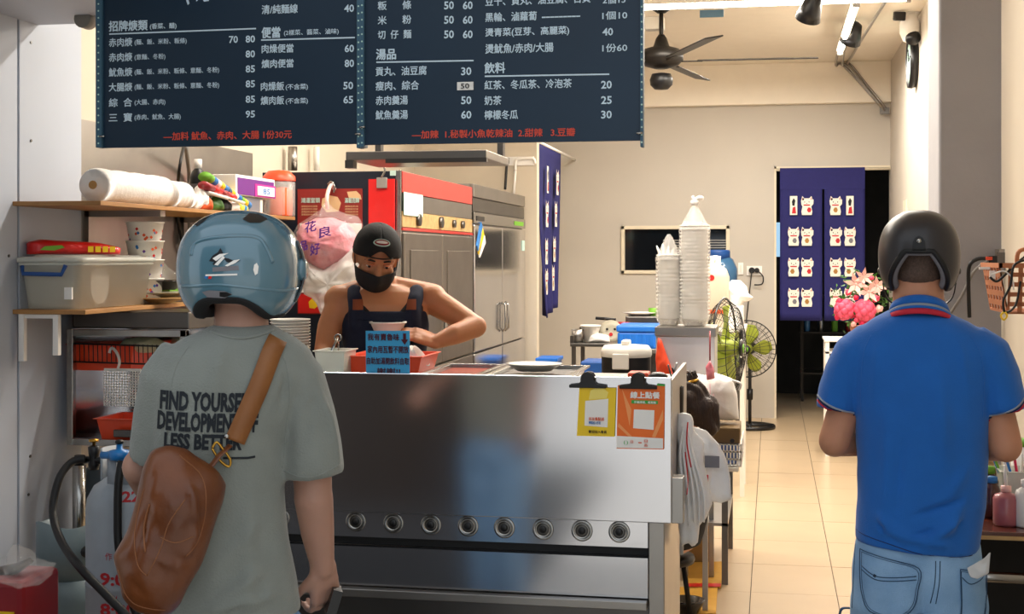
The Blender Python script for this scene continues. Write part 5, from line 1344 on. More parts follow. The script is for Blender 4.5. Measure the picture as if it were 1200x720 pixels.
c0=at(385,340,7.0); b=MB(); b.pillow(px_poly([(352,300),(362,308),(380,316),(400,304),(418,288),(428,300),(426,330),(414,352),(404,372),(398,392),(390,386),(380,372),(368,350),(356,345)],7.0,c0),c0,(1,0,0),(0,0,1),(0,1,0),.12,.08,nz=.05,seed=4,n=80,steps=12)
tag(b.build('plastic_bag','film'),'bunch of empty white plastic bags hanging under the pink bag','bag')
# ================================================================ LEFT SHELVES
YSH=5.0
def shelf(pyl,xl,xr,pyr,xc,name,label):
    # short end at YSH from column xl to xc, long edge to xr
    a=at(xl,pyl,YSH); c=at(xc,pyl+.5,YSH); X=c.x; e=atx(xr,pyr,X)
    t=thing(name,label,'shelf',(XL+.2,6,a.z-.02)); MB().box((XL,YSH,a.z-.018),(X,e.y,a.z)).build('board','wood',t,bevel=.002)
    return t,X,a.z,e.y
sh1,X1s,zs1,ye1=shelf(236,35,346,259,118,'wooden_shelf','upper wooden wall shelf loaded with plastic rolls and bottles')
sh2,X2s,zs2,ye2=shelf(363,16,222,361,100,'wooden_shelf','lower wooden wall shelf carrying the lidded storage box')
for y in (5.6,6.6): MB().box((XL+.012,y,zs1-.16),(XL+.04,y+.05,zs1-.018)).box((XL+.02,y,zs1-.045),(X1s-.03,y+.05,zs1-.018)).build('bracket','steel_soft',sh1)
for px in (27,67):
    a=at(px,366,YSH+.02); b=MB().box((a.x-.012,YSH+.005,at(px,424 if px<40 else 417,YSH).z),(a.x+.012,YSH+.03,zs2-.018)); b.build('bracket','clean_white',sh2,bevel=.002)
a=at(27,370,YSH); c=at(67,370,YSH); MB().box((a.x,YSH+.01,zs2-.035),(c.x,YSH+.028,zs2-.019)).build('bracket_rail','clean_white',sh2)
# rolls of bags on the upper shelf
def roll(px0,px1,r,X,label):
    y0=atx(px0,225,X).y; y1=atx(px1,225,X).y; z=zs1+r; t=thing('bag_roll',label,'roll',(X,(y0+y1)/2,zs1))
    b=MB(); n=20; rs=[]
    prof=[(.2,y0),(.9,y0+.003),(1,y0+.02)]+[(1+.03*math.sin(k*1.7),y0+.02+(y1-y0-.04)*k/14) for k in range(15)]+[(1,y1-.02),(.9,y1-.003),(.2,y1)]
    for s,y in prof: rs.append([V((X+s*r*math.cos(2*PI*k/n),y,z+s*r*math.sin(2*PI*k/n))) for k in range(n)])
    b.rings(rs); b.build('roll_body','bag_white',t); MB().cyl((X,y0-.004,z),r*.25,.01,12,'Y').build('core','cardboard',t)
roll(109,191,.070,X1s-.10,'large roll of translucent white bags, leftmost on the upper shelf')
roll(195,216,.062,X1s-.085,'shorter roll of white bags in the middle of the upper shelf')
roll(217,224,.042,X1s-.06,'small end of a white bag roll beside the black sauce bottle')
def onsh(px,X,zz=None): q=atx(px,230,X); return V((X,q.y,zs1 if zz is None else zz))
def szx(px,py,X): return atx(px,py,X).z
q=onsh(232,X1s-.12); t=thing('sauce_bottle','black-labelled sauce bottle with white cap on the upper shelf','bottle',q)
MB().lathe([(.001,0),(.038,0),(.04,.01),(.04,.16),(.03,.19),(.016,.205),(.016,.215)],q,20).build('bottle_body','black_plastic',t); MB().lathe([(.018,.205),(.019,.25),(.001,.251)],q,16).build('cap','clean_white',t)
MB().lathe([(.0405,.05),(.0405,.13)],q,20,cap=False).build('label_band','liner_grey',t); MB().cyl(q+V((.030,-.030,.09)),.016,.003,16,'Y').build('label_mark','clean_white',t); 
# white twisted cloth bag
q=onsh(234,X1s-.04); tag(MB().pillow([(-.07,0),(-.05,.06),(-.02,.07),(0,.12),(.03,.09),(.06,.10),(.07,.03),(.05,0)],q,(0,1,0),(0,0,1),(1,0,0),.03,.03,nz=.02,n=40).build('plastic_bag','bag_white'),'crumpled white plastic bag on the upper shelf before the black bottle','bag')
q=onsh(240,X1s-.03); tag(MB().pillow([(-.06,0),(-.05,.05),(.0,.07),(.05,.05),(.06,0)],q,(0,1,0),(0,0,1),(1,0,0),.03,.03,nz=.01,n=30).build('orange_packet','print_orange'),'small orange packet under the crumpled white bag on the upper shelf','packet')
for k,(px,dz,m,lb) in enumerate(((252,.0,'leaf','dark green scrap of wrapper on the upper shelf'),(262,.0,'liner','dark folded pouch on the upper shelf under the striped cloth'),(272,.0,'bag_white','white folded tray leaning under the striped cloth'),(281,.0,'stripe_cloth','little striped packet under the purple box'))):
    q=onsh(px,X1s-.04); tag(MB().pillow([(-.07,0),(-.08,.04),(-.01,.075-.005*k),(.07,.04),(.08,0)],q,(0,1,0),(0,0,1),(1,0,0),.03,.03,nz=.015,seed=k,n=30).build('small_packet',m),lb,'packet')
# striped umbrellas/cloth roll: slanting red-white-blue roll
def slant(px0,py0,px1,py1,r,X,m1_,label,bands):
    a=atx(px0,py0,X); c=atx(px1,py1,X); t=thing('cloth_roll',label,'cloth roll',(a+c)/2); n=len(bands)
    for k,m in enumerate(bands):
        MB().tube([a.lerp(c,k/n),a.lerp(c,(k+1)/n)],r,14,flat=.7).build('stripe_band',m,t)
slant(240,207,288,241,.035,X1s-.05,None,'multicoloured striped cloth roll slanting down the upper shelf',['green_bit','print_blue','clean_white','yellow_print','print_blue','board_frame','yellow_print','clean_white','print_blue','green_bit','yellow_print','print_blue'])
slant(238,217,272,232,.028,X1s-.02,None,'red cloth roll lying below the striped one on the upper shelf',['red_deep','red_plastic','red_deep','red_plastic'])
slant(245,226,285,238,.012,X1s+.0,None,'white rod lying under the cloth rolls on the upper shelf',['clean_white','white_plastic'])
# purple box with white side, on small box
a=atx(283,258,X1s-.03); y0=atx(272,240,X1s-.04).y; y1=atx(318,240,X1s-.04).y
gb=thing('box','small grey box under the purple box at the shelf end','box',(X1s-.1,(y0+y1)/2,zs1)); z0=zs1+.001; z1_=z0+.085
MB().box((X1s-.2,y0+.08,z0),(X1s-.03,y1-.15,z1_)).build('box_body','liner_grey',gb,bevel=.003); MB().box((X1s-.031,y0+.35,z0+.01),(X1s-.028,y1-.16,z1_-.01)).build('box_face','white_plastic',gb)
pbx=thing('box','purple and white carton lying on the small grey box','box',(X1s-.1,(y0+y1)/2,z1_))
MB().box((X1s-.2,y0,z1_+.001),(X1s-.02,y1,z1_+.105)).build('carton','clean_white',pbx,bevel=.004); MB().box((X1s-.021,y0+.02,z1_+.006),(X1s-.016,y0+.52,z1_+.09)).build('purple_side','purple_box',pbx)
MB().box((X1s-.021,y1-.30,z1_+.004),(X1s-.014,y1-.005,z1_+.07)).build('purple_frame',mat('magenta','#b0208a',.5),pbx); MB().box((X1s-.015,y1-.27,z1_+.012),(X1s-.010,y1-.03,z1_+.06)).build('white_label','clean_white',pbx)
text('85',   'print_blue',pbx,(X1s-.009,y1-.2,z1_+.02),(0,1,0),(0,0,1),.1,.03,.02,'label_text')
q=onsh(327,X1s-.09); jr=thing('food_jar','clear jar of orange powder with an orange lid at the shelf end','jar',q); 
MB().lathe([(.001,0),(.085,0),(.09,.01),(.09,.19),(.08,.2)],q,28,cap=False).build('jar_wall','film_stack',jr); MB().lathe([(.001,.004),(.06,.004),(.062,.01),(.062,.16),(.001,.165)],q+V((.02,-.02,0)),24).build('powder','print_orange',jr)
MB().lathe([(.092,.20),(.09,.225),(.06,.255),(.001,.262)],q,28,cap=False).build('lid','orange_plastic',jr)
# cables on the wall
cb=MB().tube(smoothpath([at(215,172,6.3),at(210,200,6.2),atx(207,245,XL+.03),atx(214,285,XL+.04),atx(225,300,XL+.05)],6),.008,6); tag(cb.build('electric_cable','cord_black'),'black cord running down the steel sheet behind the shelf','cord')
cb=MB().tube(smoothpath([at(218,172,6.4),atx(222,205,XL+.04),atx(221,235,XL+.04),atx(222,270,XL+.04),atx(226,290,XL+.05)],6),.012,6); tag(cb.build('electric_cable','cord_grey'),'grey cord beside the black one on the steel sheet','cord')
tag(MB().tube([atx(343,172,XL+.06),atx(343,200,XL+.06)],.03,12).build('pipe','steel_soft'),'vertical metal pipe on the wall above the navy refrigerator side','pipe')
tag(MB().tube([atx(371,172,XL+.06),atx(371,200,XL+.06)],.02,12).build('pipe','white_plastic'),'thin white pipe on the wall above the navy refrigerator side','pipe')
# storage box on the lower shelf
a=at(22,360,YSH+.01); c=at(93,360,YSH+.01); e=atx(180,360,c.x); z0=zs2+.002; z1_=at(50,308,YSH).z
sb_=thing('storage_box','translucent lidded storage box with blue handle on the lower shelf','storage box',((a.x+c.x)/2,(YSH+e.y)/2,z0))
def rr(x0,x1,y0,y1,r,z,n=5):
    out=[]
    for cx_,cy_,a0 in ((x1-r,y0+r,-90),(x1-r,y1-r,0),(x0+r,y1-r,90),(x0+r,y0+r,180)):
        for k in range(n+1): t=math.radians(a0+90*k/n); out.append(V((cx_+r*math.cos(t),cy_+r*math.sin(t),z)))
    return out
xx0,xx1,yy0,yy1=a.x,c.x,YSH+.01,e.y
b=MB(); b.rings([rr(xx0+.02,xx1-.02,yy0+.02,yy1-.02,.03,z0),rr(xx0,xx1,yy0,yy1,.035,z1_-.012),rr(xx0-.01,xx1+.01,yy0-.01,yy1+.01,.04,z1_-.012),rr(xx0-.01,xx1+.01,yy0-.01,yy1+.01,.04,z1_)]); b.build('box_body','translucent',sb_)
b=MB(); b.rings([rr(xx0-.018,xx1+.018,yy0-.018,yy1+.018,.045,z1_+.001),rr(xx0-.02,xx1+.02,yy0-.02,yy1+.02,.05,z1_+.018),rr(xx0,xx1,yy0,yy1,.04,z1_+.024),rr(xx0+.03,xx1-.03,yy0+.03,yy1-.03,.03,z1_+.024),rr(xx0+.04,xx1-.04,yy0+.04,yy1-.04,.03,z1_+.03)]); b.build('lid','translucent',sb_)
p=[at(26,312,yy0-.02),at(27,321,yy0-.03),at(72,322,yy0-.03),at(77,311,yy0-.02)]; MB().tube(p,.009,8).build('handle','blue_dark',sb_)
MB().box(at(77,351,yy0+.0)+V((0,-.012,0)),at(86,337,yy0)+V((0,-.004,0))).build('sticker','clean_white',sb_)
# things in the box: round white tub
tag(MB().cyl((xx1-.055,yy0+.22,(z0+z1_)/2-.002),.078,.03,32,'X').build('round_tub','clean_white'),'round white tub visible through the translucent storage box','tub')
zl_=z1_+.031
rp=thing('food_packet','red and yellow packet lying on the storage box lid','packet',((xx0+xx1)/2,yy0+.4,zl_)); q=at(35,297,YSH+.1)
A=V((q.x,YSH+.08,zl_)); Bq=V((xx1-.02,atx(140,295,xx1-.02).y,zl_))
# long packet lying along the lid, seen from its side
u=(Bq-A); L_=u.length; u=u.normalized()
MB().pillow([(0,0),(.0,.05),(.05,.062),(L_-.1,.05),(L_,.03),(L_,0)],A+V((0,0,.002)),u,(0,0,1),u.cross(V((0,0,1))),.06,.06,nz=.012,n=60,power=2.5).build('packet_body','red_plastic',rp)
nn=u.cross(V((0,0,1))); nn=nn if nn.y<0 or nn.x>0 else -nn
text('TTESB','yellow_print',rp,A+u*(L_*.60)+V((0,0,.012))+nn*.068,u,(0,0,1),L_*.26,.026,.03,'packet_text') if False else None
pk=MB(); w3=nn*.063
pk.add([A+u*(L_*t)+V((0,0,z))+w3 for t,z in ((.07,.02),(.12,.035),(.30,.04),(.33,.03),(.22,.018))],[(0,1,2,3,4)]).build('packet_print','green_bit',rp,fix=False)
for t0,t1 in ((.58,.64),(.66,.72),(.74,.80),(.82,.88)): MB().add([A+u*(L_*t)+V((0,0,z))+w3 for t,z in ((t0,.012),(t1,.012),(t1,.036),(t0,.036))],[(0,1,2,3)]).build('packet_print','yellow_print',rp,fix=False)
# patterned paper bowls
def cups(px,pyb,n,X,r,h,dz,z,label):
    q=atx(px,pyb,X); t=thing('paper_bowls',label,'bowls',(X,q.y,z))
    for k in range(n):
        bo_=MB().lathe([(r*.8,0),(r,h),(r*1.04,h),(r*1.04,h+.006),(r*.96,h+.006),(r*.78,.004)],(X,q.y,z+k*dz),28,cap=False).build('paper_bowl','paper_cup',t)
        for j in range(16):
            a=random.uniform(-2.4,.6); zz=random.uniform(.25,.85); R_=r*(.8+.2*zz)+.001; s=.008
            c=V((X+R_*math.cos(a),q.y+R_*math.sin(a),z+k*dz+h*zz)); tn=V((-math.sin(a),math.cos(a),0)); 
            MB().add([c-tn*s,c+V((0,0,-s)),c+tn*s,c+V((0,0,s))],[(0,1,2,3)]).build('dot_print',random.choice(['print_orange','print_blue','red_plastic','print_orange','purple_ink']),bo_,fix=False)
    return t
cups(170,340,4,X2s-.09,.082,.10,.084,zs2+.01,'stack of three paper bowls with coloured spots on the lower shelf')
# green container and film, plates
q=atx(196,345,X2s-.12); tag(MB().box((X2s-.18,q.y-.1,zs2+.03),(X2s-.06,q.y+.25,zs2+.075)).build('green_box','green_bit',bevel=.006),'small bright green box behind the dark bowl on the lower shelf','box')
q=atx(192,328,X2s-.12); tag(MB().pillow([(-.08,0),(-.06,.07),(-.02,.11),(.02,.08),(.08,.06),(.1,0)],V((X2s-.12,q.y,zs2+.08)),(0,1,0),(0,0,1),(1,0,0),.04,.04,nz=.03,n=40).build('plastic_film','film_thin'),'crumpled clear film on top of the small green box','film')
for px,dz,r,m,nm,lb,hh in ((196,.062,.12,'bowl_black','bowl','black shallow bowl on top of the plates on the lower shelf',.04),(194,.030,.13,'plate','plate','upper beige plate under the black bowl',.02),(190,.006,.135,'wood_edge','plate','lower tan plate at the bottom of the little pile',.02)):
    q=atx(px,355,X2s-.02); tag(MB().lathe([(.001,0),(r*.45,0),(r*.98,hh),(r,hh),(r*.97,hh+.003),(r*.45,.006),(.001,.006)],(X2s-.04,q.y,zs2+dz),32).build(nm,m),lb,nm)
# steel wok burner pan below the lower shelf and shelf unit with mirror-like back
q0=at(78,392,5.45); q1=at(152,520,5.45)
cab=thing('open_cabinet','open stainless wall cabinet with orange baskets inside, under the lower shelf','cabinet',at(120,520,5.45))
xa=at(78,400,5.35).x; xb_=at(218,400,5.35).x; za_=at(78,522,5.35).z; zb2=at(78,386,5.35).z; Yk=5.35; D=.32
b=MB(); w=.028
for (A_,B_) in (((xa,Yk,za_),(xa+w,Yk+.03,zb2)),((xa+w,Yk,za_),(xb_,Yk+.03,za_+w)),((xa+w,Yk,zb2-w),(xb_,Yk+.03,zb2)),((xb_-w,Yk,za_),(xb_,Yk+.03,zb2))): MB().box(A_,B_).build('frame','steel',cab,bevel=.002)
MB().box((xa,Yk+D,za_),(xb_,Yk+D+.01,zb2)).build('back_sheet','steel_counter',cab); MB().box((xa,Yk+.03,za_),(xb_,Yk+D,za_+.008)).build('floor_sheet','steel_soft',cab)
MB().box((xa-.002,Yk+.03,za_),(xa+.004,Yk+D,zb2)).build('side_sheet','steel_counter',cab)
tag(MB().box((xa+.01,Yk+.03,zb2+.003),(xb_,Yk+.35,zb2+.006+.07)).build('steel_tray','steel_dark',bevel=.006),'dark steel tray lying on top of the open wall cabinet','tray')
def pt(px,py,Y): return at(px,py,Y)
p=at(118,428,5.42); rb=thing('basket','red plastic basket with a black wire front inside the wall cabinet','basket',p)
cx_=at(122,425,5.5).x; zc_=at(122,433,5.5).z
tray(rb,(at(128,430,5.5).x,5.53,zc_),.30,.22,.11,'orange_plastic',.88,name='basket_body',rim=.008)
b=MB(); x0_=at(88,400,5.40).x; x1_=at(200,400,5.40).x
for k in range(22):
    x=x0_+(x1_-x0_)*k/21; b.tube([(x,5.40,at(90,403,5.4).z),(x+.004,5.395,at(90,424,5.4).z)],.0022,5)
b.tube([(x0_,5.40,at(90,403,5.4).z),(x1_,5.40,at(90,405,5.4).z)],.004,6).tube([(x0_,5.395,at(90,424,5.4).z),(x1_,5.395,at(90,426,5.4).z)],.004,6)
b.build('wire_front','black_plastic',rb)
c0=at(165,402,5.5); tag(MB().pillow(px_poly([(140,404),(148,397),(165,395),(182,396),(196,402),(198,412),(170,414),(145,412)],5.5,c0),c0,(1,0,0),(0,0,1),(0,1,0),.05,.05,nz=.03,n=50).build('vegetable_bag','veg'),'bag of pale green vegetables on the red basket in the cabinet','vegetables')
wbk=thing('hanging_basket','white perforated plastic basket hanging by a hook in the cabinet','basket',at(148,475,5.34)); 
o_=at(122,476,5.33); uu=at(165,476,5.33)-o_; vv=at(122,434,5.33)-o_
b=slat_face(o_,(uu.x,0,0),(0,0,vv.z),14,13,.0035,.004); b.build('lattice','clean_white',wbk)
MB().box(o_+V((0,-.003,vv.z-.004)),o_+V((uu.x,.006,vv.z+.008))).build('rim','clean_white',wbk,bevel=.002); MB().tube(smoothpath([at(138,433,5.33),at(140,424,5.33),at(137,414,5.36),at(131,408,5.395),at(128,414,5.395)],5),.006,8).build('hook','clean_white',wbk)
ob2=thing('basket','bright orange plastic basket on the cabinet floor, lower right','basket',at(135,515,5.4)); xq=at(150,515,5.45)
tray(ob2,(xq.x+.02,5.50,za_+.01),.26,.24,.10,'orange_plastic',.85,name='basket_body',rim=.012)
tag(MB().box(at(135,512,5.37),at(170,505,5.35)).build('grey_handle','steel_dark',bevel=.004),'grey metal bar at the front of the cabinet floor','bar')
# ================================================================ GAS CYLINDERS
def cylinder(px,Y,r,zt,m,label,name='gas_cylinder',collar=True):
    x=at(px,500,Y).x; t=thing(name,label,'gas cylinder',(x,Y,0)); c=(x,Y,0)
    MB().lathe([(r*.8,0),(r*.85,.06),(r*.8,.065)],c,28,cap=False).build('foot_ring',m,t)
    MB().lathe([(r*.3,.04),(r*.75,.06),(r*.97,.11),(r,.16),(r,zt*.5),(r*1.012,zt*.5+.004),(r*1.012,zt*.5+.012),(r,zt*.5+.016),(r,zt-.13),(r*.97,zt-.09),(r*.82,zt-.045),(r*.5,zt-.012),(r*.15,zt)],c,40).build('tank',m,t)
    return t,V((x,Y,zt))
Yg=4.95
g1,gt=cylinder(152,4.65,.155,.81,'gas_white','white gas cylinder stencilled with red numbers behind the brown bag')
MB().lathe([(.008,.78),(.03,.79),(.03,.83),(.02,.84),(.02,.88)],(gt.x,gt.y,0),16).build('neck','brass',g1)
for a0 in (0.2,2.3,4.3):
    pts=[V((gt.x+.10*math.cos(a0+t*.25),gt.y+.10*math.sin(a0+t*.25),0)) for t in range(6)]
    MB().add([p+V((0,0,.755)) for p in pts]+[p+V((0,0,.90)) for p in pts],[(i,i+1,7+i,6+i) for i in range(5)],True).build('collar','gas_white',g1,solid=.006)

gm=[o for o in COL.objects if o.parent==g1 and o.name.startswith('tank')][0]
W_=WORLD[g1]; gb_=BVHTree.FromPolygons([tuple(W_@v.co) for v in gm.data.vertices],[tuple(p.vertices) for p in gm.data.polygons])
dv=ray(150,600); dv=V((dv.x,dv.y,0)).normalized(); rv_=V((dv.y,-dv.x,0))
for s,x,y,w,h in (('227',147,582,30,12),('中',139,652,8,12),('作',128,648,7,9),('月',150,652,9,12),('9:00',122,677,37,15),('~',136,695,5,8),('8:00',122,712,38,15),('12月',120,733,36,14)):
    a=atd(x-4,y,4.98)-rv_*0; kk=4.98/F
    text(s,'stencil_red',g1,V((a.x,a.y,a.z))-dv*.6,rv_,(0,0,1),w*kk*1.05,h*kk,.03,'stencil',wrap=(gb_,dv),dice=.015,lift=.002)
# regulator in blue with black valve and hoses
rg=at(140,533,4.55); t=thing('gas_regulator','blue gas regulator on the white cylinder','regulator',rg)
MB().lathe([(.001,-.02),(.035,-.018),(.04,0),(.035,.015),(.012,.02),(.01,.04),(.001,.04)],rg,20).build('regulator_body','valve_blue',t); MB().cyl(rg+V((-.07,0,-.004)),.013,.12,12,'X').build('pipe','valve_blue',t); MB().ell(rg+V((0,0,.045)),(.016,.016,.01)).build('knob','black_plastic',t); MB().tube([rg+V((.0,-.0,-.01)),rg+V((.012,-.02,-.05))],.014,10).build('outlet','steel',t)
vb=at(110,538,4.70); t=thing('valve','black gas valve with a brass knob left of the blue regulator','valve',vb)
MB().lathe([(.001,-.04),(.018,-.04),(.022,-.02),(.016,0),(.02,.02),(.022,.045),(.012,.05),(.001,.05)],vb,16).build('valve_body','black_plastic',t); MB().lathe([(.006,.05),(.006,.062),(.018,.064),(.018,.072),(.001,.075)],vb,16).build('knob','brass',t)
MB().cyl(vb+V((-.04,0,-.005)),.014,.11,12,'X').build('cross_pipe','black_plastic',t); MB().cyl(vb+V((.05,0,-.005)),.016,.02,8,'X').build('nut','brass',t)
# hoses
hs1=MB().tube(smoothpath([at(100,538,4.68),at(84,542,4.66),at(69,562,4.60),at(62,600,4.55),at(72,635,4.45),at(96,668,4.3),at(125,698,4.25),at(152,728,4.22),at(165,760,4.22)],7),.0145,12)
tag(hs1.build('gas_hose','black_rubber'),'thick black hose arching left from the valve down past the cylinders','hose')
hs2=MB().tube(smoothpath([at(143,541,4.49),at(139,565,4.47),at(138,600,4.46),at(139,640,4.45),at(146,680,4.44),at(158,715,4.43),at(172,750,4.42)],7),.0145,12)
tag(hs2.build('gas_hose','black_rubber'),'black hose hanging straight down in front of the white cylinder','hose')
# two grey cylinders
g2,gt2=cylinder(82,4.98,.165,at(80,662,4.98).z,'gas_grey','grey-green gas cylinder in front of the left wall')
b=MB(); pts=[V((gt2.x+.125*math.cos(t),gt2.y+.125*math.sin(t),0)) for t in [math.radians(d_) for d_ in range(-215,20,12)]]; zc0=gt2.z-.05; zc1=at(60,609,4.98).z; n=len(pts)
b.add([p+V((0,0,zc0)) for p in pts]+[p+V((0,0,zc1-.012*math.sin(i*.6))) for i,p in enumerate(pts)],[(i,i+1,n+i+1,n+i) for i in range(n-1)],True); b.build('collar','gas_grey',g2,solid=.006)
MB().lathe([(.02,gt2.z-.01),(.02,gt2.z+.06),(.03,gt2.z+.07),(.03,gt2.z+.10),(.001,gt2.z+.11)],(gt2.x,gt2.y,0),14).build('valve','brass',g2); MB().tube([(gt2.x+.03,gt2.y-.02,gt2.z+.05),(gt2.x+.12,gt2.y-.08,gt2.z+.075)],.022,10).build('outlet','black_plastic',g2)
p=at(93,545,5.215); t=thing('steel_cylinder','narrow shiny steel rod cylinder standing between the gas bottles','cylinder',(p.x,5.215,.2)); MB().cyl((p.x,5.215,.3),.028,p.z-.3,20).build('rod','steel',t); MB().cyl((p.x,5.215,p.z),.02,.04,14).build('cap','black_plastic',t); MB().cyl((p.x,5.215,.0),.04,.3,16).build('base','steel_dark',t); 
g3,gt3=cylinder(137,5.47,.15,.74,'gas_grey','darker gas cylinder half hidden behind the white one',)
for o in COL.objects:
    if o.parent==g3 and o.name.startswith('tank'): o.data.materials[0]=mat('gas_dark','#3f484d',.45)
# red extinguisher-like can and film at the lower left corner
rc=thing('red_container','red metal container with a yellow label in the lower left corner','container',(at(8,700,4.2).x,4.2,0)); x0=at(-22,700,4.15).x; x1=at(26,700,4.15).x; zt=at(10,682,4.15).z
MB().box((x0,4.15,.0),(x1,4.4,zt)).build('can_body','red_deep',rc,bevel=.02); MB().box((at(-5,700,4.15).x,4.145,.05),(at(17,700,4.15).x,4.149,at(5,717,4.15).z)).build('yellow_label','yellow_print',rc); MB().box((at(-3,700,4.15).x,4.142,.06),(at(14.5,700,4.15).x,4.144,at(5,721,4.15).z)).build('label_field','red_deep',rc)
c0=at(20,668,4.12); tag(MB().pillow(px_poly([(-8,680),(-5,655),(8,652),(16,638),(22,655),(38,656),(60,664),(58,676),(46,686),(25,690),(5,684)],4.12,c0),c0,(1,0,0),(0,0,1),(0,1,0),.06,.08,nz=.06,seed=11,n=72,steps=10).build('plastic_bag','film_thin'),'crumpled clear plastic bag on top of the red container','bag')
c0=at(10,674,4.25); tag(MB().pillow(px_poly([(-12,672),(0,664),(20,660),(34,654),(40,658),(22,672),(0,682)],4.25,c0),c0,(1,0,0),(0,0,1),(0,1,0),.02,.03,nz=.01,n=40).build('dark_pouch','black_plastic'),'dark pouch inside the crumpled clear bag','pouch')
# ================================================================ NOREN CURTAINS
def lucky_cat(t,cx,cz,s,o,u,v,n,kind,par):
    """small printed cat: u right, v up, n towards viewer"""
    def P(pts,m,l,nm): MB().add([o+u*(cx+x*s*.86)+v*(cz+y*s)+n*l for x,y in pts],[tuple(range(len(pts)))]).build(nm,m,par,fix=False)
    if kind=='tag':
        P([(-.42,-.95),(.42,-.95),(.42,.95),(-.42,.95)],'cat_white',.003,'cat_print'); P([(-.2,-.8),(.28,-.8),(.2,-.1),(-.1,-.2)],'cat_red',.0045,'cat_mark'); P([(-.15,0),(.1,-.05),(.2,.5),(.0,.75),(-.2,.4)],'black_ink',.0045,'cat_mark'); return
    body=[(-.55,-.95),(.55,-.95),(.62,-.6),(.5,-.1),(.62,.1),(.66,.45),(.52,.95),(.28,.72),(-.28,.72),(-.52,.95),(-.66,.45),(-.62,.1),(-.5,-.1),(-.62,-.6)]
    if kind%2: body=[(-.55,-.95),(.55,-.95),(.62,-.6),(.5,-.1),(.74,.15),(.76,.6),(.64,.6),(.52,.95),(.28,.72),(-.28,.72),(-.52,.95),(-.66,.45),(-.62,.1),(-.5,-.1),(-.62,-.6)]
    cpt=[o+u*(cx+x*s*.86)+v*(cz+y*s)+n*.003 for x,y in body]; tri=tessellate_polygon([[V((x,y,0)) for x,y in body]]); MB().add(cpt,[tuple(f) for f in tri]).build('cat_print','cat_white',par,fix=False)
    P([(-.35,-.02),(.35,-.02),(.4,.1),(-.4,.1)],'cat_red',.0045,'cat_mark')
    for x in (-.25,.25): P([(x-.07,.35),(x,.28),(x+.07,.35),(x,.42)],'black_ink',.0045,'cat_mark')
    P([(-.08,.2),(.08,.2),(0,.28)],'black_ink',.0045,'cat_mark')
    g=[('cat_gold',-.15),('cat_red',.25),('liner_grey',.1),('cat_gold',0)][kind%4]
    c=g[1]; P([(c-.25,-.45),(c-.1,-.68),(c+.15,-.68),(c+.27,-.45),(c+.15,-.2),(c-.1,-.2)],g[0],.0045,'cat_mark')
    if kind in (1,3): P([(-.5,.75),(-.3,.72),(-.32,.55),(-.52,.5)],'black_ink',.0045,'cat_mark')
    P([(.42,.6),(.5,.85),(.56,.6)],'cat_red',.0045,'cat_mark'); P([(-.42,.6),(-.5,.85),(-.56,.6)],'cat_red',.0045,'cat_mark')
nr=thing('doorway_curtain','split navy curtain printed with white lucky cats in the back doorway','curtain',(.5,13.7,.95))
Yn=13.68; sc=13.5/F
nz1=at(950,198,Yn).z; nz0=at(950,376,Yn).z
def cloth(x0,x1,nm):
    def f(u,v): x=x0+(x1-x0)*u; z=nz1+(nz0-nz1)*v; return (x,Yn+.012*math.sin((x*9)+v*1.2)*v-.006*v,z)
    b=MB(); b.grid(f,14,20); return b.build(nm,'noren',nr,solid=.004)
xl0=at(914,300,Yn).x; xm=at(963.5,300,Yn).x; xm2=at(966,300,Yn).x; xr0=at(1013.5,300,Yn).x
pl=cloth(xl0,xm,'curtain_panel'); pr=cloth(xm2,xr0,'curtain_panel')
MB().box((xl0,Yn-.006,at(950,222,Yn).z),(xr0,Yn+.006,nz1+.01)).build('top_band','noren',nr)
o=V((0,Yn-.022,0)); 
for r_,py in enumerate((241,277,313,348.5)):
    for c_,(px,par) in enumerate(((930,pl),(945.5,pl),(979,pr),(996,pr))):
        q=at(px,py,Yn-.022); kind='tag' if r_==0 and c_ in (0,3) else (c_+r_*2+ (1 if c_>1 else 0))%4
        lucky_cat(nr,q.x,q.z,11.6*sc,o,V((1,0,0)),V((0,0,1)),V((0,-1,0)),kind,par)
# side noren
Xn=atx(629,200,-1.97).x; 
y0=11.5; y1=atx(657,250,Xn).y
n2=thing('doorway_curtain','navy lucky-cat curtain hanging edge-on behind the silver refrigerator','curtain',(Xn,12,1.2)); 
zt=atx(640,172,Xn).z; zb=atx(640,372,Xn).z
def f2(u,v):
    y=y0+(y1-y0)*u*(1-.28*v) + .30*v*v*(1-u); z=zt+(zb-zt)*v*(1-.05*u); return (Xn+.05*math.sin(u*14+v)*v*.7+.0,y,z)
b=MB(); b.grid(f2,28,24); cc=b.build('curtain_panel','noren',n2,solid=.004)
for r_,v in enumerate((.2,.4,.62,.8)):
    for c_,u_ in enumerate((.28,.74)):
        p=V(f2(u_,v)); lucky_cat(n2,p.y,p.z,.125,V((p.x+.035,0,0)),V((0,1,0)),V((0,0,1)),V((1,0,0)),'tag' if r_==0 and c_==0 else (c_+r_)%4,cc)
MB().tube([(Xn,11.47,zt+.01),(Xn,YB,zt+.01)],.014,10).build('curtain_rod','clean_white',n2)
# ================================================================ MIDDLE OF THE KITCHEN
def table(name,x0,x1,y0,y1,z,label,m='steel_soft',leg='steel_dark',th=.03,shelfz=None,cat='table'):
    t=thing(name,label,cat,((x0+x1)/2,(y0+y1)/2,0)); MB().box((x0,y0,z-th),(x1,y1,z)).build('table_top',m,t,bevel=.003)
    for x in (x0+.01,x1-.04):
        for y in (y0+.01,y1-.04): MB().box((x,y,0),(x+.03,y+.03,z-th)).build('leg',leg,t)
    if shelfz: MB().box((x0+.01,y0+.01,shelfz-.015),(x1-.01,y1-.01,shelfz)).build('lower_shelf',m,t)
    return t
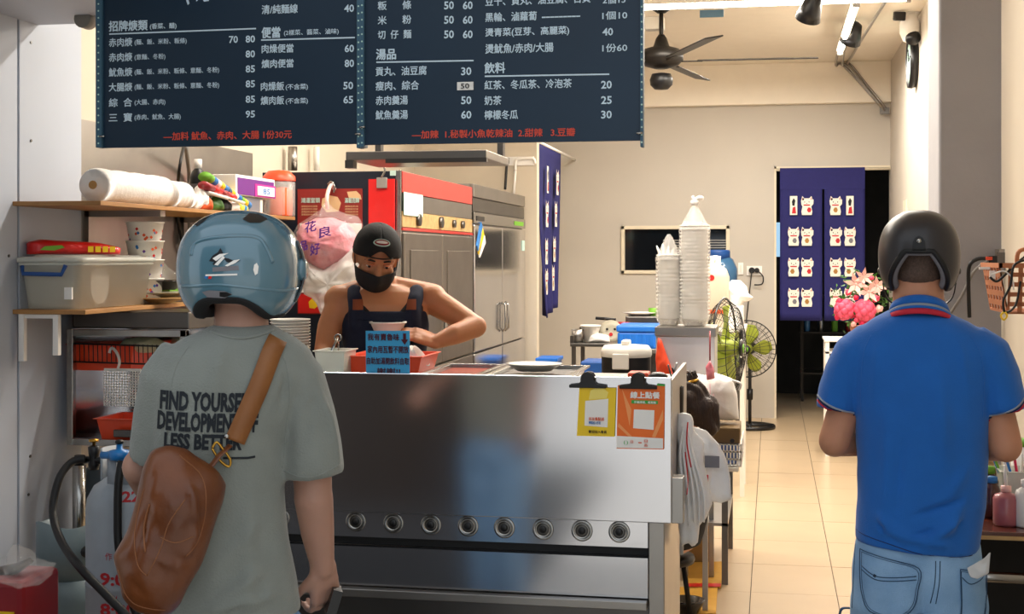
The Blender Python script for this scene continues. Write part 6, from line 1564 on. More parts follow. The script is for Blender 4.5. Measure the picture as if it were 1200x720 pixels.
# rack with cups far back
Yr=10.2; x0=at(668,400,Yr).x; x1=at(770,400,Yr).x; zt_=at(700,403,Yr).z; zu=at(700,388,Yr).z
rk=table('kitchen_rack',x0,x1,Yr,Yr+.55,zt_,'low metal rack with cups and a cat plate behind the rice cooker',m='steel_dark',shelfz=.62,th=.025,cat='rack')
MB().box((x0,Yr+.5,zt_),(x1,Yr+.53,zu)).box((x0,Yr,zt_),(x0+.025,Yr+.5,zu-.04)).build('rim','steel_dark',rk)
def lat(name,prof,px,py,Y,m,label,cat,z=None,n=28,group=None):
    q=at(px,py,Y); z=q.z if z is None else z; return tag(MB().lathe(prof,(q.x,Y,z),n).build(name,m),label,cat,group)
lat('cup',[(.001,0),(.045,0),(.075,.12),(.08,.12),(.08,.13),(.07,.13),(.04,.008),(.001,.008)],692,399,Yr+.2,'paper_cup','white patterned paper cup on the metal rack','cup',z=zt_)
lat('cup',[(.001,0),(.04,0),(.05,.10),(.046,.10),(.036,.008),(.001,.008)],677,399,Yr+.15,'steel_soft','small grey mug at the left end of the metal rack','cup',z=zt_)
q=at(716,396,Yr+.4); pt_=thing('plate','round white plate with a cat face print leaning at the rack','plate',q); MR_=Matrix.Rotation(PI/2-.2,3,'X')
MB().lathe([(.001,0),(.05,0),(.088,.012),(.09,.016),(.05,.006),(.001,.006)],at(716,389,Yr+.36),32,MR_).build('plate_disc','plate',pt_)
for dx,dz,r in ((-.03,.02,.012),(.03,.02,.012),(0,-.02,.018)): MB().cyl(at(716,389,Yr+.345)+V((dx,-.006,dz)),r*.8,.003,12,'Y').build('print','black_ink' if dz>0 else 'cat_red',pt_)
c0=at(702,396,Yr+.2); tag(MB().pillow([(-.08,-.02),(-.06,.03),(.0,.05),(.08,.03),(.09,-.02)],V((c0.x,c0.y-.04,zt_+.022)),(1,0,0),(0,0,1),(0,1,0),.05,.05,nz=.01,n=30).build('cloth','clean_white'),'crumpled white cloth between the cup and the cat plate','cloth')
q=at(721,387,Yr+.45); t=thing('pot','small dark red pot behind the cat plate','pot',q); MB().lathe([(.001,0),(.07,0),(.08,.03),(.08,.09),(.06,.12),(.001,.125)],V((q.x+.05,Yr+.49,zt_+.02)),24).build('pot_body','red_deep',t); MB().tube([V((q.x,Yr+.49,zt_+.16)),V((q.x-.16,Yr+.49,zt_+.17))],.012,8).build('handle','black_plastic',t)
# blue cooler and things above
Yq=9.9; xa=at(727,400,Yq).x; xb=at(771,400,Yq).x; z_b=at(740,405,Yq).z; z_t=at(740,380,Yq).z
zrk=zt_
cl=thing('cool_box','bright blue cool box standing among kitchen things at the back','cool box',((xa+xb)/2,Yq+.2,zrk+.001)); tb_=table('side_table',xa-.02,at(800,400,Yq).x,Yq-.22,Yq+.28,zrk-.001,'steel side table under the blue cool box at the back',cat='table')
MB().box((xa,Yq-.2,zrk),(xb,Yq+.2,z_t-.05)).build('box_body','blue_plastic',cl,bevel=.012); MB().box((xa-.008,Yq-.21,z_t-.048),(xb+.008,Yq+.21,z_t)).build('lid','blue_plastic',cl,bevel=.012)
for k in range(5): x=xa+(xb-xa)*(k+.5)/5; MB().box((x-.012,Yq-.206,zrk+.02),(x+.012,Yq-.2,z_t-.06)).build('rib','blue_plastic',cl,bevel=.002)
Yh=10.6; z_=at(745,378,Yh).z; t=thing('appliance','grey oven-like appliance behind the blue cool box','appliance',(at(750,378,Yh).x,Yh+.1,0)); MB().box((at(730,380,Yh).x,Yh+.18,.0),(at(792,380,Yh).x,Yh+.5,at(745,372,Yh).z)).build('housing','steel_dark',t,bevel=.01)
zz=at(745,372,Yh).z+.001
lat('plate',[(.001,0),(.06,0),(.13,.02),(.135,.025),(.001,.03)],749,370,Yh+.3,'clean_white','white plate on top of the grey appliance','plate',z=zz)
lat('green_cup',[(.001,0),(.03,0),(.035,.06),(.001,.06)],765,369,Yh+.3,'green_bit','little lime green cup on the grey appliance','cup',z=zz)
# blue crate low left
xa=at(680,430,8.6).x; xb=at(708,430,8.6).x; t=thing('crate','blue plastic crate beside the rice cooker','crate',((xa+xb)/2,8.7,0)); MB().box((xa,8.6,.0),(xb,8.9,at(690,424,8.6).z)).build('crate_body','blue_dark',t,bevel=.01)
# far-left blue item below side curtain
xa=at(629,430,10.9).x; xb=at(652,430,10.9).x; t=thing('crate','blue bin standing below the side curtain','bin',((xa+xb)/2,10.95,0)); MB().box((xa,10.9,0),(xb,11.2,at(640,421,10.9).z)).build('bin_body','blue_dark',t,bevel=.01); MB().box((xa-.01,10.89,at(640,424,10.9).z),(xb+.01,11.21,at(640,420,10.9).z)).build('lid','blue_plastic',t,bevel=.004)
# rice cooker
Yp=7.0; q=at(734,441,Yp); rz=.86; R_=(at(763,420,Yp).x-at(705,420,Yp).x)/2
tbl=table('prep_table',at(700,440,Yp).x-.15,at(848,440,Yp).x+.04,Yp-.28,Yp+.60,rz,'steel prep table behind the counter carrying the rice cooker and bowls',shelfz=.3)
rc_=thing('rice_cooker','black rice cooker with a white lid behind the counter','rice cooker',(q.x,Yp,rz)); zj=at(734,418,Yp).z; ztp=at(734,404,Yp).z
MB().lathe([(.001,0),(R_*.9,0),(R_*.98,.02),(R_,zj-rz)],(q.x,Yp,rz),40,cap=False).build('pot_body','black_plastic',rc_)
MB().lathe([(R_*1.0,zj-rz),(R_*1.03,zj-rz+.01),(R_*1.02,zj-rz+.035),(R_*.9,ztp-rz-.005),(R_*.4,ztp-rz),(.001,ztp-rz)],(q.x,Yp,rz),40,cap=False).build('lid','white_plastic',rc_)
MB().box((q.x-.02,Yp-R_*.55,ztp-.005),(q.x+.022,Yp+.03,ztp+.025)).build('handle','white_plastic',rc_,bevel=.008)
MB().box((at(721,420,Yp).x,Yp-R_-.012,at(730,431,Yp).z),(at(740,420,Yp).x,Yp-R_+.012,at(730,413,Yp).z)).build('latch','liner_grey' if False else 'white_plastic',rc_,bevel=.005)
# steel dispenser box with bowl stacks on top
Yd=6.55; xa=at(765,400,Yd).x; xb=at(836,400,Yd).x; zt_=at(800,386,Yd).z
bx_=thing('steel_cabinet','stainless steel box with bagged bowl stacks on top behind the counter','cabinet',((xa+xb)/2,Yd+.15,rz)); 
MB().box((xa,Yd,.0+rz-.6),(xb,Yd+.16,zt_-.04)).build('housing','steel_counter',bx_,bevel=.006) if False else MB().box((xa,Yd-.02+.2,rz+.001),(xb,Yd+.50,zt_-.045)).build('housing',mat('steel_bright','#d8d6d8',.4,.8,var=.05),bx_,bevel=.004)
MB().box((xa-.005,Yd+.17,zt_-.045),(xb+.005,Yd+.51,zt_)).build('top_plate','steel_soft',bx_,bevel=.003)
def bagstack(px,py0,py1,Y,r,label,n,knot=True,seed=1):
    q=at(px,py0,Y); z0=zt_+.002; z1=at(px,py1,Y).z; t=thing('bowl_stack',label,'bowls',(q.x,Y,z0)); 
    for k in range(n):
        z=z0+(z1-z0)*k/n; MB().lathe([(r*.66,0),(r*.93,.045),(r*.98,.046),(r*.98,.052),(r*.9,.05)],(q.x,Y,z),24,cap=False).build('bowl','paper_cup',t)
    prof=[(r*.72,0),(r*.98,.03)]; m=n*2
    for i in range(m): prof.append((r*(1.02+.014*(i%2)+.02*math.sin(i*.5+seed)),.03+(z1-z0)*i/m))
    prof+=[(r*1.0,z1-z0+.02),(r*.7,z1-z0+.06),(r*.28,z1-z0+.12),(r*.12,z1-z0+.135)]
    MB().lathe(prof,(q.x,Y,z0),28,cap=False).build('bag_film','film_stack',t)
    if knot:
        kz_=z0+z1-z0+.135; b=MB(); b.ell((q.x,Y,kz_+.012),(.022,.02,.018)); b.tube(smoothpath([(q.x,Y,kz_+.02),(q.x+.02,Y,kz_+.035),(q.x+.045,Y,kz_+.03)],3),[.01]*3+[.012]*3+[.006],8); b.tube([(q.x,Y,kz_+.02),(q.x-.012,Y,kz_+.045)],[.01,.006],8); b.build('knot','bag_white',t)
    return t
Yst=Yd+.33; Rr=(at(832,300,Yst).x-at(796,300,Yst).x)/2
bagstack(814,385,272,Yst,Rr,'tallest bagged stack of white bowls with a knotted top',26)
t=bagstack(784,385,306,Yst+.02,Rr*.86,'shorter bagged bowl stack with a crumpled top on the steel box',16,knot=False,seed=5)
q=at(781,300,Yst); b=MB()
for dx,dz in ((-.05,.085),(-.02,.10),(.01,.085),(.04,.07)): b.tube(smoothpath([q+V((0,0,-.06)),q+V((dx*.6,0,.0)),q+V((dx*1.0,.01,dz*.6))],3),[.012,.014,.016,.018,.016,.014,.006],8,flat=.4)
b.build('bag_tuft','bag_white',t)
# jugs and plastic water bottle behind
tz=table('back_table',at(816,380,9.2).x,at(874,380,9.2).x,9.2,9.75,at(840,384,9.2).z,'high white stand behind the bowl stacks holding jugs',m='white_plastic',leg='white_plastic')
zj=at(840,384,9.2).z+.001
def jug(px,Y,r,h,m,cap_,label):
    q=at(px,380,Y); t=thing('jug',label,'jug',(q.x,Y,zj)); b=MB(); b.rings([rr(q.x-r*s,q.x+r*s,Y-r*s,Y+r*s,r*.3*s,zj+zz) for s,zz in ((.96,0),(1,.015),(1,h*.74),(.8,h*.86),(.4,h*.93),(.38,h))]); b.build('jug_body',m,t); MB().lathe([(r*.4,h*.96),(r*.4,h*1.06),(.001,h*1.07)],(q.x,Y,zj),16).build('cap',cap_,t)
    return t,q
zjh=at(840,305,9.3).z-zj
t,q=jug(838,9.36,.095,zjh,mat('jug_plastic','#c9bba4',.4),'clean_white','white plastic jug with orange print behind the bowl stacks')
MB().box((q.x-.05,9.36-.104,zj+.09),(q.x+.06,9.36-.097,zj+.115)).build('print_band','print_orange',t); MB().cyl((q.x-.02,9.36-.10,zj+.33),.02,.006,12,'Y').build('print_dot','red_plastic',t)
t,q=jug(834,9.62,.06,zjh*.8,'white_plastic','print_orange','smaller white jug with an orange cap next to the large one') if False else (None,None)
Yw=13.2; wt=table('water_stand',at(838,400,Yw).x-.18,at(838,400,Yw).x+.24,Yw-.2,Yw+.2,at(845,372,Yw).z,'plain stand under the big blue water bottle by the back wall',m='white_plastic')
q=at(845,372,Yw); wb_=thing('water_bottle','large blue water cooler bottle against the back wall','water bottle',(q.x,Yw,q.z)); R_=.155; h=at(845,293,Yw).z-q.z
MB().lathe([(.001,0),(R_*.95,0),(R_,.03),(R_,h*.25),(R_*.94,h*.28),(R_,h*.32),(R_,h*.5),(R_*.94,h*.53),(R_,h*.57),(R_,h*.72),(R_*.75,h*.86),(R_*.5,h*.9),(R_*.5,h*.92)],(q.x,Yw,q.z+.001),32).build('bottle_body','water_blue',wb_)
MB().lathe([(R_*.82,h*.84),(R_*.82,h*.97),(R_*.78,h),(.001,h)],(q.x-.04,Yw,q.z),28).build('cap','blue_dark',wb_)
c0=at(864,345,9.38); tag(MB().pillow(px_poly([(849,352),(850,336),(858,328),(868,329),(875,336),(877,344),(883,349),(878,353),(872,354),(866,362),(855,362)],9.38,c0),c0,(1,0,0),(0,0,1),(0,1,0),.08,.08,nz=.015,n=60).build('plastic_bag','bag_white'),'puffed white plastic bag hanging right of the jugs','bag')
qa_=at(848,384,9.3); qb_=at(873,359,9.3); tag(MB().box((qa_.x+.03,9.25,zj),(qb_.x-.01,9.5,qb_.z)).build('white_carton','clean_white',bevel=.006),'white carton under the puffed white bag on the high stand','carton')
# ---------------- green fans
def pfan(label,P,R,r,low=0):
    t=thing('standing_fan',label,'fan',(P.x,P.y,0)); c=P
    def tr(p): return c+R@V(p)
    # grille: R maps local z as the fan axis
    for sgn,dz,nm in ((1,.09,'front_grille'),(-1,-.07,'rear_grille')):
        b=MB(); nw=36
        for k in range(nw):
            a=2*PI*k/nw; pts=[tr((rr_*math.cos(a+.0),rr_*math.sin(a),sgn*z_)) for rr_,z_ in ((.05,abs(dz)),(r*.5,abs(dz)*.95),(r*.85,abs(dz)*.6),(r,0.0))]; b.tube(pts,.0018,4,cap=False)
        for rr_,z_ in ((r*.5,abs(dz)*.95),(r*.82,abs(dz)*.65)): b.tube([tr((rr_*math.cos(2*PI*k/32),rr_*math.sin(2*PI*k/32),sgn*z_)) for k in range(32)],.0024,5,closed=True,cap=False)
        o=b.build(nm,'black_plastic',t); o['kind']='stuff'
    MB().tube([tr((r*math.cos(2*PI*k/40),r*math.sin(2*PI*k/40),0)) for k in range(40)],.006,6,closed=True,cap=False).build('rim','black_plastic',t)
    MB().lathe([(.001,-.06),(.03,-.06),(.045,-.03),(.045,.05),(.03,.075),(.001,.08)],c,20,R).build('hub','fan_green',t); MB().lathe([(.001,.085),(.04,.085),(.045,.095),(.03,.10),(.001,.10)],c,20,R).build('centre_badge','black_plastic',t); MB().lathe([(.001,.101),(.026,.101),(.001,.103)],c,18,R).build('badge_dot','green_bit',t)
    for k in range(5):
        b=MB(); 
        def bf(u,v):
            rad=.04+(r*.86-.04)*v; wd=(.35+.55*math.sin(PI*min(1,v*.75+.12)))*(1-.5*max(0,v-.75)/.25*1); a=2*PI*k/5+(u-.5)*wd+.15*v
            return tr((rad*math.cos(a),rad*math.sin(a),(u-.5)*.055))
        b.grid(bf,8,10); b.build('blade','fan_green',t,solid=.003)
    MB().lathe([(.001,-.2),(.05,-.2),(.06,-.17),(.06,-.09),(.04,-.06),(.001,-.06)],c,20,R).build('motor','black_plastic',t)
    bs_=1 if low==0 else .6; m_=tr((0,0,-.13)); MB().tube([m_+V((0,0,-.03)),V((m_.x,m_.y,low+.03))],.016,10).build('pole','black_plastic',t)
    MB().cyl((m_.x,m_.y,max(low+.04,P.z-r-.22)),.028,.10,14).build('collar','black_plastic',t)
    MB().tube([V((m_.x+.22*math.cos(2*PI*k/28)*bs_,m_.y+.22*math.sin(2*PI*k/28)*bs_,low+.02)) for k in range(28)],.018,8,closed=True,cap=False).build('base_ring','black_plastic',t)
    w_=.22*bs_; MB().tube([(m_.x-w_,m_.y,low+.03),(m_.x+w_,m_.y,low+.03)],.016,8).tube([(m_.x,m_.y-w_,low+.03),(m_.x,m_.y+w_,low+.03)],.016,8).build('base_cross','black_plastic',t)
    return t
toCam=lambda yaw,tilt=0: Matrix.Rotation(yaw,3,'Z')@Matrix.Rotation(PI/2+tilt,3,'X')
pf=at(876,409,12.8); pfan('green-bladed standing fan facing the viewer by the back wall',pf,toCam(-.15,.0),.262)
pf2=at(849,408,7.3); pfan('green-bladed fan turned sideways on the prep table beside the steel box',pf2,toCam(1.36),.262,low=rz)
# ---------------- white bags at the counter's right end
def pbag(name,pts,Y,df,db,m,label,nz=.02,seed=0,n=72,cat='bag',st=10):
    xs=[p[0] for p in pts]; ys=[p[1] for p in pts]; c0=at(sum(xs)/len(xs),sum(ys)/len(ys),Y)
    t=thing(name,label,cat,c0); MB().pillow(px_poly(pts,Y,c0),c0,(1,0,0),(0,0,1),(0,1,0),df,db,nz=nz,seed=seed,n=n,steps=st).build('bag_body',m,t); return t,c0
t,c0=pbag('plastic_bags',[(795,485),(801,483),(810,486),(813,493),(812,503),(825,518),(824,540),(829,560),(835,590),(828,608),(820,615),(818,636),(812,642),(806,636),(799,641),(795,620),(794,590),(790,570),(784,540),(786,530),(795,520),(791,500)],4.62,.05,.04,'bag_white','bundle of folded white plastic bags hanging at the counter end',nz=.012,seed=1)
b=MB()
for k,(xa_,xb_) in enumerate(((797,800),(801,806),(805,812),(808,818),(811,824))):
    b.tube(smoothpath([at(801+k,500,4.56),at(xa_,530,4.55),at(xb_,575,4.55),at(xb_+1,612+4*(k%2),4.57)],5),[.006+.006*math.sin(PI*i/15) for i in range(16)],8,flat=.5)
b.build('bag_pleat','bag_white',t)
MB().tube(smoothpath([at(806,495,4.55),at(805,520,4.54),at(810,548,4.54)],4),.0025,6).tube(smoothpath([at(803,530,4.54),at(806,560,4.54),at(805,580,4.54)],4),.002,6).build('red_print_line','red_plastic',t)
t,c0=pbag('plastic_bags',[(812,500),(828,505),(842,520),(850,535),(856,560),(857,586),(845,590),(832,588),(828,570),(822,545),(815,525)],4.70,.03,.03,'bag_white','looser white plastic bag with grey print behind the bag bundle',nz=.015,seed=6)
MB().box(at(826,548,4.655),at(843,535,4.65)).build('grey_print','liner_grey',t); MB().box(at(825,566,4.655),at(830,557,4.65)).build('red_print','red_plastic',t)
# upper bag bunch with red cord
t,c0=pbag('plastic_bags',[(805,442),(812,437),(826,440),(834,436),(848,440),(858,444),(864,462),(866,492),(850,493),(832,490),(815,488),(806,470)],6.35,.08,.08,'bag_white','stack of white bags with reddish print hanging from a red cord',nz=.012,seed=9)
MB().tube([at(832,388,6.30),at(832,430,6.27)],.004,6).build('red_cord','red_deep',t); MB().pillow(px_poly([(827,430),(832,422),(837,432),(838,444),(828,446)],6.22,at(832,436,6.22)),at(832,436,6.22),(1,0,0),(0,0,1),(0,1,0),.02,.02,nz=.01,n=24).build('knot','bag_pink',t)
for x_,y_,h_ in ((832,450,38),(829,455,30),(836,462,24)): MB().tube([at(x_,y_,6.22),at(x_+1,y_+h_,6.22)],.004,5,flat=.3).build('print_line','bag_pink',t)
MB().tube(smoothpath([at(858,446,6.25),at(868,450,6.25),at(866,458,6.25)],4),.006,6).build('bag_handle','bag_white',t)
# side cart beyond: boxes and white tray
Yt=6.15; xa=at(790,540,Yt).x; xb=at(868,540,Yt).x; zt_=at(855,548,Yt).z
tbl2=thing('side_cart','narrow cart beyond the counter end holding a white tray and boxes','cart',((xa+xb)/2,Yt+.3,0)); MB().box((xa,Yt,zt_-.02),(xb-.01,Yt+.7,zt_)).build('table_top','white_plastic',tbl2,bevel=.003)
for x_ in (xa+.01,at(826,600,Yt).x):
    for y_ in (Yt+.02,Yt+.66): MB().box((x_-.012,y_,0),(x_+.012,y_+.025,zt_-.02)).build('leg','steel_soft',tbl2)
tr_=thing('tray','white plastic tray basket on the narrow cart','tray',((at(838,545,Yt).x+xb)/2,Yt+.2,zt_)); b=MB(); x0=at(836,540,Yt).x; b=slat_face((x0,Yt+.01,zt_+.002),(xb-x0,0,0),(0,0,.10),8,3,.008,.004)
b.build('tray_front','clean_white',tr_); b=slat_face((xb,Yt+.01,zt_+.002),(0,.5,0),(.0,0,.10),12,3,.008,.004); b.build('tray_side','clean_white',tr_); MB().box((x0,Yt+.01,zt_+.002),(xb,Yt+.5,zt_+.008)).build('tray_floor','clean_white',tr_)
zz=zt_+.011
tag(MB().box((x0+.012,Yt+.03,zz),(xb-.012,Yt+.3,zz+.085)).build('blue_case','blue_dark',bevel=.006),'blue case lying in the white tray','case')
tag(MB().box((at(828,500,Yt).x,Yt+.05,zz+.088),(xb-.005,Yt+.34,zz+.088+.07)).build('box','brown_box',bevel=.004),'brown box on top of the blue case','box')
tag(MB().cyl(at(858,517,Yt+.025),.010,.006,12,'Y').build('round_mark','black_plastic'),'dark round mark on the blue case front','mark')
# tools & orange cloth near counter end
Yo=5.0
t=thing('cloth','orange-red cloth hanging in a point behind the counter','cloth',at(778,442,6.70)); P=px_poly([(771,396),(775,398),(780,412),(786,428),(790,442),(770,442),(768,420)],6.70,at(778,420,6.70)); MB().pillow(P,at(778,420,6.70),(1,0,0),(0,0,1),(0,1,0),.03,.02,nz=.01,n=40).build('cloth_body','orange_plastic',t)
for k,(xa_,xb_,yt) in enumerate(((783,787,428),(793,788,426),(788,791,432))):
    tl=thing('ladle',['steel tongs handle','steel ladle handle','dark scissors handle'][k]+' sticking up at the counter end','utensil',at(xb_,445,4.75)); MB().tube([at(xb_,452,4.72),at(xb_,442,4.72),at(xa_,yt,4.70)],.006,8,flat=.5).build('handle',['steel_dark','steel','dark_metal'][k],tl); MB().tube([at(xb_,470,4.72),at(xb_,452,4.72)],.005,8).build('shaft','steel',tl)
utc=at(789,470,4.72); t=thing('utensil_cup','dark utensil holder hooked on the counter end','holder',(utc.x,4.72,utc.z)); MB().lathe([(.001,0),(.032,0),(.034,.10),(.030,.10),(.028,.004),(.001,.004)],(utc.x+.003,4.72,utc.z-.05),20).build('cup','dark_metal',t)
qa_=at(737,443,4.95); qb_=at(761,436,4.95); tag(MB().box((qa_.x,4.9,1.1655),(qb_.x,5.0,qb_.z)).build('plastic_tray','orange_plastic',bevel=.006),'flat orange tray seen over the counter edge between the two clips','tray')
q=at(771,444,4.9); tag(MB().lathe([(.001,0),(.034,0),(.036,.008),(.02,.02),(.001,.022)],(q.x,4.9,1.1655),20).build('dish','black_plastic'),'small black dish peeking above the orange card','dish')
# floor items: yellow envelopes, black bowl, shoe is on the seated person
def floorpoly(pts,z,h,m,name,label,cat):
    b=MB(); P=[atz(x,y,z) for x,y in pts]; n=len(P); b.add(P+[p+V((0,0,h)) for p in P],[tuple(range(n))[::-1],tuple(range(n,2*n))]+[(i,(i+1)%n,n+(i+1)%n,n+i) for i in range(n)]); t=thing(name,label,cat,sum(P,V((0,0,0)))/n); b.build('envelope_body',m,t); return t
t=floorpoly([(806,662),(847,661),(845,690),(803,690)],.004,.012,'envelope','paper_packet','tan paper packet with red stripe on the floor, the farther one','packet'); P=[atz(x,y,.017) for x,y in ((803,684),(845,684),(844,688),(803,688))]; MB().add(P,[(0,1,2,3)]).build('red_stripe','red_plastic',t,fix=False)
t=floorpoly([(790,691),(841,689),(839,722),(784,722)],.003,.010,'envelope','paper_packet','tan paper packet on the floor nearest the counter corner','packet'); 
q=atz(805,722,0); t=thing('bowl','black round bowl with red inside on the floor at the counter corner','bowl',(q.x,q.y,0.0)); MB().lathe([(.001,0),(.05,0),(.078,.05),(.08,.06),(.066,.06),(.05,.02),(.001,.012)],(q.x,q.y,.014),32).build('bowl_body','bowl_black',t); MB().lathe([(.001,.026),(.048,.026),(.001,.028)],(q.x,q.y,.014),24).build('red_inside','red_deep',t)
t=thing('box','tan cardboard box under the narrow cart','box',(at(818,600,7.2).x,7.2,0)); MB().box((at(800,620,7.2).x,7.2,0),(at(834,620,7.2).x,7.5,.22)).build('carton','cardboard',t,bevel=.004)
# ================================================================ RIGHT SIDE
# stand with flowers
Ys=11.2; x0=at(966,400,Ys).x; x1=at(1045,400,Ys).x; zt_=at(980,398,Ys).z
st_=table('flower_stand',x0,x1,Ys,Ys+.45,zt_,'white metal stand under the pink flower bouquet',m='clean_white',leg='clean_white',th=.02,shelfz=zt_-.10)
q=at(1012,392,Ys+.2); vz=zt_; vs_=thing('bouquet','pink and red flower bouquet in a pot on the white stand','bouquet',(q.x,Ys+.2,vz))
MB().lathe([(.001,0),(.09,0),(.11,.10),(.10,.10),(.001,.09)],(q.x,Ys+.2,vz+.001),24).build('pot','terracotta',vs_)
rd=random.Random(5)
b=MB(); bc_=V((q.x,Ys+.2,at(1010,355,Ys).z))
for k in range(260):
    a=rd.uniform(0,2*PI); e=rd.uniform(-.9,1.2); rr_=rd.uniform(.13,.31); c=bc_+V((math.cos(a)*math.cos(e)*rr_*.85,math.sin(a)*math.cos(e)*rr_*.7,math.sin(e)*rr_-.02)); d=(c-bc_).normalized(); s=rd.uniform(.03,.055); tn=d.orthogonal().normalized(); tn=Matrix.Rotation(rd.uniform(0,6.28),3,d)@tn; bt=d.cross(tn)
    tip=c+(d*.5+tn).normalized()*s*1.3; b.add([c,c+tn*s*.5+bt*s*.35,tip,c+tn*s*.5-bt*s*.35],[(0,1,2,3)])
o=b.build('foliage','leaf',vs_); o['kind']='stuff'
def bloom(px,py,r,m,kind,dy=0):
    r*=1.27; c=at(px,py,Ys+.0+dy); b=MB(); 
    if kind=='ball':
        for k in range(26):
            e=math.acos(1-2*(k+.5)/26); a=k*2.4; d=V((math.sin(e)*math.cos(a),math.sin(e)*math.sin(a),math.cos(e))); b.ell(c+d*r*.6,(r*.42,r*.42,r*.42),None,8,6)
    elif kind=='lily':
        for k in range(6):
            a=k*PI/3+px; d=V((math.cos(a),-.5,math.sin(a))).normalized(); t=d.cross(V((0,1,0))).normalized(); b.add([c,c+d*r*.5+t*r*.22,c+d*r*1.2+V((0,-.02,0)),c+d*r*.5-t*r*.22],[(0,1,2,3)],True)
        b.ell(c,(r*.15,)*3,None,8,6)
    else:
        for k in range(9):
            a=k*2.4; rr_=r*.55*math.sqrt(k/9); b.ell(c+V((rr_*math.cos(a),-.008*(9-k)/3,rr_*math.sin(a))),(r*.42,r*.3,r*.42),None,8,6)
    b.build('flower',m,vs_)
for f_ in ((990,363,.07,'flower_pink','ball'),(1013,364,.075,'flower_pink','ball'),(1003,333,.075,'flower_light','lily'),(1018,342,.075,'flower_light','lily'),(1012,325,.06,'flower_light','lily'),(1028,335,.06,'flower_light','lily'),(999,369,.03,'flower_red','rose'),(1011,379,.03,'flower_red','rose'),(1016,362,.025,'flower_red','rose'),(984,354,.03,'flower_red','rose'),(982,371,.03,'flower_red','rose'),(994,343,.025,'flower_pink','rose'),(1026,350,.03,'flower_pink','rose'),(1004,375,.025,'flower_pink','rose'),(1021,326,.02,'flower_pink','rose'),(1003,349,.022,'flower_red','rose'),(1000,380,.022,'flower_light','rose'),(1030,362,.03,'flower_light','rose'),(997,356,.02,'flower_light','rose')): bloom(*f_,dy=.03)
# condiment table
Ya=4.42; x0=at(1146,624,Ya).x-.25; x1=px1-.01; zt_=at(1175,624,Ya).z
tb3=table('condiment_table',x0,x1,Ya,Ya+.95,zt_,'dark brown condiment table at the right wall',m='table_top',leg='dark_metal',th=.02)
MB().box((x0,Ya-.004,zt_-.024),(x1,Ya,zt_-.012)).build('edge_strip','wood_edge',tb3); zr_=at(1180,680,Ya).z; MB().tube([(x0,Ya+.03,zr_),(x1,Ya+.03,zr_)],.017,12).build('rail','steel',tb3); MB().box((x0+.02,Ya+.5,.1),(x1-.02,Ya+.52,zt_-.03)).build('back_panel','dark_room',tb3)
def bottle(px,pyb,Y,r,h,m,cap_,label,straw=None,neck=.3):
    q=at(px,pyb,Y); t=thing('sauce_bottle',label,'bottle',(q.x,Y,zt_)); z=zt_+.001
    MB().lathe([(.001,0),(r*.92,0),(r,.006),(r,h*.66),(r*.86,h*.76),(r*neck,h*.83),(r*neck,h*.88)],(q.x,Y,z),24).build('bottle_body',m,t); MB().lathe([(r*(neck+.12),h*.84),(r*(neck+.1),h*.98),(.001,h)],(q.x,Y,z),18).build('cap',cap_,t)
    if straw: MB().tube([(q.x,Y,z+h*.95),(q.x-.004,Y-.003,z+h*.95+straw)],[.006,.004],8).build('nozzle','clean_white',t)
    return t
bottle(1179,612,Ya+.12,.040,.125,'sauce_pink','flower_light','squat pink sauce bottle with a pointed white nozzle',straw=.07)
bottle(1161,606,Ya+.24,.030,.135,'sauce_dark','print_blue','dark sauce bottle with a pale blue cap behind the pink bottle',neck=.6)
bottle(1157,600,Ya+.36,.036,.15,'sauce_dark','green_bit','dark sauce bottle with a light green cap',neck=.6)
bottle(1158,590,Ya+.52,.045,.17,'cream_label','poster_cream','yellow-brown sauce jar with a cream cap at the back of the table',neck=.6)
bottle(1149,600,Ya+.28,.028,.17,'sauce_pink','red_plastic','slim bottle with a red cap next to the blue polo shirt')
bottle(1201,612,Ya+.10,.03,.15,'clean_white','clean_white','white bottle at the right edge of the condiment table')
q=at(1190,590,Ya+.42); t=thing('straw_tub','clear tub of colourful wrapped straws on the condiment table','tub',(q.x,Ya+.42,zt_)); tray(t,(q.x+.03,Ya+.42,zt_+.001),.17,.14,.13,'translucent',.88,name='tub_body'); 
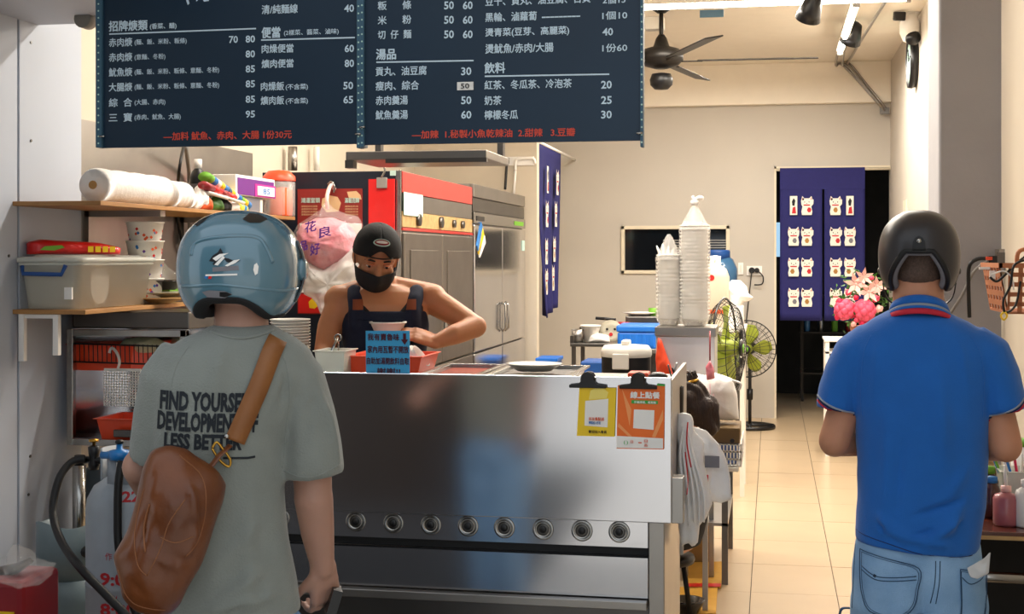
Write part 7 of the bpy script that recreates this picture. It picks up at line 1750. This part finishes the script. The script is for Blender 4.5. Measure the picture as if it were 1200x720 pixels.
for k in range(16):
    a=rd.uniform(-.07,.07); yy=Ya+.42+rd.uniform(-.04,.04); MB().tube([(q.x+.03+a*.7,yy,zt_+.02),(q.x+.03+a*1.3+rd.uniform(-.04,.03),yy-.01,zt_+.155+rd.uniform(0,.05))],.005,6).build('straw',rd.choice(['print_blue','clean_white','green_bit','flower_red','clean_white','red_plastic']),t)
q=at(1197,520,Ya+.5); bl=thing('container','white container with red spots at the right picture edge','container',(q.x,Ya+.7,zt_)); MB().lathe([(.001,0),(.05,0),(.055,.17),(.052,.17),(.001,.16)],(q.x+.06,Ya+.75,zt_+.001),24).build('container_body','clean_white',bl)
MB().lathe([(.001,.17),(.056,.17),(.057,.19),(.001,.195)],(q.x+.06,Ya+.75,zt_+.001),24).build('lid','green_bit',bl)
# paper stack near polo man's elbow on wall
p=at(1198,440,5.3); tag(MB().box((px1-.02,5.0,at(1198,460,5.3).z),(px1,5.4,at(1198,428,5.3).z)).build('wall_notice','clean_white'),'white notice low on the right wall beside the polo sleeve','notice')
# ================================================================ opposite side of the street (seen only in reflections)
def facade(x0,x1,z1,m,label,y=-11.5):
    t=thing('building',label,'building',((x0+x1)/2,y-.5,0)); MB().box((x0,y-1.2,0),(x1,y,z1)).build('wall',m,t)
    return t
facade(-14,-3.2,7,mat('far_wall_dark','#4c463f',.9),'dark shophouse front across the street, behind the viewer')
facade(5.2,14,6,mat('far_wall_pale','#b9b4aa',.9),'pale low house across the street, behind the viewer')

vn=thing('reflection_van','dark grey van added unseen behind the viewer to darken the reflection in the counter','van',(-5.6,-6,0))  # unseen van added for a dark reflection in the counter's left half
vb_=MB(); vb_.rings([[V((x,y,z)) for x,y in ((-8.4,-7.2),(-2.7,-7.2),(-2.7,-5.4),(-8.4,-5.4))] for z in (.35,1.1)]+[[V((x,y,z)) for x,y in ((-8.2,-7.1),(-3.4,-7.1),(-3.4,-5.5),(-8.2,-5.5))] for z in (1.9,2.1)],smooth=False); vb_.build('van_body',mat('van_paint','#1f1c1b',.4,coat=.5),vn,bevel=.06)
MB().box((-8.0,-5.5,1.2),(-3.9,-5.42,1.75)).build('side_window','window_glass',vn)
for x in (-7.5,-3.7):
    for y in (-5.6,-7.0): MB().cyl((x,y-.1,.35),.34,.2,24,'Y').build('wheel','black_rubber',vn)
